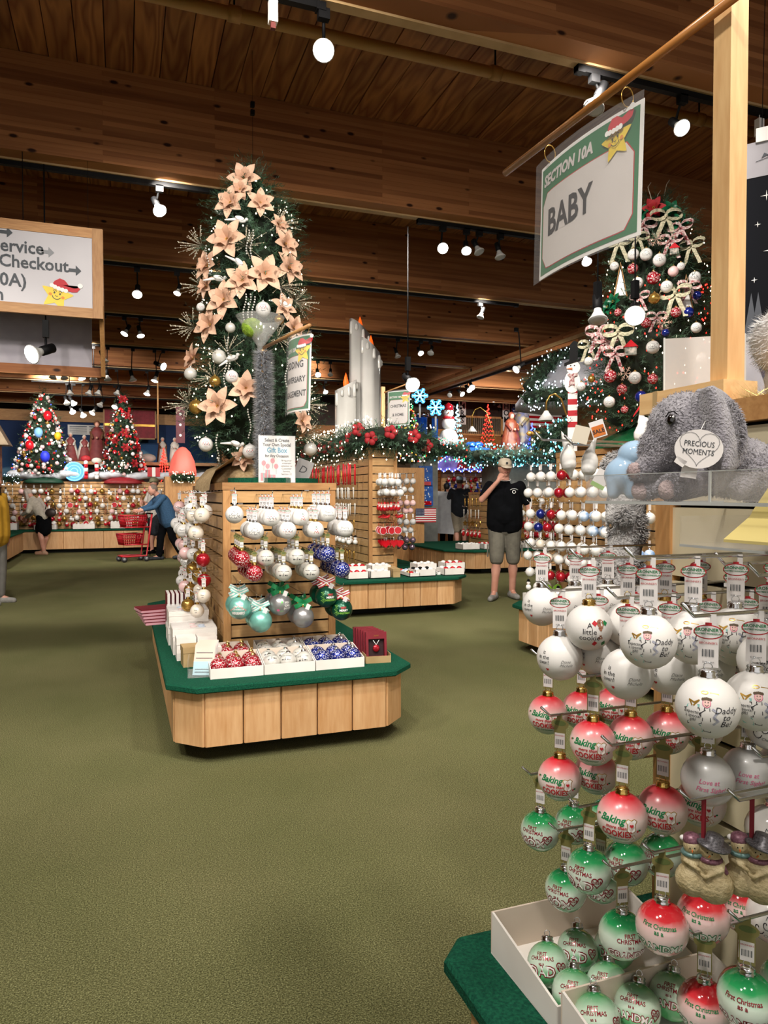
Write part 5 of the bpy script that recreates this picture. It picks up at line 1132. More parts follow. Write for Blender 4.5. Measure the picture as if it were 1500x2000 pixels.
def on_tree(px, py, c, rad, k=1.0, extra=.06):
    """point on the visible surface of a tree standing at c"""
    r_ = ray(px, py); h = Vector((r_.x, r_.y)); d = c.xy.length / h.length
    for _ in range(4):
        P = CAM + r_ * d; z = P.z - c.z; R = rad(max(z, 0)) * k + extra
        o = Vector((-c.x, -c.y)); A = h.dot(h); B = 2 * o.dot(h); Cc = o.dot(o) - R * R; disc = B * B - 4 * A * Cc
        d = (-B - sqrt(disc)) / (2 * A) if disc > 0 else -B / (2 * A)
    P = CAM + r_ * d; n = Vector((P.x - c.x, P.y - c.y, 0)); n = n.normalized() if n.length > 1e-4 else Vector((0, -1, 0))
    return P, n
def petal(L, w, mat, lift=.25, seed=0):
    mb = MB(); n = 6; vs = []
    for i in range(n + 1):
        t = i / n; hw = w * (sin(pi * min(t * 1.02, 1)) ** .75) * (1 - .25 * t) + .001; z = L * lift * (sin(t * 1.7) * .6) - L * .10 * t * t
        vs += [(L * t, -hw, z + hw * .35), (L * t, 0, z), (L * t, hw, z + hw * .35)]
    for i in range(n): b_ = 3 * i; mb.add([], [], mat); mb.f += [(b_, b_ + 3, b_ + 4, b_ + 1), (b_ + 1, b_ + 4, b_ + 5, b_ + 2)]; mb.m += [mat] * 2; mb.s += [True] * 2
    mb.v = vs; return mb
PEACH = pm('peach_velvet', '#d2a688', '#e2bca0', 16, .8, bump=.4, bscale=60); PEACHE = pm('peach_petal_dark', '#c2967a', '#d2a88c', 16, .8)
def poinsettia(key, m1, m2, Ro=.14):
    def f():
        t = thing('poinsettia_flower', 'x', 'flower'); a = petal(Ro, Ro * .30, m1).mesh('petal'); b_ = petal(Ro * .66, Ro * .22, m2, .6).mesh('petal')
        for k in range(6): o = link('petal', a, t, (0, 0, 0), k * pi / 3); o.rotation_euler.y = -.12 - .1 * (k % 2)
        for k in range(5): o = link('petal', b_, t, (0, 0, .008), k * 2 * pi / 5 + .3); o.rotation_euler.y = -.45
        c = MB()
        for k in range(7): c.ball((.010 * cos(k), .010 * sin(k), .018), .006, GOLDINK, 6, 4)
        c.build('flower_centre', t); return t
    return f
def flower_at(key, maker, P, n, sc, label, group, roll=0):
    q = (n + Vector((0, 0, .15))).normalized().to_track_quat('Z', 'Y') @ Euler((0, 0, roll)).to_quaternion()
    return inst(key, maker, P, 0, label, group, sc, rot=q.to_euler())
def simple_ball(R, body, cp=SILVER, deco=None):
    def f():
        t = thing('ball_ornament', 'x', 'ornament'); ball_body(R, body, 18, 10).build('glass_ball', t); q = MB(); q.lathe([(.22 * R, R * .97), (.24 * R, R * 1.08), (.2 * R, R * 1.15), (.0001, R * 1.18)], 10, cp); q.tube([(0, 0, R * 1.15), (0, 0, R * 1.4)], R * .03, cp, 4); q.build('metal_cap', t)
        if deco: q = MB(); deco(q, R); q.build('painted_decoration', t)
        return t
    return f
TC = Vector((.93, 5.42, 1.477))
tr = thing('christmas_tree', 'tall slim tree with peach poinsettias and burlap foot on the centre island', 'christmas tree', TC)
prof1 = [(.16, .22), (.28, .40), (.55, .47), (.85, .42), (1.2, .36), (1.6, .34), (1.9, .30), (2.1, .22), (2.22, .12), (2.34, .02)]
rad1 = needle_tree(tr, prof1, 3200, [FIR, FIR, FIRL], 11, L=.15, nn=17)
bulbs(tr, surf_pts(rad1, .2, 2.35, 230, 3), [BULB], .006)
mb = MB(); mb.tube([(0, 0, .0), (0, 0, .3)], .03, pm('trunk_brown', '#3c2a1a'), 8); mb.build('trunk', tr)
BURL = pm('burlap', '#a58a62', '#bfa67e', 60, .95, bump=.5, bscale=300)
t = thing('burlap_wrap', 'crumpled tan burlap cloth wrapped round the foot of the poinsettia tree', 'cloth', (TC.x, TC.y, 1.4765))
mb = MB(); n = 40
def bw(a, z): return .20 * mnoise.noise(Vector((cos(a) * 2.2, sin(a) * 2.2, z * 9))) + .06 * sin(a * 9 + z * 20)
mb.lathe([(.34, 0), (.36, .02), (.335, .06), (.27, .11), (.20, .15), (.165, .19), (.19, .235), (.17, .24), (.14, .2)], n, BURL, wob=bw); mb.build('burlap', t)
q = MB(); rnd = random.Random(2)
def drape(mb, pts_a, pts_b, mat, n=10, wav=.012):
    vs = []
    for i in range(n + 1):
        t_ = i / n
        for a, b_ in zip(pts_a, pts_b): p_ = Vector(a).lerp(Vector(b_), t_); vs.append(p_ + Vector((0, wav * sin(t_ * 9 + p_.z * 13), wav * cos(t_ * 7))))
    m_ = len(pts_a); mb.add(vs, [(i * m_ + j, (i + 1) * m_ + j, (i + 1) * m_ + j + 1, i * m_ + j + 1) for i in range(n) for j in range(m_ - 1)], mat, True)
drape(q, [(-.20, -.38, .18), (-.34, -.50, .08), (-.385, -.58, .006), (-.40, -.60, -.06)], [(-.12, .2, .18), (-.34, .1, .10), (-.42, .05, .015), (-.43, .05, -.05)], BURL); q.build('burlap_fold', t)
FL1 = [(478, 352, .95), (452, 398, .9), (508, 398, .8), (446, 470, 1.15), (408, 520, .9), (517, 537, 1.1), (474, 550, 1.0), (440, 588, 1.05), (412, 636, 1.0), (556, 478, .85), (563, 524, .95), (552, 600, .75), (572, 640, .75), (380, 700, .8), (481, 760, .95), (428, 795, 1.1), (588, 822, .7), (476, 896, .7), (405, 560, .7), (545, 440, .6), (470, 372, .7)]
for i, (px, py, s_) in enumerate(FL1):
    P, n = on_tree(px, py, TC, rad1); flower_at('peachp', poinsettia('p', PEACH, PEACHE), P, n, s_, 'peach velvet poinsettia on the slim tree, %s counted from the top down' % ORD[sorted((y, x) for x, y, _ in FL1).index((py, px)) + 1], 'peach poinsettias on the slim tree', random.uniform(0, 1))
def dove():
    t = thing('dove_ornament', 'x', 'ornament'); f = pm('white_feather', '#d8d8d4', '#eceae6', 20, .8)
    mb = MB(); mb.ball((0, 0, 0), .026, f, 12, 8, (1.7, .8, .8)); mb.ball((.045, 0, .018), .015, f, 10, 8); mb.cap((-.03, 0, 0), (-.12, 0, -.03), .014, .006, f, 8); mb.cap((.058, 0, .018), (.07, 0, .015), .003, .001, GOLDINK, 6); mb.build('body', t)
    q = MB(); q.ball((-.01, -.02, .008), .022, f, 10, 6, (1.8, .3, .8)); q.build('wing', t); return t
for i, (px, py, ry) in enumerate([(470, 430, .2), (468, 515, .7), (428, 545, .1), (462, 868, .3), (455, 700, -.3), (555, 595, .5)]):
    P, n = on_tree(px, py, TC, rad1, extra=.08); inst('dove', dove, P, 0, 'white feathered dove on the slim tree, %s from the top' % ORD[i + 1], 'doves on the slim tree', .85, rot=(0, ry, face(P)))
for i, (px, py, r, kd) in enumerate([(514, 604, .052, 'w'), (428, 697, .05, 's'), (453, 736, .045, 'w'), (402, 868, .05, 'w'), (488, 882, .052, 'w'), (606, 877, .05, 's'), (595, 735, .042, 'g'), (383, 795, .05, 'g'), (585, 690, .035, 's'), (510, 855, .03, 'g'), (596, 778, .03, 's'), (372, 730, .045, 's'), (420, 745, .04, 'g'), (545, 625, .035, 'g'), (450, 640, .035, 's'), (392, 600, .03, 'w')]):
    P, n = on_tree(px, py, TC, rad1, extra=.09); inst('tb_' + kd, simple_ball(.05, {'w': WMAT, 's': PEARL, 'g': GOLDG}[kd], GOLD if kd == 'g' else SILVER, d_sleigh if kd == 'w' else None), P, face(P), '%s ball on the slim tree, %s from its top' % ({'w': 'white printed', 's': 'pearly silver', 'g': 'gold'}[kd], ORD[i + 1]), 'balls on the slim tree', r / .05)
GLIT = pm('champagne_glitter', '#bcae90', '#efe6d0', 90, .35, .25)
def spray():
    t = thing('glitter_spray', 'x', 'decoration'); mb = MB(); rnd = random.Random(4)
    for i in range(26):
        a = rnd.uniform(0, 2 * pi); e = rnd.uniform(.1, 1.4); L = rnd.uniform(.1, .2); d = Vector((cos(a) * cos(e), sin(a) * cos(e), sin(e))); mid = d * L * .5 + Vector((0, 0, .01))
        mb.tube([(0, 0, 0), mid, d * L], .0014, GLIT, 3); [mb.ball(d * L * k, .0045, GLIT, 5, 3) for k in (.6, .8, 1)]
    mb.build('sprigs', t); return t
for i, (px, py) in enumerate([(540, 440), (400, 560), (395, 480), (545, 560), (380, 640), (575, 590), (540, 660), (590, 790), (372, 790), (445, 690), (420, 740), (595, 850), (480, 480)]):
    P, n = on_tree(px, py, TC, rad1, extra=.0); flower_at('spray', spray, P, n, 1.0, 'champagne glitter spray in the slim tree, %s from its top' % ORD[i + 1], 'glitter sprays in the slim tree')
beads = thing('bead_garland', 'clear sparkling bead strands hanging down the front of the slim tree', 'garland', TC); mb = MB()
for px0, y0, y1 in ((484, 450, 500), (492, 450, 520), (478, 575, 655), (487, 575, 660), (495, 580, 650), (446, 660, 730), (440, 700, 760), (425, 850, 915), (548, 560, 600), (405, 480, 530), (393, 560, 620), (487, 800, 860), (560, 700, 760)):
    for y in range(y0, y1, 5): P, n = on_tree(px0 + 3 * sin(y * .1), y, TC, rad1, extra=.085); mb.ball(P - TC, .0068, PEARL, 6, 4)
for t_ in [i / 26 for i in range(27)]:
    P, n = on_tree(425 + 45 * t_, 895 + 30 * sin(pi * t_), TC, rad1, extra=.2); mb.ball(P - TC, .008, PEARL, 6, 4)
tag(mb.build('beads', beads), kind='stuff')
t = thing('hanging_wire', 'thin wire with two small dark blocks above the tip of the slim tree', 'wire', (TC.x, TC.y, TC.z + 2.42)); mb = MB(); mb.tube([(0, 0, 0), (0, 0, CEILZ - TC.z - 2.42)], .0015, BLACK, 4); mb.build('wire', t); [MB().box(-.015, .015, -.015, .015, z, z + .035, BLACK).build('clamp_block', t) for z in (.33, .39)]
t = thing('carpet_pad', 'rounded green carpet pad on top of the island upright', 'pad', (.94, 4.72, 1.4755)); mb = MB(); mb.prism([(x, y) for x, y in ring(0, 0, .30, .17, 28)], 0, .032, DECKGREEN); mb.build('pad', t)
ps = at(520, 940, 4.66); ps.z = 1.5085
t = thing('tinsel_post', 'post wrapped in thick silver tinsel standing on the centre island', 'post', (ps.x, 4.72, 1.508)); PX, PY = ps.x, 4.72
mb = MB(); mb.box(-.02, .02, -.02, .02, 0, .84, PINE); mb.build('post', t)
TINS = pm('silver_tinsel', '#b4b6bc', '#f0f1f4', 200, .3, .25); rnd = random.Random(9); mb = MB()
for i in range(9500):
    z = rnd.uniform(0, .83); a = rnd.uniform(0, 2 * pi); e = rnd.uniform(-.5, .5); L = rnd.uniform(.04, .066); d = Vector((cos(a) * cos(e), sin(a) * cos(e), sin(e))); o = Vector((.022 * cos(a), .022 * sin(a), z)); s_ = Vector((-sin(a), cos(a), rnd.uniform(-.6, .6))) * .0034
    mb.add([o - s_, o + s_, o + d * L], [(0, 1, 2)], TINS)
tag(mb.build('tinsel', t), kind='stuff')
zr = on_y(522, 680, 4.72).z; tip = at(605, 637, 4.08)
dv = Vector((tip.x - PX, tip.y - PY, 0)); t = thing('dowel_rod', 'short pale dowel pointing toward the aisle from the tinsel post', 'rod', (PX, PY, zr), atan2(dv.y, dv.x) + pi / 2)
mb = MB(); mb.tube([(0, 0, 0), (0, -dv.length, 0)], .011, OAK, 12); mb.build('rod', t)
a = Vector((PX, PY, 0)) + dv * .42; b_ = Vector((PX, PY, 0)) + dv * .93
sg = section_sign('hanging_sign', 'small WEDDING ANNIVERSARY ENGAGEMENT sign hanging beside the tinsel post', .36, .47, ((a.x + b_.x) / 2, (a.y + b_.y) / 2, zr - .014), atan2(dv.y, dv.x), .05, [('WEDDING', .0, -.20, .058), ('ANNIVERSARY', .0, -.285, .048), ('ENGAGEMENT', .0, -.37, .05)])
t = thing('cocktail_glass', 'big clear cocktail glass shape on top of the tinsel post', 'decoration', (PX - .02, PY, zr + .01)); mb = MB(); mb.lathe([(.02, -.04), (.022, 0), (.16, .19), (.157, .19), (.018, .004)], 28, clear('smoky_acrylic', '#dcdcd8', .16, .1)); mb.build('bowl', t)
t = thing('plush_olive', 'lime green fluffy olive inside the clear cocktail glass', 'decoration', (PX - .075, PY - .01, zr + .125)); OL = pm('olive_plush', '#6c8c1e', '#90ae38', 40, .9, bump=.5); mb = MB(); mb.ball((0, 0, 0), .062, OL, 18, 12, (1.1, .9, 1)); mb.build('body', t); f_ = furry([((0, 0, 0), (.067, .055, .06))], 900, .01, OL, 2, t)
t = thing('acrylic_notice', 'white Select and Create Gift Box notice in clear stand on the island', 'sign', on_y(541, 941, 4.56), -.02); t.location.z = 1.476; W_, H_ = .235, .30
mb = MB(); mb.box(-W_ / 2, W_ / 2, -.0015, .0015, .002, H_, WHITE); mb.build('paper', t); mb = MB(); mb.box(-W_ / 2 - .003, W_ / 2 + .003, -.006, -.003, 0, H_ + .003, ACRYL); mb.box(-W_ / 2 - .003, W_ / 2 + .003, .003, .005, 0, H_ + .003, ACRYL); mb.build('clear_stand', t)
mb = MB()
for s_, y, sz, mt, bo in (('Select & Create', .262, .030, INK, .03), ('Your Own Special', .233, .030, INK, .03), ('Gift Box', .193, .046, pm('notice_blue', '#4a9ab8'), .03), ('for Any Occasion', .163, .026, INK, .03)): flat_text(mb, s_, 0, y, sz, mt, eps=.0022, bold=bo, xs=.82)
for i, s_ in enumerate(('Bring your', 'ornament', 'selection to', 'Customer', 'Service,', 'Section 12')): flat_text(mb, s_, .062, .138 - .0175 * i, .0155, INK, eps=.0022, bold=.01)
mb.build('lettering', t); mb = MB(); PKI = pm('notice_pink', '#e08a94', '#e69aa2')
for x, y in ((-.085, .125), (-.028, .14), (-.06, .105), (-.005, .105)): flat_poly(mb, ring(x, y, .014, .017, 14), PKI, .0022); flat_poly(mb, [(x - .0007, y - .017), (x + .0007, y - .017), (x + .0007, y - .05), (x - .0007, y - .05)], GREYINK, .0021)
for x0, w_, h_ in ((-.105, .04, .05), (-.055, .045, .04), (-.075, .03, .07)): flat_poly(mb, [(x0, .012), (x0 + w_, .012), (x0 + w_, .012 + h_), (x0, .012 + h_)], PKI, .0023); flat_poly(mb, [(x0 + w_ * .42, .012), (x0 + w_ * .58, .012), (x0 + w_ * .58, .012 + h_), (x0 + w_ * .42, .012 + h_)], AQUAINK, .0025)
for r_ in (.026,): ball_ = ring(.064, .022, r_, .013, 20); mb.add([(x, -.0022, y) for x, y in ball_] + [(.064 + (x - .064) * .9, -.0022, .022 + (y - .022) * .88) for x, y in ball_], [(i, (i + 1) % 20, 20 + (i + 1) % 20, 20 + i) for i in range(20)], REDINK)
flat_text(mb, "Bronner's", .064, .017, .014, GREENINK, eps=.0024, shear=.3); mb.build('pictures', t)
t = thing('round_tag_card', 'grey card with black monogram leaning behind the gift box notice', 'card', on_y(592, 915, 4.66), -.1); t.rotation_euler = (-.1, .35, -.1); mb = MB(); mb.box(-.05, .06, 0, .002, -.075, .06, pm('grey_card', '#8c8a88', '#989694')); mb.build('card', t); mb = MB(); flat_text(mb, 'D', 0, -.03, .07, INK, shear=.2); mb.build('monogram', t)
T2 = Vector((4.18, 4.86, 1.93)); 
sk = thing('tree_skirt', 'green glittery cloth draped round the foot of the ribbon tree', 'cloth', (T2.x, T2.y, 1.781)); mb = MB(); GG = pm('green_glitter_cloth', '#0c4a2a', '#1c7444', 160, .4, .3); mb.lathe([(.50, 0), (.48, .03), (.36, .10), (.24, .17), (.12, .2)], 36, GG, wob=lambda a, z: .10 * sin(a * 6) + .04 * sin(a * 13)); mb.build('cloth', sk)
t2 = thing('christmas_tree', 'full tree with ribbons, white balls and red lights right of the BABY sign', 'christmas tree', T2)
prof2 = [(-.02, .25), (.08, .50), (.4, .57), (.8, .50), (1.2, .42), (1.5, .34), (1.7, .27), (1.82, .14), (1.93, .02)]
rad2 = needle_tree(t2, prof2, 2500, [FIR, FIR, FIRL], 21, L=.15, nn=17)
bulbs(t2, surf_pts(rad2, .0, 1.85, 170, 5), [BULB], .006); bulbs(t2, surf_pts(rad2, .0, 1.2, 210, 6, .9), [BULBR], .007, 'red_string_lights')
CREAMR = pm('dotted_cream_ribbon', '#cfc6a8', '#8a8a70', 70, .7); PLAIDR = pm('plaid_ribbon', '#8c1c2c', '#d8cfc8', 60, .6)
def ribbon_bow(mat):
    def f():
        t = thing('ribbon_bow', 'x', 'bow'); 
        for s_ in (-1, 1):
            mb = MB(); n = 10; vs = []
            for i in range(n + 1):
                q = 2 * pi * i / n; x = s_ * (.055 - .055 * cos(q)); z = .034 * sin(q) + .012; vs += [(x, -.022 - .012 * sin(q / 2), z - .012), (x, .0, z + .022)]
            mb.add(vs, [(2 * i, 2 * i + 2, 2 * i + 3, 2 * i + 1) for i in range(n)], mat, True); mb.build('loop', t)
            mb = MB(); vs = []
            for i in range(6): k = i / 5; vs += [(s_ * (.01 + .06 * k) - .016, -.01 - .01 * sin(k * 6), -.01 - .15 * k), (s_ * (.01 + .06 * k) + .016, -.01 - .01 * sin(k * 6), -.01 - .15 * k)]
            mb.add(vs, [(2 * i, 2 * i + 2, 2 * i + 3, 2 * i + 1) for i in range(5)], mat, True); mb.build('tail', t)
        mb = MB(); mb.ball((0, -.015, .01), .014, mat, 10, 6); mb.build('knot', t); return t
    return f
for i, (px, py, kd, s_) in enumerate([(1300, 425, 'c', 1.1), (1255, 440, 'p', 1), (1330, 445, 'p', .9), (1210, 475, 'c', 1), (1352, 480, 'c', .9), (1245, 465, 'c', .8), (1310, 470, 'p', .9), (1320, 575, 'c', 1.1), (1207, 650, 'c', 1.1), (1180, 665, 'p', 1), (1200, 690, 'p', .9), (1150, 675, 'c', .8), (1250, 580, 'p', .7), (1345, 560, 'p', .8), (1170, 650, 'p', 1), (1282, 620, 'p', .7)]):
    P, n = on_tree(px, py, T2, rad2, extra=.08); inst('bow' + kd, ribbon_bow(CREAMR if kd == 'c' else PLAIDR), P, face(P) + random.uniform(-.4, .4), '%s ribbon bow on the red-lit tree, %s from its top' % ('cream dotted' if kd == 'c' else 'red plaid', ORD[i + 1]), 'ribbon bows on the red-lit tree', s_)
REDV = pm('red_velvet', '#8c1018', '#a41822', 20, .7)
P, n = on_tree(1277, 408, T2, rad2); flower_at('redp', poinsettia('r', REDV, REDV, .1), P, n, 1.0, 'red poinsettia near the top of the ribbon tree', None)
LEAFG = pm('glossy_green_leaf', '#0c4a30', '#12603e', 20, .35)
for i, (px, py) in enumerate([(1310, 410), (1252, 418), (1325, 435), (1200, 590), (1190, 600)]):
    P, n = on_tree(px, py, T2, rad2, extra=.05); flower_at('leafg', poinsettia('g', LEAFG, LEAFG, .08), P, n, 1.0, 'glossy green leaf cluster on the red-lit tree, %s from its top' % ORD[i + 1], 'leaf clusters on the red-lit tree', i)
T2B = [(1237, 497, 'w', .045), (1262, 497, 'w', .048), (1288, 508, 'w', .05), (1245, 553, 'w', .046), (1302, 560, 'w', .046), (1236, 525, 'r', .042), (1276, 543, 'r', .05), (1315, 530, 'rw', .04), (1278, 583, 'g', .044), (1357, 542, 'w', .046), (1361, 577, 'b', .034), (1330, 520, 'w', .03), (1200, 520, 'w', .036),
       (1275, 678, 'w', .05), (1240, 738, 'w', .048), (1190, 785, 'w', .045), (1150, 706, 'w', .038), (1135, 755, 'w', .038), (1252, 775, 'b', .046), (1192, 735, 'r', .05), (1155, 740, 'g', .03), (1240, 600, 'r', .04), (1262, 630, 'r', .04), (1207, 610, 'r', .03), (1345, 610, 'b', .04), (1360, 640, 'w', .04), (1370, 700, 'w', .04), (1300, 650, 'b', .03), (1220, 800, 'r', .03), (1320, 610, 'r', .04), (1215, 760, 'r', .04), (1275, 740, 'r', .04)]
for i, (px, py, kd, r) in enumerate(sorted(T2B, key=lambda q: q[1])):
    P, n = on_tree(px, py, T2, rad2, extra=.08); inst('tc_' + kd, simple_ball(.05, {'w': WGLOSS, 'r': REDF, 'rw': PINKG, 'g': GOLDG, 'b': BLUEF}[kd], GOLD, {'w': d_curl, 'r': d_redsnow}.get(kd)), P, face(P), '%s ball on the red-lit tree, %s from its top' % ({'w': 'white scrolled', 'r': 'red snowflake', 'rw': 'pink', 'g': 'gold', 'b': 'blue'}[kd], ORD[i + 1] if i + 1 < len(ORD) else 'number %d' % (i + 1)), 'balls on the red-lit tree', r / .05)
def flake_orn():
    t = thing('snowflake_ornament', 'x', 'ornament'); mb = MB(); g_ = pm('rose_gold_glitter', '#c09a84', '#ecd0bc', 90, .3, .5)
    for k in range(6):
        a = k * pi / 3; D = Vector((cos(a), 0, sin(a))); mb.tube([(0, 0, 0), D * .06], .003, g_, 5)
        for f_, l_ in ((.4, .02), (.7, .016)):
            for s_ in (-.8, .8): E = Vector((cos(a + s_), 0, sin(a + s_))); mb.tube([D * .06 * f_, D * .06 * f_ + E * l_], .0022, g_, 4)
    mb.build('snowflake', t); return t
for i, (px, py) in enumerate([(1282, 467), (1222, 730), (1297, 630)]): P, n = on_tree(px, py, T2, rad2, extra=.09); inst('flk', flake_orn, P, face(P), 'rose gold snowflake on the red-lit tree, %s from its top' % ORD[i + 1], 'snowflakes on the red-lit tree')
def house_orn():
    t = thing('house_ornament', 'x', 'ornament'); mb = MB(); mb.box(-.035, .035, -.02, .02, -.045, .005, pm('snowy_house_wall', '#b8aca0', '#3c4a40', 40)); mb.build('walls', t); mb = MB(); mb.prism([(-.045, 0), (.045, 0), (0, .045)], -.025, .025, RED, Matrix(((1, 0, 0, 0), (0, 0, 1, 0), (0, 1, 0, .005), (0, 0, 0, 1)))); mb.build('roof', t); return t
for i, (px, py) in enumerate([(1232, 680), (1317, 487)]): P, n = on_tree(px, py, T2, rad2, extra=.09); inst('hso', house_orn, P, face(P), ('small red roofed house ornament low on the ribbon tree', 'small house ornament high on the ribbon tree')[i], None, 1.2 - .3 * i)
def ladder_orn():
    t = thing('wooden_frame_ornament', 'x', 'ornament')
    mb = MB(); mb.tube([(-.05, 0, -.14), (0, 0, .13), (.05, 0, -.14)], .005, OAK, 6); mb.build('frame', t); mb = MB(); mb.prism([(-.042, -.13), (.042, -.13), (0, .08)], -.003, .003, WHITE, Matrix(((1, 0, 0, 0), (0, 0, 1, 0), (0, 1, 0, 0), (0, 0, 0, 1)))); mb.build('panel', t); return t
for i, (px, py) in enumerate([(1212, 545), (1340, 570)]): P, n = on_tree(px, py, T2, rad2, extra=.07); inst('lad', ladder_orn, P, face(P) - .1, ('white triangular frame ornament on the left of the ribbon tree', 'white triangular frame ornament on the right of the ribbon tree')[i], None)
mb = MB()
for a, b_, c_ in ((0, .02, .05), (.09, .12, .10), (-.10, .07, .07)): mb.tube([(0, 0, 1.8), (a * .6, 0, 1.9), (a, 0, 1.93 + b_), (a + .03, 0, 1.95 + b_ + .02)], .003, GLIT, 5)
mb.build('curled_twigs', t2)
def garland(name, label, pts, R, n, mats, blb, nb, seed, parent=None, nl=.05, nw=.004, bowmat=None, nbow=0, br=.009):
    rnd = random.Random(seed); o = Vector(pts[0]); t = thing(name, label, 'garland', o); P = [Vector(p) - o for p in pts]
    seg = [(P[i + 1] - P[i]).length for i in range(len(P) - 1)]; tot = sum(seg)
    def pos(s_):
        s_ *= tot
        for i, L in enumerate(seg):
            if s_ <= L or i == len(seg) - 1: return P[i].lerp(P[i + 1], s_ / L), (P[i + 1] - P[i]).normalized()
            s_ -= L
    mb = MB()
    for i in range(n):
        c_, T = pos(rnd.random()); a = T.orthogonal().normalized(); b_ = T.cross(a); q = rnd.uniform(0, 2 * pi); d = (a * cos(q) + b_ * sin(q) + T * rnd.uniform(-.6, .6)); d.z -= .15; d.normalize()
        tuft(mb, c_ + d * R * rnd.uniform(.1, .6), d, R * .5, 11, nl, nw, mats[i % len(mats)], rnd)
    tag(mb.build('needles', t), kind='stuff'); q = MB(); q.tube(P, R * .5, TRUNK, 8); q.build('inner_rope', t)
    pp = []
    for i in range(nb): c_, T = pos(rnd.random()); a = T.orthogonal().normalized(); b_ = T.cross(a); q = rnd.uniform(0, 2 * pi); pp.append(c_ + (a * cos(q) + b_ * sin(q)) * R * rnd.uniform(.85, 1.1))
    bulbs(t, pp, blb, br)
    if nbow:
        me = None
        for i in range(nbow):
            c_, T = pos((i + .5) / nbow); p_ = c_ + Vector((-.35, -.75, rnd.uniform(-.3, .5))) * R
            if me is None: q = MB(); [q.ball((.05 * cos(k * 1.26), 0, .05 * sin(k * 1.26)), .042, bowmat, 8, 5, (1, .5, 1)) for k in range(5)]; me = q.mesh('red_flower')
            link('red_flower', me, t, p_, rnd.uniform(-.8, .3))
    return t
garland('lit_garland', 'thick lit garland with red flowers along the top of the second display', [(2.95, 12.6, 2.12), (2.92, 10.5, 2.1), (2.9, 8.9, 2.1), (3.0, 8.5, 2.12), (3.5, 8.45, 2.1), (3.85, 8.7, 2.02)], .26, 1900, [FIR, FIRL], [BULB], 330, 31, bowmat=REDV, nbow=17)
garland('lit_garland', 'short lit garland end hanging down at the left of the second display', [(2.9, 12.5, 2.0), (2.82, 12.2, 1.6), (2.85, 12.2, 1.25)], .14, 260, [FIR, FIRL], [BULB], 40, 32, bowmat=REDV, nbow=3)
def person(label, loc, rz, J, o, vox=.012, H=1.0):
    """one continuous body; clothes, hair, shoes are its children"""
    t = thing('person', label, 'person', loc, rz); V = {k: Vector(v) for k, v in J.items()}; V = {k: v * H for k, v in V.items()}
    fat = o.get('fat', 1.0); sk = o.get('skin', SKIN)
    b = MB()
    def C_(a, c_, ra, rb, mt=sk, mb=None): (mb or b).cap(V[a] if isinstance(a, str) else a, V[c_] if isinstance(c_, str) else c_, ra, rb, mt, 14)
    hd = V['head']; f = Vector(o.get('look', (0, -1, 0))).normalized(); sd = f.cross(Vector((0, 0, 1))).normalized() * -1; up = sd.cross(f) * -1
    if up.z < 0: up = -up
    C_('neck', hd + up * -.03 - f * .01, .062, .058)
    Mh = Matrix((tuple(sd), tuple(-f), tuple(up))).transposed().to_4x4(); Mh.translation = hd
    def HP_(x, y, z): return tuple(Mh @ Vector((x, y, z)))     # head frame: x side, -y forward, z up
    b.ball((0, 0, 0), 1, sk, 18, 12, M=Mh @ Matrix.Diagonal((.082, .100, .114, 1)))
    b.cap(HP_(0, -.035, -.05), HP_(0, -.05, -.085), .05, .032, sk); b.cap(HP_(0, -.092, .012), HP_(0, -.108, -.018), .010, .014, sk)
    for s_ in (-1, 1): b.ball((0, 0, 0), 1, sk, 10, 6, M=Mh @ Matrix.Translation((.078 * s_, .008, -.005)) @ Matrix.Diagonal((.012, .02, .032, 1)))
    for s_ in 'LR':
        k = 1 if s_ == 'L' else -1
        C_('chest', 'sh' + s_, .09, .055); C_('sh' + s_, 'el' + s_, .05, .042); C_('el' + s_, 'wr' + s_, .042, .028)
        C_('pel', 'hp' + s_, .11 * fat, .09); C_('hp' + s_, 'kn' + s_, .088, .058); C_('kn' + s_, 'an' + s_, .060, .042); C_('an' + s_, V['an' + s_] + (V['to' + s_] - V['an' + s_]) * .7, .036, .03)
        C_(V['kn' + s_].lerp(V['an' + s_], .25) + Vector((0, .012, 0)), V['kn' + s_].lerp(V['an' + s_], .5), .066, .052)
        w_ = V['wr' + s_]; hdv = Vector(o.get('hand' + s_, (0, -.1, -1))).normalized(); pn = Vector(o.get('palm' + s_, (-k, 0, 0))).normalized(); ac = hdv.cross(pn).normalized()
        C_(w_, w_ + hdv * .05, .027, .03); C_(w_ + hdv * .05 + ac * .018, w_ + hdv * .085 + ac * .016, .019, .015); C_(w_ + hdv * .05 - ac * .018, w_ + hdv * .085 - ac * .016, .019, .015)
        cur = o.get('curl' + s_, .5)
        for q, (off, ln) in enumerate(((-.030, .058), (-.010, .070), (.010, .066), (.029, .052))):
            p0 = w_ + hdv * .088 + ac * off; d1 = (hdv * cos(cur * .6) + pn * sin(cur * .6)); d2 = (hdv * cos(cur * 1.7) + pn * sin(cur * 1.7)); p1 = p0 + d1 * ln * .5; p2 = p1 + d2 * ln * .5
            C_(p0, p1, .0098, .009); C_(p1, p2, .009, .0075)
        p0 = w_ + hdv * .03 - ac * .026; p1 = p0 + (hdv * .6 - ac * .7 + pn * .3).normalized() * .035; C_(p0, p1, .012, .010); C_(p1, p1 + (hdv * .9 + pn * .3 - ac * .1).normalized() * .03, .010, .008)
    C_('pel', 'waist', .10, .095); C_('waist', 'chest', .095, .10); C_('chest', 'neck', .09, .055)
    remesh(b.build('body', t), vox, 2)
    sh = MB(); m = o['shirt']; g = o.get('loose', .022); hem = o.get('hem', -.02); wd = o.get('wide', .055)
    ax = (V['shL'] - V['shR']).normalized()
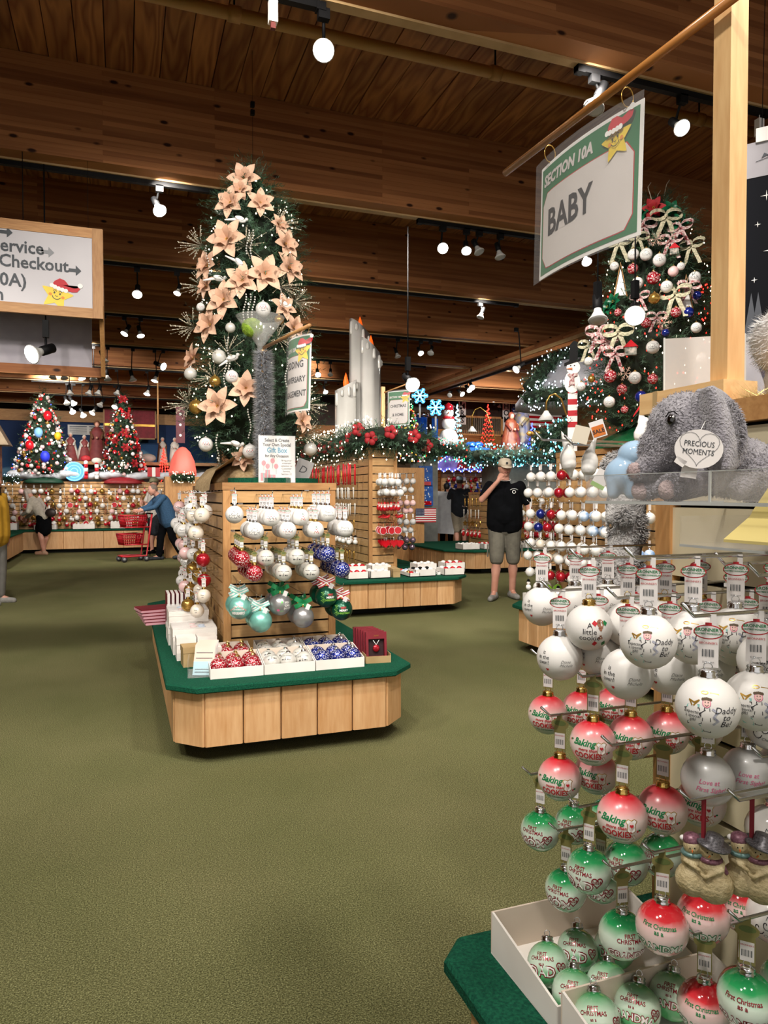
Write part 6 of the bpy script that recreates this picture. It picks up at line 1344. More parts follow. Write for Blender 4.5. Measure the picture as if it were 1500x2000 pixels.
    for s_ in (-1, 1):
        sh.cap(V['pel'] + ax * wd * s_ + Vector((0, 0, hem)), V['waist'] + ax * wd * s_, .12 * fat + g, .118 * fat + g, m, 16); sh.cap(V['waist'] + ax * wd * s_, V['chest'] + ax * wd * s_, .118 * fat + g, .108 * fat + g, m, 16)
    if 'belly' in o: sh.ball(V['waist'] + Vector(o['belly']), .15, m, 16, 10, (1.15, .9, 1.1))
    for s_ in 'LR':
        sh.cap(V['chest'] + (V['sh' + s_] - V['chest']) * .3, V['sh' + s_] + Vector((0, 0, -.005)), .10, .068, m); e = V['sh' + s_].lerp(V['el' + s_], min(o.get('sleeve', .7), 1)); sh.cap(V['sh' + s_], e, .068, .062 if o.get('sleeve', .7) < 1 else .056, m)
        if o.get('sleeve', .7) > 1: sh.cap(V['el' + s_], V['el' + s_].lerp(V['wr' + s_], .93), .056, .042, m)
    sh.cap(V['chest'], V['chest'].lerp(V['neck'], .82), .11, .072, m)
    remesh(sh.build(o.get('shirt_name', 'shirt'), t), vox, 2)
    p = MB(); m = o['pants']; leg = o.get('leg', .95)
    for s_ in 'LR':
        p.cap(V['pel'] + (V['hp' + s_] - V['pel']) * .6, V['hp' + s_], .125 * fat, .118 * (fat * .5 + .5), m, 16)
        if leg <= 1: p.cap(V['hp' + s_], V['hp' + s_].lerp(V['kn' + s_], leg), .115 * (fat * .5 + .5), .093, m, 16)
        else: p.cap(V['hp' + s_], V['kn' + s_], .112, .082, m, 16); p.cap(V['kn' + s_], V['kn' + s_].lerp(V['an' + s_], leg - 1), .082, .068, m, 16)
    if o.get('skirt'): p.cap(V['pel'], V['pel'].lerp((V['knL'] + V['knR']) / 2, .68), .15, .185, m, 16)
    remesh(p.build(o.get('pants_name', 'shorts'), t), vox, 2)
    for s_ in 'LR':
        q = MB(); a = V['an' + s_].copy(); a.z = max(a.z - .045, .032 + (a.z - .08)); e = V['to' + s_]; m = o.get('shoe', WHITE); d = (e - a); d.z = 0
        q.cap(a + d * -.35, a + d * .35, .046, .048, m); q.cap(a + d * .35, Vector((e.x, e.y, a.z - .004)) + d * .12, .048, .038, m); q.cap(a + Vector((0, 0, .045)), a, .050, .05, m)
        if o.get('sandal'): q = MB(); q.box(-.045, .045, -.13, .11, 0, .02, m, Matrix.Translation((a.x, a.y, 0)) @ Matrix.Rotation(atan2(d.x, -d.y), 4, 'Z')); q.build('sandal', t)
        else: remesh(q.build('shoe', t), .008, 2)
    if o.get('cap'):
        q = MB(); q.lathe([(.100, -.005), (.103, .03), (.095, .07), (.065, .10), (.0001, .112)], 22, o['cap'], Mh @ Matrix.Translation((0, .006, .028)) @ Matrix.Diagonal((.88, 1.08, 1, 1))); Bm = Mh @ Matrix.Translation((0, -.10, .03)) @ Matrix.Rotation(.25, 4, 'X'); q.lathe([(.074, 0), (.074, .004), (.0001, .006)], 18, o['cap'], Bm @ Matrix.Diagonal((1, 1.05, 1, 1))); q.build('cap', t)
        if o.get('logo'): q = MB(); q.box(-.014, .014, -.109, -.105, .058, .088, o['logo'], Mh); q.build('cap_badge', t)
    if o.get('hair'):
        q = MB(); hm = o['hair']; q.ball((0, 0, 0), 1, hm, 18, 12, M=Mh @ Matrix.Translation((0, .018, .018)) @ Matrix.Diagonal((.086, .098, .104, 1)))
        if o.get('long'):
            for i in range(9): a = (i - 4) / 4; q.cap(HP_(.07 * a, .05 * (1 - a * a * .6), .02), Vector(HP_(.085 * a, .02, -.05)) + Vector(o['long']) * (1 - .08 * abs(i - 4)), .035, .018, hm, 8)
        remesh(q.build('hair', t), .007, 2)
    if o.get('beard'): q = MB(); q.ball((0, 0, 0), 1, o['beard'], 14, 8, M=Mh @ Matrix.Translation((0, -.052, -.07)) @ Matrix.Diagonal((.058, .05, .05, 1))); q.build('beard', t)
    q = MB()
    for s_ in (-1, 1): q.ball((0, 0, 0), 1, WHITE, 8, 6, M=Mh @ Matrix.Translation((.031 * s_, -.086, .012)) @ Matrix.Diagonal((.012, .008, .007, 1))); q.ball((0, 0, 0), 1, INK, 8, 6, M=Mh @ Matrix.Translation((.031 * s_, -.093, .012)) @ Matrix.Diagonal((.005, .003, .005, 1))); q.tube([HP_(.018 * s_, -.094, .028), HP_(.045 * s_, -.084, .029)], .0035, pm('eyebrow', '#4c382c'), 5)
    q.build('eyes', t); q = MB(); q.tube([HP_(-.025, -.091, -.048), HP_(0, -.099, -.050), HP_(.025, -.091, -.048)], .004, pm('lip', '#9c5a50'), 6); q.build('mouth', t)
    return t
def stand(**k):
    J = dict(pel=(0, 0, .96), waist=(0, 0, 1.10), chest=(0, .0, 1.34), neck=(0, -.005, 1.53), head=(0, -.02, 1.685), shL=(.195, 0, 1.46), shR=(-.195, 0, 1.46), elL=(.26, .02, 1.17), elR=(-.26, .02, 1.17), wrL=(.25, -.06, .93), wrR=(-.25, -.06, .93),
             hpL=(.095, 0, .92), hpR=(-.095, 0, .92), knL=(.11, -.02, .50), knR=(-.11, -.02, .50), anL=(.12, .0, .08), anR=(-.12, .0, .08), toL=(.15, -.17, .03), toR=(-.15, -.17, .03)); J.update(k); return J
BLK = pm('black_cotton', '#060709', '#0b0c0f', 12, .95, spec=.1); KHG = pm('grey_khaki', '#5e5a50', '#6c685c', 12, .9); SNK = pm('grey_sneaker', '#7a7874', '#908e88', 20, .7); STONE = pm('stone_cap_cotton', '#a89c88', '#b8ac98', 20, .85)
HAIRB = pm('brown_hair', '#3a2c22', '#4a3a2c', 60, .7); HAIRG = pm('ash_blonde_hair', '#9c9086', '#b8aca0', 70, .6); HAIRGR = pm('grey_brown_hair', '#5c4e44', '#74665a', 60, .7)
p = on_z(985, 1170, 0)
man = person('man in black T-shirt, grey shorts and stone cap, hand to his nose', p, face(p), stand(elR=(-.29, -.10, 1.28), wrR=(-.085, -.215, 1.515), elL=(.31, .04, 1.18), wrL=(.30, .03, .93), knL=(.11, .02, .50), anL=(.10, .10, .085), toL=(.16, -.06, .04), knR=(-.10, -.06, .50), anR=(-.13, -.06, .08), toR=(-.17, -.24, .03)),
       dict(shirt=BLK, pants=KHG, shoe=SNK, cap=STONE, logo=INK, fat=1.2, wide=.075, belly=(0, -.07, -.02), look=(.25, -1, -.12), handR=(.5, .15, 1), palmR=(.3, 1, 0), curlR=1.5, handL=(0, -.1, -1), sleeve=.72, leg=.95, hem=.0, hair=HAIRB), .0095, 1.04)
q = MB(); cx, cz = .115 * 1.04, 1.40 * 1.04; y_ = -.205
q.tube([(cx + .020 * cos(a), y_ + .03 * (.02 * cos(a)), cz - .02 + .020 * sin(a)) for a in [2 * pi * i / 14 for i in range(14)]], .004, WHITE, 5, closed=True); flat_text(q, 'TACO HUT', cx, cz + .012, .022, WHITE, eps=-y_ + .004) if False else q.tube([(cx - .05, y_ + .002, cz + .005), (cx - .025, y_, cz + .018), (cx, y_ - .001, cz + .022), (cx + .025, y_, cz + .018), (cx + .05, y_ + .006, cz + .005)], .003, WHITE, 5); q.build('shirt_badge', man)
q = MB(); q.tube([(.078 * cos(a), -.025 + .078 * sin(a), 1.60 + .02 * sin(a)) for a in [2 * pi * i / 20 for i in range(20)]], .003, WHITE, 6, closed=True); q.build('necklace', man)
for s_ in (-1, 1): q = MB(); q.box(-.006, .012, -.07, .07, -.09, .07, KHG, Matrix.Translation((s_ * .225, -.01, .66))); q.build('cargo_pocket', man)
p = on_z(897, 1077, 0)
person('man seen from behind, black shirt, beige shorts and pale blue cap', p, face(p) + .1, stand(elL=(.27, .10, 1.22), wrL=(.10, .25, 1.16), elR=(-.27, .10, 1.22), wrR=(-.08, .25, 1.16), anR=(-.06, -.12, .08), toR=(-.08, .05, .03), anL=(.13, .05, .08), toL=(.15, .2, .03), knR=(-.08, -.05, .5), knL=(.12, 0, .5)),
       dict(shirt=pm('navy_black_cotton', '#0e1118', '#161a22', 12, .9), pants=pm('beige_cotton', '#877c6a', '#988c78', 12, .9), shoe=SNK, cap=pm('pale_blue_cap', '#8ba0ac', '#9cb0ba', 20, .8), look=(0, 1, -.1), fat=1.12, hair=HAIRB, handL=(-.6, .6, 0), handR=(.6, .6, 0)), .014, 1.02)
p = on_z(872, 1068, 0)
person('person with dark hair in camouflage shirt, half hidden behind the pale-capped man', p, face(p) + .2, stand(), dict(shirt=pm('camouflage', '#3c4034', '#6c6a54', 30, .9), pants=BLK, look=(.3, 1, 0), hair=pm('black_hair', '#101010'), leg=1.9, pants_name='trousers', shoe=BLK), .018, .95)
p = on_z(328, 1093, 0)
person('woman in blue denim jacket and black trousers leaning on the red trolley', p, radians(-72), stand(pel=(0, .03, .92), waist=(0, -.04, 1.06), chest=(0, -.14, 1.27), neck=(0, -.23, 1.42), head=(0, -.33, 1.53), shL=(.17, -.16, 1.37), shR=(-.17, -.16, 1.37), elL=(.2, -.36, 1.16), elR=(-.2, -.36, 1.16), wrL=(.15, -.58, 1.10), wrR=(-.15, -.58, 1.10), knL=(.1, .06, .50), knR=(-.1, -.12, .5), anL=(.1, .28, .10), toL=(.1, .12, .03), anR=(-.1, -.16, .08), toR=(-.1, -.36, .03)),
       dict(shirt=pm('blue_denim', '#22405c', '#2f5474', 60, .85), shirt_name='jacket', pants=BLK, pants_name='trousers', leg=1.93, shoe=pm('dark_shoe', '#1c2026', '#2a2e34'), hair=HAIRGR, look=(0, -1, -.25), sleeve=1.5, loose=.045, hem=-.08, handL=(0, -1, -.2), handR=(0, -1, -.2), fat=1.1), .013, .98)
p = on_z(303, 1082, 0)
person('man in white T-shirt and dark patterned shorts behind the denim jacket', p, radians(-60), stand(elR=(-.24, -.12, 1.2), wrR=(-.1, -.3, 1.28), elL=(.24, -.1, 1.18), wrL=(.12, -.3, 1.2), knL=(.1, -.04, .5), anL=(.1, .18, .1), toL=(.1, .02, .04)),
       dict(shirt=pm('white_cotton', '#b8b2aa', '#c8c2ba', 20, .9), pants=pm('dark_camo_shorts', '#12161e', '#20262e', 30, .9), cap=pm('olive_cap', '#7a7a5c', '#8a8a6a'), shoe=BLK, fat=1.05, hair=HAIRGR), .015, .99)
p = on_z(86, 1083, 0)
person('woman with long pale hair bending over the far counter, black skirt', p, radians(-118), stand(pel=(0, .02, .92), waist=(0, -.05, 1.05), chest=(0, -.19, 1.25), neck=(0, -.31, 1.40), head=(0, -.42, 1.50), shL=(.16, -.22, 1.34), shR=(-.16, -.22, 1.34), elL=(.22, -.26, 1.06), elR=(-.2, -.34, 1.08), wrL=(.12, -.48, .98), wrR=(-.14, -.56, .90), anL=(.08, .05, .08), toL=(.09, -.12, .03), anR=(-.1, -.08, .08), toR=(-.11, -.26, .03)),
       dict(shirt=pm('cream_blouse', '#b0a898', '#c4bcae', 20, .85), shirt_name='blouse', pants=BLK, pants_name='skirt', skirt=True, leg=.45, shoe=pm('tan_flat', '#a8846c'), hair=HAIRG, long=(0, .05, -.34), look=(0, -.8, -.6), sleeve=1.4, loose=.02, hem=.03, handL=(0, -.4, -1), handR=(0, -.5, -1)), .014, .95)
t = thing('handbag', 'dark brown shoulder bag hanging at the side of the bending woman', 'bag', (p.x + .17, p.y - .22, .98), radians(-20))
mb = MB(); mb.ball((0, 0, 0), .13, pm('brown_leather', '#261c1a', '#342824', 12, .45), 16, 10, (1.0, .45, .8)); mb.build('bag_body', t); mb = MB(); mb.tube([(-.12, 0, .08), (-.10, .03, .25), (0, .05, .33), (.08, .03, .2), (.12, 0, .06)], .010, MATS['brown_leather'], 6); mb.build('strap', t)
p = at(-13, 1125, 9.2); p.z = 0
person('person in mustard yellow T-shirt and grey trousers cut off by the left edge', p, face(p) + .9, stand(elL=(.26, .05, 1.17), wrL=(.25, -.02, .92)), dict(shirt=pm('mustard_cotton', '#b88a1c', '#c8982a', 10, .85), pants=pm('grey_trousers', '#6a6864', '#787672'), pants_name='trousers', leg=1.9, shoe=SNK, hair=HAIRB, fat=1.25, look=(0, -1, 0), sleeve=.85), .014, .93)
p = on_z(268, 1096, 0)
CR = pm('cart_red', '#a01420', '#b41c28', 6, .35)
t = thing('shopping_trolley', 'two-basket red shopping trolley pushed by the woman in denim', 'trolley', p, radians(-72))
def basket(w0, w1, d0, d1, h, z, y, name):
    mb = MB(); e = .008; n = 9; m_ = 4
    def c_(k): return w0 + (w1 - w0) * k, d0 + (d1 - d0) * k
    for k in range(m_ + 1):
        a, b_ = c_(k / m_); zz = h * k / m_; r = .008 if k < m_ else .014
        P = [(-a / 2, -b_ / 2, zz), (a / 2, -b_ / 2, zz), (a / 2, b_ / 2, zz), (-a / 2, b_ / 2, zz)]
        for i in range(4): mb.tube([P[i], P[(i + 1) % 4]], r, CR, 4)
    a0, b0 = c_(0); a1, b1 = c_(1)
    for i in range(n + 1):
        q = i / n - .5
        for s_ in (-.5, .5): mb.tube([(a0 * q, b0 * s_, 0), (a1 * q, b1 * s_, h)], .008, CR, 4); mb.tube([(a0 * s_, b0 * q, 0), (a1 * s_, b1 * q, h)], .008, CR, 4)
    mb.box(-a0 / 2, a0 / 2, -b0 / 2, b0 / 2, -.004, .004, CR); o = mb.build(name, t, (0, y, z)); return o
basket(.34, .42, .36, .46, .24, .72, -.10, 'upper_basket'); basket(.32, .40, .34, .42, .22, .36, -.16, 'lower_basket')
mb = MB()
for s_ in (-.17, .17): mb.tube([(s_, -.34, .12), (s_, .14, .12), (s_, .20, .55), (s_, .26, 1.0)], .020, CR, 8); mb.tube([(s_, .17, .36), (s_, -.3, .36)], .014, CR, 6); mb.tube([(s_, .22, .72), (s_, -.3, .72)], .014, CR, 6)
mb.tube([(-.17, -.34, .12), (.17, -.34, .12)], .02, CR, 8); mb.build('frame', t); mb = MB(); mb.tube([(-.19, .26, 1.0), (.19, .26, 1.0)], .017, BLACK, 8); mb.build('handle', t)
for sx in (-.17, .17):
    for sy in (-.32, .14):
        q = MB(); Mw = Matrix.Translation((0, 0, 0)) @ Matrix.Rotation(pi / 2, 4, 'Y'); q.lathe([(.02, -.014), (.06, -.014), (.062, 0), (.06, .014), (.02, .014)], 18, pm('wheel_grey', '#2c2c2e'), Mw); q.lathe([(.0001, -.016), (.03, -.016), (.03, .016), (.0001, .016)], 12, pm('wheel_hub', '#8c8c8e'), Mw); q.build('wheel', t, (sx, sy, .062))
t = thing('walking_stick', 'thin dark walking stick beside the trolley', 'walking stick', on_z(293, 1085, 0)); mb = MB(); mb.tube([(0, 0, 0), (-.03, 0, .82), (-.01, 0, .87), (.05, 0, .87)], .011, BLACK, 8); mb.build('stick', t)
def g_mesh(kind):
    mb = MB()
    if kind in SB: c_, k_ = SB[kind]; mb.ball((0, 0, 0), .04, c_, 12, 8); mb.lathe([(.009, .038), (.009, .048), (.0001, .05)], 8, k_); mb.tube([(0, 0, .05), (0, 0, .085)], .0012, CHROME, 3); mb.box(-.010, .010, -.001, .001, .055, .10, TAGW)
    elif kind == 'santa': mb.ball((0, 0, -.01), .028, RED, 10, 7, (1, .8, 1.2)); mb.ball((0, -.012, .022), .016, pm('face_pink', '#d09a88'), 8, 6); mb.ball((0, -.018, .010), .015, WHITE, 8, 5, (1.1, .7, 1.1)); mb.lathe([(.018, .028), (.010, .045), (.001, .06)], 8, RED); mb.tube([(.017 * cos(a), .017 * sin(a), .029) for a in [k * pi / 4 for k in range(8)]], .004, WHITE, 4, closed=True); mb.tube([(0, 0, .06), (0, 0, .1)], .001, WHITE, 3)
    elif kind == 'snowman': mb.ball((0, 0, -.02), .024, WHITE, 9, 6); mb.ball((0, 0, .015), .017, WHITE, 9, 6); mb.lathe([(.018, .028), (.018, .031), (.011, .031), (.011, .045), (.0001, .046)], 8, BLACK); mb.tube([(0, 0, .046), (0, 0, .1)], .001, WHITE, 3); mb.ball((0, -.018, .014), .003, MATS['orange_nose'], 5, 4)
    elif kind == 'disc': M_ = Matrix.Rotation(pi / 2, 4, 'X'); mb.lathe([(.0001, -.003), (.042, -.003), (.042, .003), (.0001, .003)], 16, WHITE, M_, smooth=False); mb.lathe([(.034, -.004), (.038, -.004), (.038, .004), (.034, .004)], 16, REDINK, M_, smooth=False); mb.tube([(0, 0, .04), (0, 0, .075)], .003, RED, 4)
    elif kind == 'heart': mb.prism(heart(0, 0, .045, 16), -.008, .008, RED, Matrix(((1, 0, 0, 0), (0, 0, 1, 0), (0, 1, 0, 0), (0, 0, 0, 1)))); mb.tube([(0, 0, .03), (0, 0, .07)], .002, WHITE, 4)
    elif kind == 'icicle': mb.lathe([(.0005, -.09), (.006, -.05), (.004, -.04), (.009, 0), (.006, .01), (.011, .03), (.0001, .04)], 7, PEARL); mb.tube([(0, 0, .04), (0, 0, .1)], .001, CHROME, 3)
    elif kind == 'goldicicle': mb.lathe([(.0005, -.09), (.007, -.05), (.004, -.04), (.011, 0), (.006, .01), (.013, .03), (.0001, .04)], 7, GOLDG); mb.tube([(0, 0, .04), (0, 0, .1)], .001, CHROME, 3)
    elif kind == 'candle': mb.lathe([(.009, -.11), (.009, .09), (.0001, .092)], 8, RED); mb.tube([(0, 0, .09), (0, 0, .11)], .001, WHITE, 3)
    elif kind == 'ginger': mb.cap((0, 0, -.02), (0, 0, .01), .016, .012, pm('gingerbread', '#84502c', '#94603a')); [mb.cap((0, 0, .005), (s_ * .028, 0, .01), .007, .006, MATS['gingerbread'], 6) for s_ in (-1, 1)]; [mb.cap((s_ * .006, 0, -.02), (s_ * .014, 0, -.045), .008, .007, MATS['gingerbread'], 6) for s_ in (-1, 1)]; mb.ball((0, 0, .03), .014, MATS['gingerbread'], 8, 6); mb.tube([(0, 0, .04), (0, 0, .1)], .001, RED, 3)
    elif kind == 'star': mb.prism(star_shape(0, 0, .045), -.004, .004, GOLDG, Matrix(((1, 0, 0, 0), (0, 0, 1, 0), (0, 1, 0, 0), (0, 0, 0, 1)))); mb.tube([(0, 0, .04), (0, 0, .1)], .001, RED, 3)
    elif kind == 'bird': mb.cap((-.03, 0, 0), (.02, 0, .01), .009, .016, RED, 8); mb.ball((.03, 0, .022), .011, RED, 8, 6); mb.tube([(0, 0, .02), (0, 0, .1)], .001, RED, 3)
    elif kind == 'stocking': mb.cap((0, 0, .045), (0, 0, -.03), .018, .017, pm('royal_blue_cloth', '#1f3fa0', '#2a50b8'), 8); mb.cap((0, 0, -.03), (.028, 0, -.04), .017, .014, MATS['royal_blue_cloth'], 8); mb.lathe([(.023, .045), (.023, .065), (.0001, .066)], 8, WHITE); mb.tube([(0, 0, .06), (0, 0, .1)], .001, RED, 3)
    return mb
SB = {'wball': (WGLOSS, SILVER), 'mball': (WMAT, SILVER), 'rball': (REDF, GOLD), 'bball': (BLUEF, SILVER), 'pball': (PINKG, SILVER), 'cball': (FROST, SILVER), 'lball': (LILAC, SILVER), 'gball': (GOLDG, GOLD), 'sball': (SKYB, SILVER), 'limeball': (LIME, SILVER), 'iball': (IVORY, SILVER)}
NM = {'wball': ('ball_ornament', 'glossy white ball'), 'mball': ('ball_ornament', 'matte white ball'), 'rball': ('ball_ornament', 'red ball'), 'bball': ('ball_ornament', 'blue ball'), 'pball': ('ball_ornament', 'pink ball'), 'cball': ('ball_ornament', 'clear frosted ball'), 'lball': ('ball_ornament', 'lilac ball'), 'gball': ('ball_ornament', 'gold ball'), 'sball': ('ball_ornament', 'sky blue ball'), 'limeball': ('ball_ornament', 'lime green ball'), 'iball': ('ball_ornament', 'ivory ball'),
      'santa': ('santa_ornament', 'red Santa ornament'), 'snowman': ('snowman_ornament', 'little snowman ornament'), 'disc': ('round_ornament', 'round white disc ornament'), 'heart': ('heart_ornament', 'red heart ornament'), 'icicle': ('icicle_ornament', 'silvery icicle ornament'), 'goldicicle': ('icicle_ornament', 'gold icicle ornament'), 'candle': ('hanging_candle', 'red hanging candle stick'), 'ginger': ('gingerbread_ornament', 'gingerbread ornament'), 'star': ('star_ornament', 'gold star ornament'), 'bird': ('bird_ornament', 'red bird ornament'), 'stocking': ('stocking_ornament', 'blue stocking ornament')}
GM = {}
JOIN = MB()
def small(kind, loc, rz, label, group, sc=1, keep=True):
    if 'ball' in kind and not keep:
        q = g_mesh(kind); M_ = Matrix.Translation(loc) @ Matrix.Diagonal((sc, sc, sc, 1)); o = len(JOIN.v); JOIN.v += [tuple(M_ @ Vector(p)) for p in q.v]; JOIN.f += [tuple(i + o for i in f) for f in q.f]; JOIN.m += q.m; JOIN.s += q.s; return
    if kind not in GM: GM[kind] = g_mesh(kind).mesh(NM[kind][0])
    o = link(NM[kind][0], GM[kind], None, loc, rz); o.scale = (sc, sc, sc); return tag(o, label, 'ornament', group)
def fill(g, face_, lo, hi, zs, plane, depth, kinds, where, n, step=.09, sc=1.0, dn=1, drop=.1, jit=.01, keep=False):
    """rows of pegs on one face of a display, dn goods on each"""
    rnd = random.Random(len(where) + n)
    for ri, z in enumerate(zs):
        for ci in range(n):
            u = lo + (hi - lo) * (ci + .5) / n + ((hi - lo) / n * .25 if ri % 2 else 0) * (1 if dn else 1)
            kd = kinds[ri % len(kinds)]; kd = kd[ci % len(kd)] if isinstance(kd, (list, tuple)) else kd
            if face_ == 'l': base = (plane, u, z + drop); P = [Vector((plane - depth + step * j, u, z)) for j in range(dn)]; rz = -pi / 2
            elif face_ == 'r': base = (plane, u, z + drop); P = [Vector((plane + depth - step * j, u, z)) for j in range(dn)]; rz = pi / 2
            else: base = (u, plane, z + drop); P = [Vector((u, plane - depth + step * j, z)) for j in range(dn)]; rz = 0
            if g: peg(g, base, depth + .015, face_)
            for j, p_ in enumerate(P):
                p_ = p_ + Vector((rnd.uniform(-jit, jit), rnd.uniform(-jit, jit), rnd.uniform(-jit, 0)))
                small(kd, p_, rz + rnd.uniform(-.5, .5), '%s, %s row, %s%s along, %s' % (NM[kd][1], ORD[ri + 1], ('', 'inner ', 'innermost ')[j], ORD[ci + 1] if ci < 50 else 'number %d' % (ci + 1), where), 'small goods, ' + where, sc, keep and j == 0)
W3 = [['wball', 'mball', 'wball', 'rball', 'wball', 'wball', 'mball', 'wball', 'mball', 'wball'], ['mball', 'wball', 'wball', 'rball', 'wball', 'mball', 'wball', 'mball', 'wball', 'wball'], ['wball', 'bball', 'rball', 'wball', 'mball', 'sball', 'wball', 'wball', 'mball', 'wball'], ['wball', 'bball', 'rball', 'wball', 'wball', 'mball', 'sball', 'mball', 'wball', 'wball'],
      ['mball', 'iball', 'wball', 'wball', 'wball', 'mball', 'wball', 'wball', 'sball', 'sball'], ['wball', 'wball', 'iball', 'mball', 'wball', 'wball', 'mball', 'wball', 'sball', 'sball'], ['wball', 'wball', 'rball', 'rball', 'wball', 'mball', 'wball', 'mball', 'wball', 'wball'], ['snowman', 'wball', 'limeball', 'snowman', 'wball', 'wball', 'mball', 'wball', 'wball', 'wball']]
fill(G3, 'l', 4.02, 5.58, [1.56, 1.42, 1.235, 1.12, .975, .865, .72, .60], 3.744, .36, [r[::-1] for r in W3], 'right island side', 10, dn=2, sc=1.05, jit=.006, keep=True)
fill(G2, 'l', 8.75, 12.2, [1.68, 1.45, 1.24, 1.03, .82, .62], 2.954, .22, [['candle', 'candle', 'candle', 'goldicicle'], 'icicle', 'icicle', 'goldicicle', 'snowman', 'goldicicle'], 'garlanded display left face', 17, dn=2, sc=1.35)
fill(G2, 'f', 2.98, 3.27, [1.56, 1.43, 1.25, 1.12, .96, .80], 8.626, .30, ['mball', 'wball', 'santa', ['bird', 'ginger', 'bird'], 'disc', 'heart'], 'garlanded display front', 3, dn=3, sc=1.15)
fill(G2, 'r', 8.72, 9.9, [1.58, 1.47, 1.29, 1.19, 1.04, .93, .80, .70], 3.286, .34, ['mball', 'wball', 'pball', 'pball', 'cball', 'cball', 'lball', 'lball'], 'garlanded display right face', 5, dn=2, sc=1.05)
fill(G4, 'f', 6.6, 8.2, [1.28, 1.06, .84, .64], 12.026, .3, [['goldicicle', 'icicle', 'star', 'wball'], ['icicle', 'goldicicle', 'ginger', 'wball', 'star'], ['rball', 'disc', 'icicle', 'goldicicle'], ['santa', 'icicle', 'rball', 'star']], 'display behind black-shirted man', 14, dn=2, sc=1.55)
fill(None, 'f', -3.1, 4.0, [1.50, 1.33, 1.16, 1.0, .84, .70], 19.226, .14, [['wball', 'santa', 'gball', 'snowman', 'icicle', 'pball', 'rball', 'cball'], ['ginger', 'gball', 'santa', 'wball', 'star', 'snowman'], ['santa', 'snowman', 'rball', 'gball', 'wball', 'icicle', 'disc'], ['snowman', 'santa', 'wball', 'ginger', 'pball'], ['rball', 'santa', 'gball', 'snowman', 'wball'], ['santa', 'rball', 'snowman', 'disc', 'wball', 'gball']], 'far left wall', 50, dn=1, sc=1.6, jit=.035)
fill(G4, 'l', 12.1, 12.9, [1.28, 1.06, .84, .64], 6.574, .2, ['goldicicle', 'icicle', 'star', 'santa'], 'left end behind black-shirted man', 5, dn=1, sc=1.5)
t = thing('peg_rail', 'thin wire rails holding the small goods of the far left wall', 'rail', (.45, 19.08, 0))
for z in (1.50, 1.33, 1.16, 1.0, .84, .70): mb = MB(); mb.tube([(-3.55, 0, z + .14), (3.55, 0, z + .14)], .004, CHROME, 4); [mb.tube([(x, 0, z + .14), (x, .14, z + .14)], .004, CHROME, 4) for x in (-3.5, -1.8, 0, 1.8, 3.5)]; mb.build('wire', t)
GEN = {}
def goods_tray(loc, w_, d_, h_, kind, label, rz=0, col=CARTON):
    t = thing('goods_carton', label, 'box', loc, rz); mb = MB(); e = .006
    mb.box(-w_ / 2, w_ / 2, -d_ / 2, d_ / 2, 0, .01, col)
    for a in ((-w_ / 2, -w_ / 2 + e, -d_ / 2, d_ / 2), (w_ / 2 - e, w_ / 2, -d_ / 2, d_ / 2), (-w_ / 2, w_ / 2, -d_ / 2, -d_ / 2 + e), (-w_ / 2, w_ / 2, d_ / 2 - e, d_ / 2)): mb.box(*a, 0, h_, col)
    mb.build('carton', t); q = MB(); nx, ny = max(2, int(w_ / .075)), max(2, int(d_ / .08)); mt = {'r': [RED, WHITE, RED], 'w': [WGLOSS, WHITE], 'k': [WHITE, BLACK, WHITE], 'p': [PINKG, WHITE], 'm': [RED, GOLDG, WGLOSS, SKYB]}[kind]
    for i in range(nx):
        for j in range(ny): q.ball((-w_ / 2 + w_ * (i + .5) / nx, -d_ / 2 + d_ * (j + .5) / ny, h_ - .006), .034, mt[(i * 3 + j) % len(mt)], 8, 5, (1, 1, .75))
    tag(q.build('contents', t), kind='stuff'); return t
for r_, (y, z) in enumerate(((7.98, .4205), (8.24, .4205))):
    for i, (px, kd, nm) in enumerate([(682, 'r', 'red candy'), (725, 'w', 'white'), (812, 'k', 'black and white'), (868, 'r', 'red candy')] if r_ == 0 else [(680, 'r', 'red'), (727, 'w', 'white'), (815, 'w', 'white'), (870, 'r', 'red')]):
        p_ = on_y(px + 12, 1110, y); goods_tray((p_.x, y, z), .25 if i < 2 else .27, .23, .085 + .04 * r_, kd, 'carton of %s goods, %s from left, %s row, garlanded display' % (nm, ORD[i + 1], ('front', 'back')[r_]))
for i in range(6): lid_box(.09, .1, .1, 'kraft gift box beside the middle cartons of the garlanded display, %s from the front' % ORD[i + 1], (on_y(772, 1110, 7.95).x + .012 * i, 7.95 + .108 * i, .4205), 0, KRAFT, False)
goods_tray((on_y(795, 1110, 8.1).x, 8.05, .4205), .13, .4, .05, 'm', 'dark edged carton of mixed goods in the middle of the garlanded display')
t = thing('picture_frame_box', 'flat black and white framed box at the right end of the garlanded display', 'box', (3.72, 8.1, .4205), -.2); mb = MB(); mb.box(-.09, .09, -.13, .13, 0, .03, WHITE); mb.build('box', t); mb = MB(); mb.box(-.075, .075, -.11, .11, .03, .034, BLACK); mb.build('dark_panel', t)
for i in range(8): goods_tray((-2.6 + .85 * i, 18.95, .5605), .5, .3, .12 + .05 * (i % 3 == 0), 'rmwkmpwr'[i], 'open carton of mixed goods on the far left counter, %s from left' % ORD[i + 1])
for i in range(5): goods_tray((5.8 + .42 * i, 11.55, .4205), .34, .3, .1, 'wrmkw'[i], 'open carton on the counter behind the black-shirted man, %s from left' % ORD[i + 1])
for i, (y, kd) in enumerate(((5.45, 'w'), (5.1, 'k'), (4.7, 'w'))): goods_tray((3.5, y, .4205), .28, .3, .10, kd, 'white carton on the right island deck, %s from its far end' % ORD[i + 1])
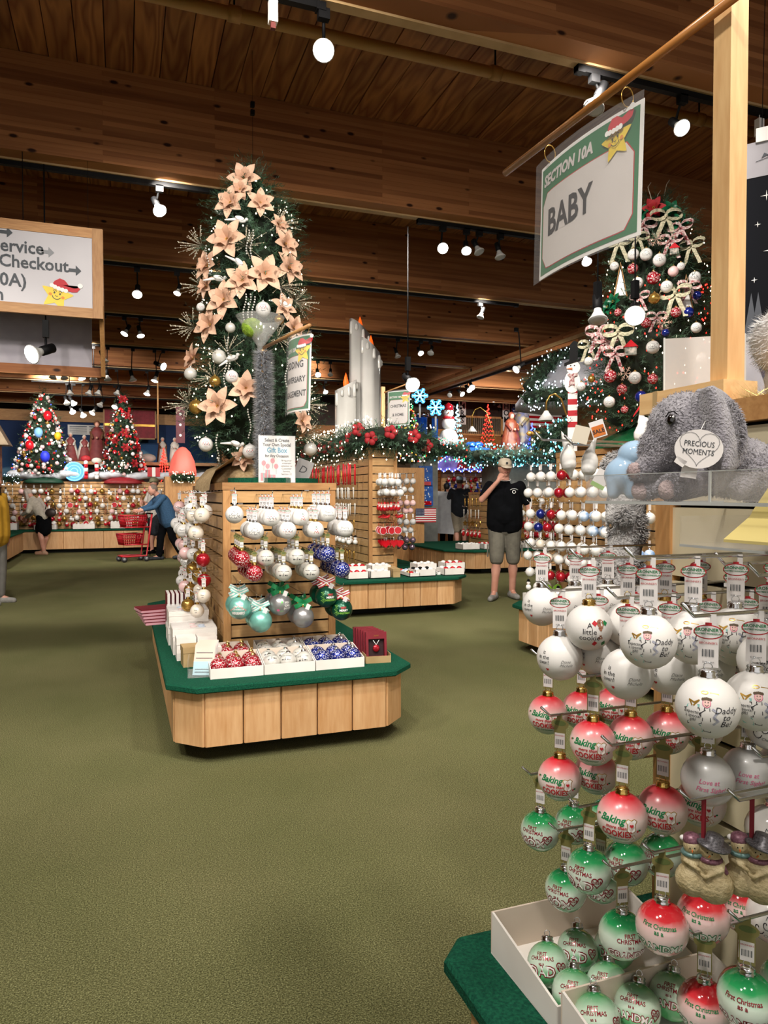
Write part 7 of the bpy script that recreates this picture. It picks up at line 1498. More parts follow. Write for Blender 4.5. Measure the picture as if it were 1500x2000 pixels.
CW = pm('candle_cream', '#c4c2bc', '#d2d0ca', 2, .25, coat=.4); t = thing('giant_candles', 'group of three giant white decorative candles on the garlanded display', 'decoration', (3.28, 10.0, 2.022))
def gcandle(x, y, r, h, label=None):
    mb = MB(); n = 26; tl = .14
    vs = []; 
    for k in range(n):
        a = 2 * pi * k / n; q = r * (1 + .035 * cos(a * 7)); vs += [(q * cos(a), q * sin(a), 0), (q * cos(a), q * sin(a), h + tl * cos(a) * (-1 if x >= 0 else .6)), (q * .82 * cos(a), q * .82 * sin(a), h + tl * cos(a) * (-1 if x >= 0 else .6) - .01), (q * .7 * cos(a), q * .7 * sin(a), h - .2)]
    fs = []
    for k in range(n):
        k2 = (k + 1) % n
        for j in range(3): fs.append((4 * k + j, 4 * k2 + j, 4 * k2 + j + 1, 4 * k + j + 1))
    fs.append(tuple(4 * k + 3 for k in range(n))); mb.add(vs, fs, CW, True); o = mb.build('candle', t, (x, y, 0))
    d = MB()
    for k in range(5): a = -pi * (k + .5) / 5; L = .05 + .10 * ((k * 5) % 3) / 2; zz_ = h - .06 + .14 * cos(a) * (-1 if x >= 0 else .6); d.cap((r * .99 * cos(a), r * .99 * sin(a), zz_), (r * 1.0 * cos(a), r * 1.0 * sin(a), zz_ - L), .022, .028, CW, 8)
    d.build('wax_drips', o); f = MB(); f.lathe([(.0001, -.10), (.035, -.03), (.04, .02), (.02, .10), (.0001, .16)], 12, glow('orange_flame', '#ff5a14', 1.2)); f.build('flame', o, (0, 0, h + .02))
gcandle(.02, .1, .155, 1.82); gcandle(.10, -.16, .145, 1.50); gcandle(-.26, -.10, .155, .95)
t = thing('gold_figurine', 'small gold figure in front of the giant candles', 'figurine', (3.02, 9.35, 2.022)); mb = MB(); mb.lathe([(.09, 0), (.10, .12), (.06, .25), (.001, .34)], 14, GOLDG); mb.ball((0, 0, .3), .07, GOLDG); mb.build('body', t)
P0 = at(748, 870, 9.2); t = thing('sign_post', 'slim wooden post with dowel above the garlanded display', 'post', (P0.x, P0.y, 2.0)); mb = MB(); mb.box(-.022, .022, -.022, .022, 0, .78, PINE); mb.build('post', t); mb = MB(); mb.tube([(0, 0, .70), (.25, -.35, .80)], .010, OAK, 8); mb.build('dowel', t)
section_sign('hanging_sign', 'small section sign hanging from the slim post by the giant candles', .34, .46, (P0.x + .13, P0.y - .2, 2.72), radians(-52), .02, [('CHRISTMAS', 0, -.22, .052), ('& HOME', 0, -.33, .052)])
def robed(name, label, loc, rz, h, robe, robe2, hood=None, cat='figurine', kneel=False, sk=SKIN, beard=None):
    t = thing(name, label, cat, loc, rz); k = h / 1.0; mb = MB(); w_ = 1.25 if kneel else 1.0
    mb.lathe([(.20 * k * w_, 0), (.19 * k * w_, .08 * k), (.15 * k * w_, .35 * k), (.13 * k, .55 * k), (.14 * k, .68 * k), (.06 * k, .80 * k), (.001, .82 * k)], 16, robe, sy=.8, wob=lambda a, z: .06 * sin(a * 7)); mb.build('robe', t)
    q = MB(); q.lathe([(.21 * k * w_, .01), (.19 * k * w_, .3 * k), (.155 * k, .6 * k), (.13 * k, .76 * k), (.05 * k, .82 * k)], 12, robe2, Matrix.Translation((0, .035 * k, 0)), sy=.75); q.build('cloak', t)
    q = MB(); q.ball((0, -.01 * k, .87 * k), .062 * k, sk, 12, 9, (.85, 1, 1.15)); q.build('head', t)
    q = MB(); [q.cap((s_ * .13 * k, 0, .68 * k), (s_ * .10 * k, -.14 * k, .55 * k), .035 * k, .03 * k, robe2, 8) for s_ in (-1, 1)]; q.ball((0, -.16 * k, .55 * k), .03 * k, sk, 8, 6); q.build('arms', t)
    if hood: q = MB(); q.ball((0, .012 * k, .89 * k), .075 * k, hood, 12, 8, (.95, .95, 1.05)); q.build('head_cloth', t)
    return t
MAR = pm('maroon_robe', '#6c2a2c', '#7c3634', 10, .7); BRO = pm('brown_robe', '#5e3c28', '#70482f', 10, .7); BLR = pm('gilded_blue_robe', '#122a58', '#5c5030', 7, .5); RDR = pm('gilded_red_robe', '#4c0c0a', '#6e3820', 8, .5); WHR = pm('white_robe', '#b8b4aa', '#c8c4ba')
ZB = 1.725
t = thing('mantel_shelf', 'raised wooden mantel shelf behind the snow on the far left wall', 'shelf', (.6, 20.2, 0)); mb = MB(); mb.box(-2.9, 3.0, -.15, .55, 2.18, 2.26, OAKX); mb.build('board', t); mb = MB(); mb.box(-2.9, 3.0, .3, .4, 1.7, 2.18, DARK); mb.build('dark_back', t)
zz = 2.262
def bp(px, Y=20.3): return on_y(px, 890, Y).x
robed('nativity_figure', 'kneeling red robed figure left in the nativity group', (bp(138), 20.3, zz), 0, .78, MAR, WHR, WHR, kneel=True); robed('nativity_figure', 'small red and white robed figure in the middle of the nativity group', (bp(165), 20.3, zz), .2, .72, MAR, WHR, WHR, kneel=True); robed('nativity_figure', 'tall standing maroon robed figure right of the nativity group', (bp(190), 20.3, zz), 0, 1.12, MAR, BRO, BRO)
robed('nativity_figure', 'white robed figure far right on the mantel shelf', (bp(342), 20.4, zz), 0, .72, WHR, WHR, WHR); robed('nativity_figure', 'white shepherd figure beside the red cone tree', (bp(318), 20.4, zz), .2, .72, WHR, BRO, WHR)
t = thing('sheep_figurine', 'white lying sheep figure on the mantel right of the red tree', 'figurine', (bp(288), 20.3, zz)); mb = MB(); mb.ball((0, 0, .12), .15, WHR, 12, 8, (1.5, .8, .8)); mb.ball((-.2, -.03, .25), .08, WHR, 10, 8); mb.build('body', t)
def lit_tree(label, loc, H, R, blb, nb, orn, no, seed, needles=(FIR, FIRL), topper=None, dens=900):
    t = thing('christmas_tree', label, 'christmas tree', loc); prof = [(.06 * H, R * .7), (.14 * H, R), (.45 * H, R * .68), (.8 * H, R * .3), (H, .02)]
    r = needle_tree(t, prof, dens, list(needles), seed, L=R * .34, nn=11, nl=.05, nw=.005, core=.85); bulbs(t, surf_pts(r, .08 * H, H * .98, nb, seed, 1.05), blb, .013)
    mb = MB(); rnd = random.Random(seed)
    for i, p_ in enumerate(surf_pts(r, .08 * H, H * .97, no, seed + 1, 1.0)): mb.ball(p_, rnd.uniform(.028, .055), orn[i % len(orn)], 7, 5)
    tag(mb.build('baubles', t), kind='stuff'); return t, r
TA, ra = lit_tree('tree crowded with toys and blue lights at the far left, on white snow', (on_y(86, 925, 19.45).x, 19.45, ZB), 2.2, .62, [BULB, BULBB, BULBC, BULBR], 190, [WGLOSS, PINKG, WHITE, RED, GOLDG, WMAT], 230, 51)
for i, (px, py, r_, m_) in enumerate([(93, 812, .11, RED), (75, 845, .11, pm('pale_blue_balloon', '#6aa0d8', '#78aee0')), (58, 870, .11, RED), (88, 892, .12, pm('deep_blue_balloon', '#2030d0', '#2838dc')), (113, 852, .09, pm('yellow_balloon', '#d8a818'))]):
    P, n = on_tree(px, py, TA.location, ra, extra=.1); t = thing('balloon_ornament', '%s balloon-shaped ornament on the far left toy tree, %s' % (('red', 'pale blue', 'red', 'deep blue', 'yellow')[i], ('near the top', 'in the middle', 'at the left', 'near the foot', 'at the right')[i]), 'ornament', P); mb = MB(); mb.ball((0, 0, 0), r_, m_, 14, 10, (.9, .9, 1.15)); mb.build('balloon', t); mb = MB(); mb.tube([(0, 0, -r_ * 1.1), (0, 0, -r_ * 1.8)], .006, WHITE, 4); mb.build('stem', t)
TB, rb = lit_tree('tree with red bows and white lights on the far left snow, right of the nativity', (on_y(240, 925, 19.45).x, 19.45, ZB), 2.25, .50, [BULB, BULBC, BULBR], 190, [WGLOSS, RED, REDF, PINKG, RED, GOLDG, WHITE], 200, 52)
for i, (px, py) in enumerate([(240, 780), (247, 812), (243, 845), (226, 860), (210, 890), (245, 874), (262, 905), (268, 875)]):
    P, n = on_tree(px, py, TB.location, rb, extra=.04); flower_at('farred', poinsettia('f', REDV, REDV, .13), P, n, 1.0, 'red cloth flower on the far red-bowed tree, %s from its top' % ORD[i + 1], 'red flowers on the far red-bowed tree')
for i, (px, mt) in enumerate(((86, pm('dark_green_skirt', '#0c3a26')), (240, pm('red_skirt', '#7c141c', '#8c1c24')))):
    t = thing('tree_skirt', ('green and red cloth under the far toy tree', 'red cloth under the far red-bowed tree')[i], 'cloth', (on_y(px, 925, 19.3).x, 19.4, ZB + .002)); mb = MB(); mb.lathe([(.55, -.05), (.5, .02), (.3, .12), (.1, .16)], 20, mt, wob=lambda a, z: .1 * sin(a * 5)); mb.build('cloth', t)
SNOW = pm('cotton_snow', '#b8bcc4', '#ccd0d6', 9, .95, bump=.5)
def snowbank(name, label, pts, seed, r=.16):
    t = thing(name, label, 'snow', pts[0]); rnd = random.Random(seed); mb = MB(); o = Vector(pts[0])
    for a, b_ in zip(pts, pts[1:]):
        a, b_ = Vector(a), Vector(b_); n = max(2, int((b_ - a).length / .18))
        for i in range(n): p_ = a.lerp(b_, i / n) - o; mb.ball(p_ + Vector((0, rnd.uniform(-.06, .06), rnd.uniform(-.01, .06))), r * rnd.uniform(.7, 1.15), SNOW, 12, 8, (1.3, 1, .62))
    remesh(tag(mb.build('cotton_snow', t), kind='stuff'), .035, 4); return t
snowbank('cotton_snow', 'white cotton snow along the top of the far left wall display', [(-2.4, 19.2, ZB + .125), (2.9, 19.2, ZB + .125)], 5, .17)
t = thing('red_gift_banner', 'red quilted banner with gold band and wooden frame behind the far tree', 'banner', on_y(254, 828, 23.2)); mb = MB(); mb.box(-.72, .72, 0, .02, -.42, .42, pm('crimson_quilt', '#7e101e', '#92182a', 9, .6, bump=.6)); mb.build('cloth', t); mb = MB(); mb.box(-.72, .72, -.012, 0, -.07, .0, GOLDINK); mb.build('gold_band', t); mb = MB(); [mb.box(*a, OAK) for a in ((-.76, -.72, -.02, .03, -.46, .46), (.72, .76, -.02, .03, -.46, .46), (-.76, .76, -.02, .03, .42, .46), (-.76, .76, -.02, .03, -.46, -.42))]; mb.build('frame', t)
def cone_tree(label, loc, H, R, blb, turns=11):
    t = thing('cone_tree', label, 'light tree', loc); mb = MB(); pts = [(R * (1 - i / (turns * 10)) * cos(i * .628), R * (1 - i / (turns * 10)) * sin(i * .628), H * i / (turns * 10)) for i in range(turns * 10)]; mb.tube(pts, .008, pm('dark_red_wire', '#5c1014'), 4); mb.build('spiral_frame', t); bulbs(t, [Vector(p_) * 1.02 for i, p_ in enumerate(pts)], blb, .018); return t
cone_tree('glowing red spiral cone tree beside the orange dome', (on_y(320, 925, 19.4).x, 19.4, ZB), .85, .19, [BULBR]); cone_tree('tall red spiral light tree before the far wooden wall', (on_y(953, 865, 18.3).x, 18.3, 2.6), 1.35, .26, [BULBR])
t = thing('glowing_dome', 'orange glowing drop-shaped lantern dome left of the big tree', 'lamp', (on_y(357, 930, 16.8).x, 16.8, 1.82)); mb = MB(); mb.lathe([(.30, 0), (.30, .12), (.26, .34), (.17, .54), (.07, .64), (.0001, .66)], 24, glow('glowing_coral', '#e0685a', .55)); mb.build('dome', t)
t = thing('lamp_plinth', 'small wooden plinth under the glowing dome', 'plinth', (on_y(357, 930, 16.8).x, 16.8, 0)); mb = MB(); mb.box(-.4, .4, -.3, .3, 0, 1.8, OAK); mb.build('plinth', t); 
garland('lit_garland', 'short garland with white lights under the glowing dome', [(on_y(335, 936, 16.4).x, 16.4, 1.78), (on_y(380, 936, 16.4).x, 16.4, 1.78)], .12, 160, [FIR], [BULB], 45, 61); garland('lit_garland', 'lit garland along the extreme left end of the far wall', [(on_y(-20, 936, 18.6).x, 18.6, 1.75), (on_y(38, 936, 18.6).x, 18.6, 1.75)], .12, 160, [FIR], [BULBC], 50, 62)
t = thing('red_mailbox', 'small red present box on the snow beside the red cone tree', 'box', (on_y(300, 925, 19.1).x, 19.1, ZB + .03)); mb = MB(); mb.box(-.15, .15, -.1, .1, .1, .33, RED); mb.build('box', t); mb = MB(); mb.box(-.04, .04, -.104, .104, .098, .334, WHITE); mb.build('band', t)
t = thing('snow_globe_disc', 'round glowing blue picture disc on the far left snow', 'decoration', (on_y(145, 925, 19.1).x, 19.1, ZB + .1)); mb = MB(); mb.lathe([(.0001, -.02), (.24, -.02), (.24, .02), (.0001, .02)], 24, glow('blue_glow_panel', '#4c84d8', .7), Matrix.Translation((0, 0, .14)) @ Matrix.Rotation(pi / 2, 4, 'X'), smooth=False); mb.build('disc', t); mb = MB(); [mb.tube([(r_ * cos(a), -.03, .14 + r_ * sin(a)) for a in [2 * pi * i / 20 for i in range(20)]], .008, BULBT, 4, closed=True) for r_ in (.08, .15, .22)]; mb.build('light_rings', t)
for i, (px, h_) in enumerate(((168, .55), (189, .5))): t = thing('candy_post', ('red bowed striped post on the snow under the nativity', 'cream stacked snow figure on the snow under the nativity')[i], 'decoration', (on_y(px, 925, 19.1).x, 19.1, ZB + .06)); mb = MB(); [mb.lathe([(.05, z), (.05, z + .09)], 10, RED if (z * 10 % 2 < 1) == (i == 0) else WHITE) for z in [.09 * k for k in range(5)]]; mb.build('post', t); mb = MB(); mb.ball((0, 0, h_ - .05), .10, REDV if i == 0 else WHR, 12, 8, (1.2, .6, .8)); mb.build('top', t)
t = thing('maroon_flag', 'narrow maroon snowflake flag left of the big tree', 'banner', at(352, 795, 15)); mb = MB(); mb.box(-.09, .09, -.005, .005, -.75, .0, pm('maroon_flag_cloth', '#4c0f1c', '#5a1624')); mb.build('cloth', t); mb = MB(); [mb.add([(x * .9, -.008, z) for x, z in [(.03 * cos(k * pi / 3) * (1 if k % 1 == 0 else .5), -.15 - .22 * j + .03 * sin(k * pi / 3)) for k in range(6)]], [tuple(range(6))], WHITE) for j in range(3)]; mb.build('snowflakes', t)
t = thing('wooden_rod', 'thin copper coloured rod hanging before the blue wall', 'rod', at(308, 758, 15)); mb = MB(); mb.tube([(0, 0, -1.15), (0, 0, .75)], .018, OAK, 6); mb.build('rod', t)
t = thing('wooden_gable', 'little wooden house gable at the extreme left edge', 'house model', (on_y(-6, 900, 16).x - .1, 16, 1.625)); mb = MB(); mb.box(-.25, .15, -.3, .3, 0, .75, BEAM); mb.build('post', t); mb = MB(); mb.prism([(-.45, 0), (.35, 0), (-.05, .75)], -.3, .3, pm('gable_boards', '#8a7862', '#9c8a70'), Matrix(((1, 0, 0, 0), (0, 0, 1, 0), (0, 1, 0, .75), (0, 0, 0, 1)))); mb.build('gable', t)
def kiosk(name, label, x0, x1, y0, y1, h, mat, mat2):
    t = thing(name, label, 'kiosk', ((x0 + x1) / 2, (y0 + y1) / 2, 0)); hx, hy = (x1 - x0) / 2, (y1 - y0) / 2
    mb = MB(); mb.box(-hx, hx, -hy, hy, 0, h, mat); mb.build('body', t); mb = MB(); mb.box(-hx - .35, hx + .5, -hy - .2, hy + .2, h, h + .1, mat2); mb.build('canopy', t); return t
KG = pm('grey_panel', '#6a6c68', '#787a74')
kiosk('kiosk', 'grey panelled kiosk with snow topped canopy behind the garlanded display', 5.85, 6.5, 14.4, 15.4, 2.3, KG, OAKX)
kiosk('kiosk', 'tall grey kiosk carrying the blue lit garland and robed pair', 8.0, 9.8, 14.2, 15.2, 2.22, KG, OAKX)
for i, (px, py) in enumerate(((837, 930), (838, 968))):
    t = thing('blue_hanging_goods', ('blue sled shaped hanging sign on the grey kiosk, upper', 'blue starred hanging sign on the grey kiosk, lower')[i], 'sign', on_y(px - 6, py, 14.38)); mb = MB(); mb.box(-.16, .16, -.02, 0, -.22, .22, pm('cobalt_panel', '#1c4a9c', '#2c64b4', 14, .5)); mb.build('panel', t); mb = MB(); [mb.ball((random.uniform(-.12, .12), -.022, random.uniform(-.18, .18)), .016, WHITE, 6, 4, (1, .3, 1)) for _ in range(14)]; mb.build('dots', t); mb = MB(); mb.box(-.12, .12, -.025, -.02, -.2, -.12, RED); mb.build('red_stripe', t)
garland('lit_garland', 'dark garland with green and white lights round the snow topped kiosk', [(5.5, 14.9, 2.42), (5.55, 14.15, 2.36), (7.0, 14.1, 2.36), (7.1, 14.8, 2.4)], .24, 620, [FIR, FIRL], [BULBC, BULBT, BULBG, BULBR], 170, 71, nl=.06, nw=.006, br=.014)
garland('lit_garland', 'blue-green garland with turquoise lights below the robed pair', [(7.3, 14.7, 2.2), (7.25, 14.0, 2.25), (8.6, 13.9, 2.28), (10.1, 13.95, 2.28)], .25, 800, [pm('teal_fir', '#1c4a48', '#3c7470'), FIRL], [BULBT, BULBC, BULBT], 260, 72, nl=.06, nw=.006, br=.015)
snowbank('cotton_snow', 'mound of white cotton snow on the kiosk canopy', [(5.9, 14.6, 2.48), (6.9, 14.6, 2.5)], 9, .3)
def prism_gift(label, loc, w_, h_, m1, m2, rz): 
    t = thing('gift_box', label, 'gift box', loc, rz); mb = MB(); mb.box(-w_ / 2, w_ / 2, -w_ / 2, w_ / 2, 0, h_, m1); mb.build('box', t); mb = MB(); mb.box(-.07, .07, -w_ / 2 - .01, w_ / 2 + .01, 0, h_ + .01, m2); mb.box(-w_ / 2 - .01, w_ / 2 + .01, -.07, .07, 0, h_ + .01, m2); mb.build('ribbon', t); mb = MB(); [mb.ball((.12 * cos(a), .12 * sin(a), h_ + .08), .09, m2, 10, 6, (1.2, .8, .7)) for a in [k * 1.26 for k in range(5)]]; mb.build('bow', t)
prism_gift('big blue present with silver ribbon on the kiosk canopy', (6.05, 14.35, 2.62), .55, .42, pm('royal_blue_wrap', '#1850b0', '#1f5cc0', 4, .3), SILVER, .4)
prism_gift('flat blue box below the red light tree, left of the robed pair', (7.5, 14.6, 2.33), .5, .12, pm('royal_blue_wrap', '#1850b0'), MATS['royal_blue_wrap'], 0)
def big_flake(px, py, d, R, label):
    p_ = at(px, py, d); t = thing('lit_snowflake', label, 'snowflake light', p_, face(p_)); mb = MB(); g_ = glow('icy_blue_glow', '#58b8ff', 1.6)
    for k in range(6):
        a = k * pi / 3; D = Vector((cos(a), 0, sin(a))); mb.tube([(0, 0, 0), D * R], R * .11, g_, 6)
        for f_, l_ in ((.45, .36), (.75, .25)):
            for s_ in (-.9, .9): E = Vector((cos(a + s_), 0, sin(a + s_))); mb.tube([D * R * f_, D * R * f_ + E * R * l_], R * .09, g_, 5)
    mb.build('arms', t); q = MB(); [q.tube([(0, -R * .12, 0), (R * .9 * cos(k * pi / 3), -R * .12, R * .9 * sin(k * pi / 3))], R * .03, glow('white_glow', '#e8f8ff', 3), 4) for k in range(6)]; q.build('white_lines', t); q = MB(); q.tube([(0, .02, -R), (0, .02, -R * 2.6)], .02, WHITE, 5); q.build('stake', t)
big_flake(820, 773, 14.6, .17, 'lit blue snowflake above the blue present, upper left of the two'); big_flake(851, 796, 14.6, .18, 'lit blue snowflake above the snow figure, lower right of the two')
def big_snowman(label, loc, h, rz=0, hat=BLUEF):
    t = thing('snowman_figure', label, 'snowman', loc, rz); k = h; mb = MB(); mb.ball((0, 0, .22 * k), .22 * k, WHITE, 14, 10); mb.ball((0, 0, .55 * k), .16 * k, WHITE, 14, 10); mb.build('body', t)
    q = MB(); q.ball((0, 0, .80 * k), .12 * k, WHITE, 12, 9); q.build('head', t); q = MB(); q.lathe([(.12 * k, .86 * k), (.10 * k, .98 * k), (.0001, 1.05 * k)], 12, hat); q.build('hat', t); q = MB(); q.cap((0, -.11 * k, .79 * k), (.0, -.2 * k, .78 * k), .02 * k, .005 * k, MATS['orange_nose'], 6); q.build('nose', t); q = MB(); [q.ball((s_ * .045 * k, -.11 * k, .84 * k), .013 * k, BLACK, 6, 4) for s_ in (-1, 1)]; q.build('eyes', t); q = MB(); q.tube([(.12 * k * cos(a), .12 * k * sin(a), .68 * k) for a in [k2 * pi / 8 for k2 in range(16)]], .03 * k, RED, 6, closed=True); q.build('scarf', t); return t
p_ = on_y(876, 865, 14.5); big_snowman('snowman with red and blue hat on the kiosk snow', (p_.x, 14.5, 2.45), .95, face(p_), REDF)
TCn, rc = lit_tree('tree with red, green and white lights left of the lit snowflakes', (on_y(793, 870, 13.6).x, 13.6, 1.95), 1.55, .34, [BULBR, BULBG, BULBC, BULBY], 210, [RED, LIME, WHITE, SKYB], 70, 53, dens=600)
t = thing('tree_stand', 'dark cabinet under the tree left of the lit snowflakes', 'cabinet', (TCn.location.x, 13.6, 0)); mb = MB(); mb.box(-.3, .3, -.25, .25, 0, 1.94, OAK); mb.build('cabinet', t)
cone_tree('small white spiral light tree beside the kiosk snowman', (on_y(893, 865, 14.6).x, 14.6, 2.5), .9, .14, [BULBC, BULBT], 8)
p_ = on_y(1000, 865, 14.5); robed('holy_pair_figure', 'red and gold robed kneeling figure on the blue garland, left of the pair', (on_y(999, 865, 14.5).x, 14.5, 2.33), face(p_) + .5, 1.0, RDR, RDR, RDR, kneel=True); robed('holy_pair_figure', 'tall blue and gold robed figure on the blue garland, right of the pair', (on_y(1022, 865, 14.6).x, 14.7, 2.33), face(p_) - .5, 1.25, BLR, BLR, WHR)
for i, (px, m_) in enumerate(((1035, BULBB), (1050, BULBT))): cone_tree(('small violet blue light tree right of the robed pair', 'small turquoise light tree right of the robed pair')[i], (on_y(px + 4, 870, 14.4).x, 14.4, 2.33), .7 - .25 * i, .12, [m_], 7)
prism_gift('yellow present right of the robed pair', (on_y(1046, 870, 14.1).x, 14.1, 2.5), .14, .2, GOLDG, GOLDG, .3)
def flag(label, P, w_, h_, rz, name='us_flag', cat='flag'):
    t = thing(name, label, cat, P, rz); mb = MB(); 
    for i in range(13): mb.box(0, w_, 0, .01, -h_ * (i + 1) / 13, -h_ * i / 13, RED if i % 2 == 0 else WHITE)
    mb.build('stripes', t); mb = MB(); mb.box(0, w_ * .42, -.006, .0, -h_ * 7 / 13, 0, pm('flag_navy', '#15204c')); mb.build('canton', t); mb = MB()
    for i in range(5):
        for j in range(6): s_ = star_shape(w_ * .42 * (j + .5) / 6, -h_ * 7 / 13 * (i + .5) / 5, h_ * .028); mb.add([(x, -.009, y) for x, y in s_], [tuple(range(len(s_)))], WHITE)
    mb.build('stars', t)
flag('large US flag hung on the far wooden wall at right', on_y(1000, 772, 18.9), 1.75, .95, 0); flag('wooden US flag board with dark frame leaning beside the white easel', on_y(812, 993, 13.3), .42, .28, -.2, 'flag_board')
t = thing('easel_board', 'white board leaning on a thin easel left of the pale-capped man', 'easel', on_z(862, 1078, 0)); t.rotation_euler = (-.18, .05, -.5); mb = MB(); mb.box(-.28, .28, -.01, .01, .45, 1.5, pm('grey_white_board', '#9a9a9c', '#a6a6a8')); mb.build('board', t); mb = MB(); mb.tube([(-.25, .02, 0), (0, .03, 1.6)], .012, BLACK, 6); mb.tube([(.25, .02, 0), (0, .03, 1.6)], .012, BLACK, 6); mb.tube([(0, .5, 0), (0, .04, 1.55)], .012, BLACK, 6); mb.build('easel', t)
t = thing('wooden_step_display', 'low slanted wooden box display on the floor beside the easel', 'display stand', on_z(820, 1076, 0)); t.rotation_euler.z = -.2; mb = MB(); mb.box(-.28, .28, -.2, .2, .0, .16, DARK); mb.build('plinth', t); mb = MB(); mb.prism([(-.22, .16), (.22, .16), (.22, .50), (-.22, .30)], -.3, .3, BOARD, Matrix(((0, 0, 1, 0), (1, 0, 0, 0), (0, 1, 0, 0), (0, 0, 0, 1)))); mb.build('slanted_box', t)
GC = gondola('wall_display', 'far wooden slatwall of blue and red goods under the purple lit gable', 'display unit', 8.3, 12.5, 17.9, 19.3, .42, .1, (8.4, 12.4, 18.4, 19.2, 2.05), sh=.11, bw=.4)
fill(None, 'f', 8.5, 11.5, [1.85, 1.66, 1.47, 1.28, 1.09, .9], 18.4, .14, [['santa', 'rball', 'snowman', 'wball'], ['stocking', 'bball', 'rball', 'wball', 'santa'], ['bball', 'stocking', 'santa', 'wball', 'rball'], ['stocking', 'rball', 'snowman', 'disc', 'bball'], ['wball', 'rball', 'bball', 'snowman'], ['disc', 'heart', 'star', 'wball']], 'slatwall under purple gable', 18, sc=1.7, jit=.03)
tag(JOIN.build('hanging_balls'), 'many small far balls hanging in rows on the more distant displays', 'ornaments', None, 'stuff')
t = thing('lit_gable', 'purple gable edged with blue lights above the far slatwall', 'decoration', (on_y(905, 915, 17.9).x, 17.9, 2.07)); mb = MB(); mb.prism([(-1.1, 0), (1.4, 0), (.5, .55), (-.3, .55)], -.05, .05, pm('violet_panel', '#5c4c9c', '#7a6cb4'), Matrix(((1, 0, 0, 0), (0, 0, 1, 0), (0, 1, 0, 0), (0, 0, 0, 1)))); mb.build('gable', t); mb = MB(); mb.lathe([(.35, .05), (.3, .2), (.1, .38), (.001, .4)], 14, RED, Matrix.Translation((.1, -.1, 0))); mb.build('red_hat_pile', t); bulbs(t, [(-1.1 + .8 * i / 24, -.1, .55 * i / 24) for i in range(25)] + [(-.3 + 1.7 * i / 40, -.1, .0 + .04 * sin(i)) for i in range(-20, 41)], [BULBB, BULBC], .02)
for px, py, s_, lab in ((903, 808, 'MRS', 'small white vertical sign with dark letters on the far wooden wall, left'), (989, 808, 'HOME', 'small white vertical HOME sign on the far wooden wall, right')):
    t = thing('letter_sign', lab, 'sign', on_y(px, py - 22, 19.5)); n = len(s_); mb = MB(); mb.box(-.12, .12, 0, .03, -.22 * n, .02, WHITE); mb.build('board', t); mb = MB(); [flat_text(mb, c_, 0, -.19 - .21 * i, .24, INK, eps=.003, bold=.02) for i, c_ in enumerate(s_)]; mb.build('letters', t)
t = thing('wall_vent', 'framed slatted vent on the far wooden wall behind the red light tree', 'vent', on_y(938, 832, 19.5)); mb = MB(); [mb.box(*a, OAK) for a in ((-.78, .78, 0, .04, .24, .3), (-.78, .78, 0, .04, -.3, -.24), (-.78, -.72, 0, .04, -.3, .3), (.72, .78, 0, .04, -.3, .3))]; mb.build('frame', t); s_ = MB(); s_.box(-.01, .01, 0, .03, -.24, .24, CREAMD); sm_ = s_.mesh('slat'); [link('slat', sm_, t, (-.68 + .068 * k, 0, 0)) for k in range(21)]
def gooseneck(px, py, d, lab, sgn=-1):
    p_ = at(px, py, d); t = thing('gooseneck_lamp', lab, 'lamp', p_, face(p_)); k = d / FPX
    mb = MB(); pts = [(0, 0, .03), (0, 0, 26 * k), (sgn * -6 * k, 0, 38 * k), (sgn * -16 * k, 0, 42 * k), (sgn * -28 * k, 0, 32 * k), (sgn * -42 * k, 0, -10 * k), (sgn * -48 * k, 0, -38 * k)]; mb.tube(pts, .010, GOLDG, 7); mb.build('arm', t)
    mb = MB(); mb.lathe([(.02, .05), (.03, .03), (.09, -.05), (.085, -.05), (.0001, -.02)], 16, WHITE); mb.build('shade', t)
gooseneck(922, 838, 12.6, 'goose-neck lamp with white shade before the far wooden wall'); gooseneck(1067, 812, 7.2, 'goose-neck lamp with white shade left of the ribbon tree')
p_ = on_y(1117, 835, 5.45); t = thing('snowman_post', 'flat wooden snowman with bent black hat on a red and white striped post', 'decoration', (p_.x, 5.45, 1.782), face(p_)); K = p_.y and (p_ - CAM).dot(Vector((sin(YAW), cos(YAW), 0))) / FPX
def bd(px, py): return ((px - 1117) * K, p_.z - 1.782 + (835 - py) * K)
def board(poly, m_, name, y0=-.012, y1=.012): mb = MB(); mb.prism(poly, y0, y1, m_, Matrix(((1, 0, 0, 0), (0, 0, 1, 0), (0, 1, 0, 0), (0, 0, 0, 1)))); return mb.build(name, t)
for k in range(9): board([bd(1109, 835 - 11 * k), bd(1127, 835 - 11 * k), bd(1127, 824 - 11 * k), bd(1109, 824 - 11 * k)], RED if k % 2 == 0 else WHITE, 'stripe')
board([(bd(1109, 835)[0], 0), (bd(1127, 835)[0], 0), bd(1127, 835), bd(1109, 835)], WHITE, 'post_foot')
board([bd(1117 + 15 * cos(a), 747 + 22 * -sin(a)) for a in [2 * pi * i / 16 for i in range(16)]], WHITE, 'body_board', -.02, .0); board([bd(1119 + 13 * cos(a), 720 + 13 * -sin(a)) for a in [2 * pi * i / 14 for i in range(14)]], WHITE, 'head_board', -.028, -.004)
board([bd(1102, 716), bd(1136, 706), bd(1134, 702), bd(1127, 703), bd(1128, 672), bd(1120, 668), bd(1112, 676), bd(1111, 707), bd(1102, 711)], BLACK, 'hat', -.034, -.008); board([bd(1117, 724), bd(1106, 722), bd(1117, 720)], MATS['orange_nose'], 'nose', -.04, -.028); board([bd(1108, 733), bd(1127, 730), bd(1126, 736), bd(1120, 738), bd(1122, 755), bd(1116, 752), bd(1110, 756), bd(1113, 738)], PLAIDR, 'scarf', -.036, -.02)
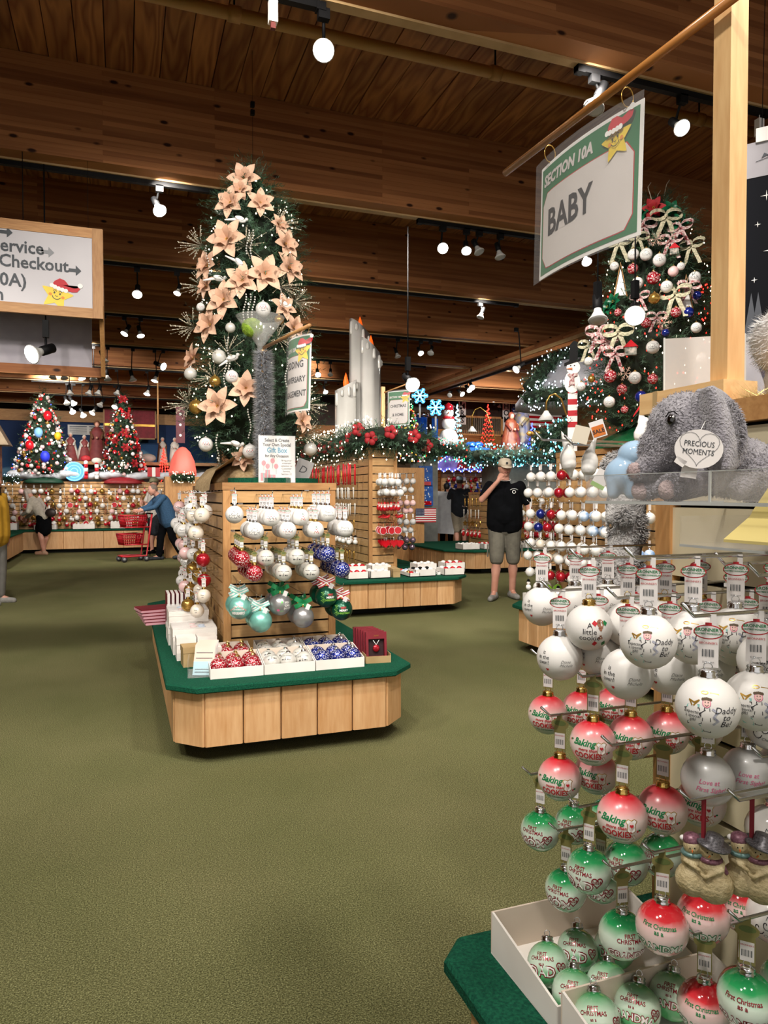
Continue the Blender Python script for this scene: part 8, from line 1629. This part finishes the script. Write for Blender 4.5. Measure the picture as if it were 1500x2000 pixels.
q = MB(); [q.ball((bd(x, 716)[0], -.03, bd(x, 716)[1]), .006, BLACK, 6, 4) for x in (1114, 1121)]; q.build('eyes', t)
p_ = on_y(1254, 862, 4.15); p_.z = 1.782; t = thing('stork_figure', 'white ceramic stork with red beak before the ribbon tree', 'figurine', p_, face(p_)); K = 5.0 / FPX
mb = MB(); mb.cap((.0, 0, .04), (.02, 0, .12), .06, .045, WGLOSS); mb.cap((-.01, 0, .13), (.0, 0, .22), .022, .016, WGLOSS); mb.cap((0, 0, .22), (.03, 0, .28), .016, .016, WGLOSS); mb.ball((.035, 0, .30), .026, WGLOSS, 12, 8); remesh(mb.build('body', t), .006, 3); mb = MB(); mb.cap((.02, -.01, .29), (-.06, -.02, .17), .013, .003, RED, 8); mb.build('beak', t); mb = MB(); mb.ball((.05, -.04, .06), .03, BLACK, 8, 6, (.7, .3, 1)); mb.build('wing_tip', t)
c_ = at(1100, 720, 9.4); t = thing('bay_window_canopy', 'pale grey bay roof with wooden boarding left of the ribbon tree', 'canopy', (c_.x + .35, c_.y, 2.55)); mb = MB(); mb.lathe([(.95, .0), (.95, .1), (.62, .5), (.62, .56)], 8, pm('pale_roof', '#8a8a90', '#98989e')); mb.build('roof', t); mb = MB(); mb.box(-.05, .75, -.3, .3, -.5, .0, OAK); mb.build('boarding', t); mb = MB(); mb.box(-.45, .8, -.5, .4, -.55, -.48, OAKX); mb.build('shelf', t); mb = MB(); mb.box(.1, .5, -.2, .2, -2.55, -.5, BEAM); mb.build('post', t)
o_ = Vector((c_.x + .35, c_.y, 0)); garland('lit_garland', 'curved garland with cool white lights round the bay roof', [o_ + Vector((1.0 * cos(a), 1.0 * sin(a), 2.62)) for a in [-pi * .95 + .30 * i for i in range(10)]], .16, 620, [FIR, FIRL], [BULBC], 240, 81)
garland('lit_garland', 'upper rim of cool white garland above the bay roof', [o_ + Vector((-.95, -.1, 2.75)), o_ + Vector((-.6, -.1, 3.1)), o_ + Vector((0, -.1, 3.28)), o_ + Vector((.6, -.1, 3.33))], .15, 420, [FIR, FIRL], [BULBC], 170, 82)
garland('lit_garland', 'lit garland at the foot of the goose-neck lamp left of the ribbon tree', [at(1055, 862, 6.9), at(1090, 850, 6.6), at(1110, 845, 6.4)], .14, 300, [FIR, FIRL], [BULBC, BULBT], 70, 83)
p0, p1 = on_y(200, 455, 6.02), on_y(200, 625, 6.02)
zt, zb_ = on_y(190, 447, 6.02).z, on_y(186, 622, 6.02).z; xr = p0.x; xl = xr - 2.6
t = thing('hanging_box_sign', 'wood framed white direction sign with arrows hanging at upper left', 'sign', (xr, 6.02, zb_)); Hh = zt - zb_; f_ = .075
for nm, a in (('top_rail', (xl - xr, 0, 0, .03, Hh - f_, Hh)), ('bottom_rail', (xl - xr, 0, 0, .03, 0, f_))): mb = MB(); mb.box(*a, OAKX); mb.build(nm, t)
mb = MB(); mb.box(-f_, 0, -.004, .026, 0, Hh, OAK); mb.build('end_stile', t)
mb = MB(); mb.box(xl - xr, -f_, .008, .02, f_, Hh - f_, pm('sign_face_white', '#b9b6ba', '#c4c1c5', 2, .4)); mb.build('front_face', t)
W = lambda x, y, e: (x, .008 - e, y)
KX = 5.85 / FPX; 
def SP(px, py): v = on_y(px, py, 6.03); return v.x - xr, v.z - zb_
mb = MB()
for s_, px, py, sz in (('Service', 86, 498, .132), ('nd Checkout', 134, 532, .130), ('(10A)', 53, 561, .135), ('n', 8, 586, .13)):
    x, y = SP(px, py); v, f = text_vf(s_, sz, bold=.02, xs=.92, align='RIGHT'); mb.add([W(a + x, b_ + y, .003) for a, b_ in v], f, GREYINK)
for px, py in ((25, 455), (106, 494), (159, 530)):
    x, y = SP(px, py); A = [(-.09, .013), (-.04, .013), (-.04, .040), (0, 0), (-.04, -.040), (-.04, -.013), (-.09, -.013)]; mb.add([W(x + a, y + b_, .003) for a, b_ in A], [tuple(range(7))[::-1]], GREYINK if px != 106 else pm('faded_grey_ink', '#8c8e92'))
mb.build('lettering', t); x, y = SP(111, 577); a_, b_ = star_face(x, y, .125, .25, W, .003); a_.build('star_figure', t); b_.build('star_cap', t)
mb = MB(); mb.box(xl - xr, -.10, .5, .515, -.30, Hh * .5, pm('sign_back_white', '#8f8a92', '#9a959c')); mb.build('rear_face', t); mb = MB(); mb.box(xl - xr, 0, .49, .53, -.38, -.30, BEAM); mb.build('rear_rail', t)
mb = MB(); mb.box(-.022, 0, 0, .53, 0, .02, OAKY); mb.add([(x_, y_, z_) for x_ in (-.03, 0.003) for y_, z_ in ((.0, Hh), (.03, Hh), (.55, -.38), (.44, -.38), (.0, 0.1))], [(0, 1, 2, 3, 4), (9, 8, 7, 6, 5)] + [(i, i + 5, (i + 1) % 5 + 5, (i + 1) % 5) for i in range(5)], OAKY); mb.build('side_board', t)
for px in (45, 172): x, _ = SP(px, 440); mb = MB(); mb.tube([(x, .015, Hh), (x, .015, BEAMZ - zb_ + .0)], .0035 if px < 100 else .0015, BLACK, 5); mb.build('hanging_rod', t)
LAMPW = pm('lamp_glass_rim', '#b8b8b4', '#c8c8c4', 5, .2); LAMPON = glow('lit_lamp_face', '#fffdf4', 12); LAMPOFF = pm('dull_lamp_face', '#9a9a96', '#aeaeaa', 5, .15)
LMP = {}
def spotlight(px, py, Y, aim, lit, label, R=.062, rod=None, hot=1.0):
    """track spotlight: adapter on the track, yoke, socket, reflector bulb; aim is the way the face looks"""
    P = on_y(px, py, Y); key = 'on' if lit else 'off'; R *= .84
    t = thing('track_spotlight', label, 'spotlight', P); aim = Vector(aim).normalized()
    q = aim.to_track_quat('-Z', 'Y').to_euler()
    if key not in LMP:
        a = MB(); a.lathe([(.017, .5 * R / .062 * .0 + .185), (.032, .18), (.032, .085), (.02, .075)], 14, BLACK); b_ = MB(); b_.lathe([(.024, .085), (.028, .06), (.052, .015), (.064, .0), (.062, -.004)], 20, LAMPW); c_ = MB(); c_.lathe([(.060, -.003), (.045, -.010), (.0001, -.013)], 20, LAMPON if lit else LAMPOFF); LMP[key] = (a.mesh('socket'), b_.mesh('reflector'), c_.mesh('lamp_face'))
    k = R / .062
    for nm, me in zip(('socket', 'reflector', 'lamp_face'), LMP[key]): o = link(nm, me, t); o.rotation_euler = q; o.scale = (k, k, k)
    top = Vector((0, 0, (rod if rod else BEAMZ - .05) - P.z)); neck = -aim * .12 * k
    if rod: mb = MB(); mb.tube([(neck.x, neck.y, neck.z + .05), (neck.x, neck.y, BEAMZ - .05 - P.z)], .006, BLACK, 6); mb.box(neck.x - .022, neck.x + .022, neck.y - .022, neck.y + .022, .15, .28, BLACK); mb.tube([neck, (neck.x, neck.y, neck.z + .09)], .010, BLACK, 6); mb.build('drop_rod', t)
    else: mb = MB(); mb.tube([neck, (neck.x * .5, neck.y * .5, max(top.z - .06, .05)), (0, (Y - Y), top.z)], .009, BLACK, 6); mb.box(-.03, .03, -.02, .02, top.z - .045, top.z + .01, BLACK); mb.build('yoke', t)
    return t
def toward(px, py, Y, down=.6):
    P = on_y(px, py, Y); v = (CAM - P); v.z = 0; v.normalize(); a = .9 * sin(px * 1.7); return (v.x * cos(a) - v.y * sin(a), v.x * sin(a) + v.y * cos(a), -down * 1.25)
SPL = [  # px, py, Y, lit, down, radius, rod, words
    (632, 99, 3.68, 1, .75, .066, 0, 'big bright spotlight at top centre under the nearest beam'), (1160, 210, 3.68, 0, 1.5, .075, 0, 'unlit white spotlight half hidden behind the varnished dowel'), (1332, 250, 3.68, 1, .7, .062, 0, 'bright spotlight at upper right beside the BABY sign'),
    (312, 412, 6.2, 1, 1.0, .066, 0, 'lit spotlight left of the slim tree, second beam'), (432, 412, 6.2, 0, 1.6, .06, 0, 'dark spotlight right against the slim tree'), (865, 485, 6.2, 1, .4, .062, 0, 'leftmost of the four spotlights behind the BABY sign'), (911, 490, 6.2, 1, 1.0, .058, 0, 'second of the four spotlights behind the BABY sign'), (936, 492, 6.2, 0, 1.4, .06, 0, 'third of the four spotlights behind the BABY sign'), (977, 502, 6.2, 0, 2.5, .062, 0, 'rightmost of the four spotlights behind the BABY sign'), (1146, 512, 6.2, 1, 1.2, .062, 0, 'lit spotlight just below the BABY sign'),
    (62, 692, 6.0, 1, .35, .085, 1, 'large bright spotlight on a drop rod below the box sign'), (1168, 625, 4.3, 0, 2.5, .08, 1, 'unlit white spotlight on a drop rod before the ribbon tree'), (1240, 617, 4.2, 1, .5, .085, 1, 'bright spotlight on a drop rod before the ribbon tree'), (806, 752, 6.2, 1, .5, .085, 1, 'bright white spotlight on a long rod right of the giant candles'),
    (268, 575, 8.48, 1, .9, .066, 0, 'lit spotlight on the third beam, left of the slim tree'), (346, 573, 8.48, 1, 1.6, .05, 0, 'small lit spotlight on the third beam near the slim tree'), (938, 620, 8.48, 0, 2.0, .06, 0, 'dull spotlight on the third beam, right of centre'),
    (243, 652, 10.88, 1, 1.2, .066, 0, 'left of the lit pair below the third beam'), (275, 656, 10.88, 1, 1.8, .066, 0, 'right of the lit pair below the third beam'), (95, 697, 10.88, 0, 2, .066, 0, 'dull spotlight right of the large low spotlight'), (155, 697, 10.88, 1, 1.2, .066, 0, 'small lit spotlight between the big low one and slim tree'), (204, 707, 10.88, 0, 2.2, .07, 0, 'white unlit spotlight below the corner of the box sign'), (822, 690, 10.88, 1, .8, .06, 0, 'left of the pair above the bright long-rod spotlight'), (841, 690, 10.88, 0, 1, .065, 0, 'right of the pair above the bright long-rod spotlight'), (777, 697, 10.88, 0, 2, .06, 0, 'dull spotlight right of the giant candles'), (621, 732, 13.18, 1, .8, .07, 0, 'lit spotlight left of the giant candles'), (645, 732, 13.18, 0, 1.2, .06, 0, 'dark spotlight against the giant candles, left'), (636, 766, 15.48, 1, 1, .07, 0, 'small spotlight low left of the giant candles'),
    (319, 716, 13.18, 1, .35, .085, 0, 'dazzling spotlight between the far trees and the slim tree')]
for i, px in enumerate((103, 126, 160, 183, 211, 260, 302)): SPL.append((px, 738 + i, 13.18, i in (2, 6), 2.2, .075, 0, 'one of a row of spotlights on the fifth beam, %s from the left' % ORD[i + 1]))
for i, px in enumerate((137, 173, 191, 228, 287)): SPL.append((px, 770, 15.48, i == 4, 2, .08, 0, 'one of a row of spotlights on the sixth beam, %s from the left' % ORD[i + 1]))
for i, (px, py) in enumerate(((131, 788), (145, 789), (195, 792), (224, 795), (142, 805), (163, 812), (180, 807))): SPL.append((px, py, 17.78, i in (1, 3, 4, 5, 6), 1, .085, 0, 'small far spotlight over the nativity group, %s' % ORD[i + 1]))
for i, (px, py) in enumerate(((903, 770), (917, 762), (922, 757), (878, 772), (965, 782), (1008, 722))): SPL.append((px, py, (14.5, 13.4, 13, 16, 17.7, 9.6)[i], i != 3, .6, .075, 0, 'spotlight on the long right-hand rib, %s of the group' % ORD[i + 1]))
for i, px in enumerate((870, 885, 900, 975)): SPL.append((px, 795, 18.9, 0, 2, .07, 0, 'small dark spotlight before the far wooden wall, %s from left' % ORD[i + 1]))
for px, py, Y, lit, down, R, rod, lab in SPL: spotlight(px, py, Y, toward(px, py, Y, down), lit, lab, R, rod)
for i, (px, py) in enumerate(((533, 22), (1483, 248))): t = thing('track_adapter', ('small white adapter box on the track at top centre', 'small white adapter box at the upper right edge')[i], 'adapter', on_y(px, py, 3.68)); mb = MB(); mb.box(-.022, .022, -.02, .02, -.06, .05, WHITE); mb.build('box', t); mb = MB(); mb.box(-.012, .012, -.012, .012, -.09, -.06, pm('dark_red_button', '#5c1a14')); mb.build('plug', t); mb = MB(); mb.tube([(0, 0, .05), (0, 0, BEAMZ - on_y(px, py, 3.68).z - .04)], .004, WHITE, 4); mb.build('cable', t)
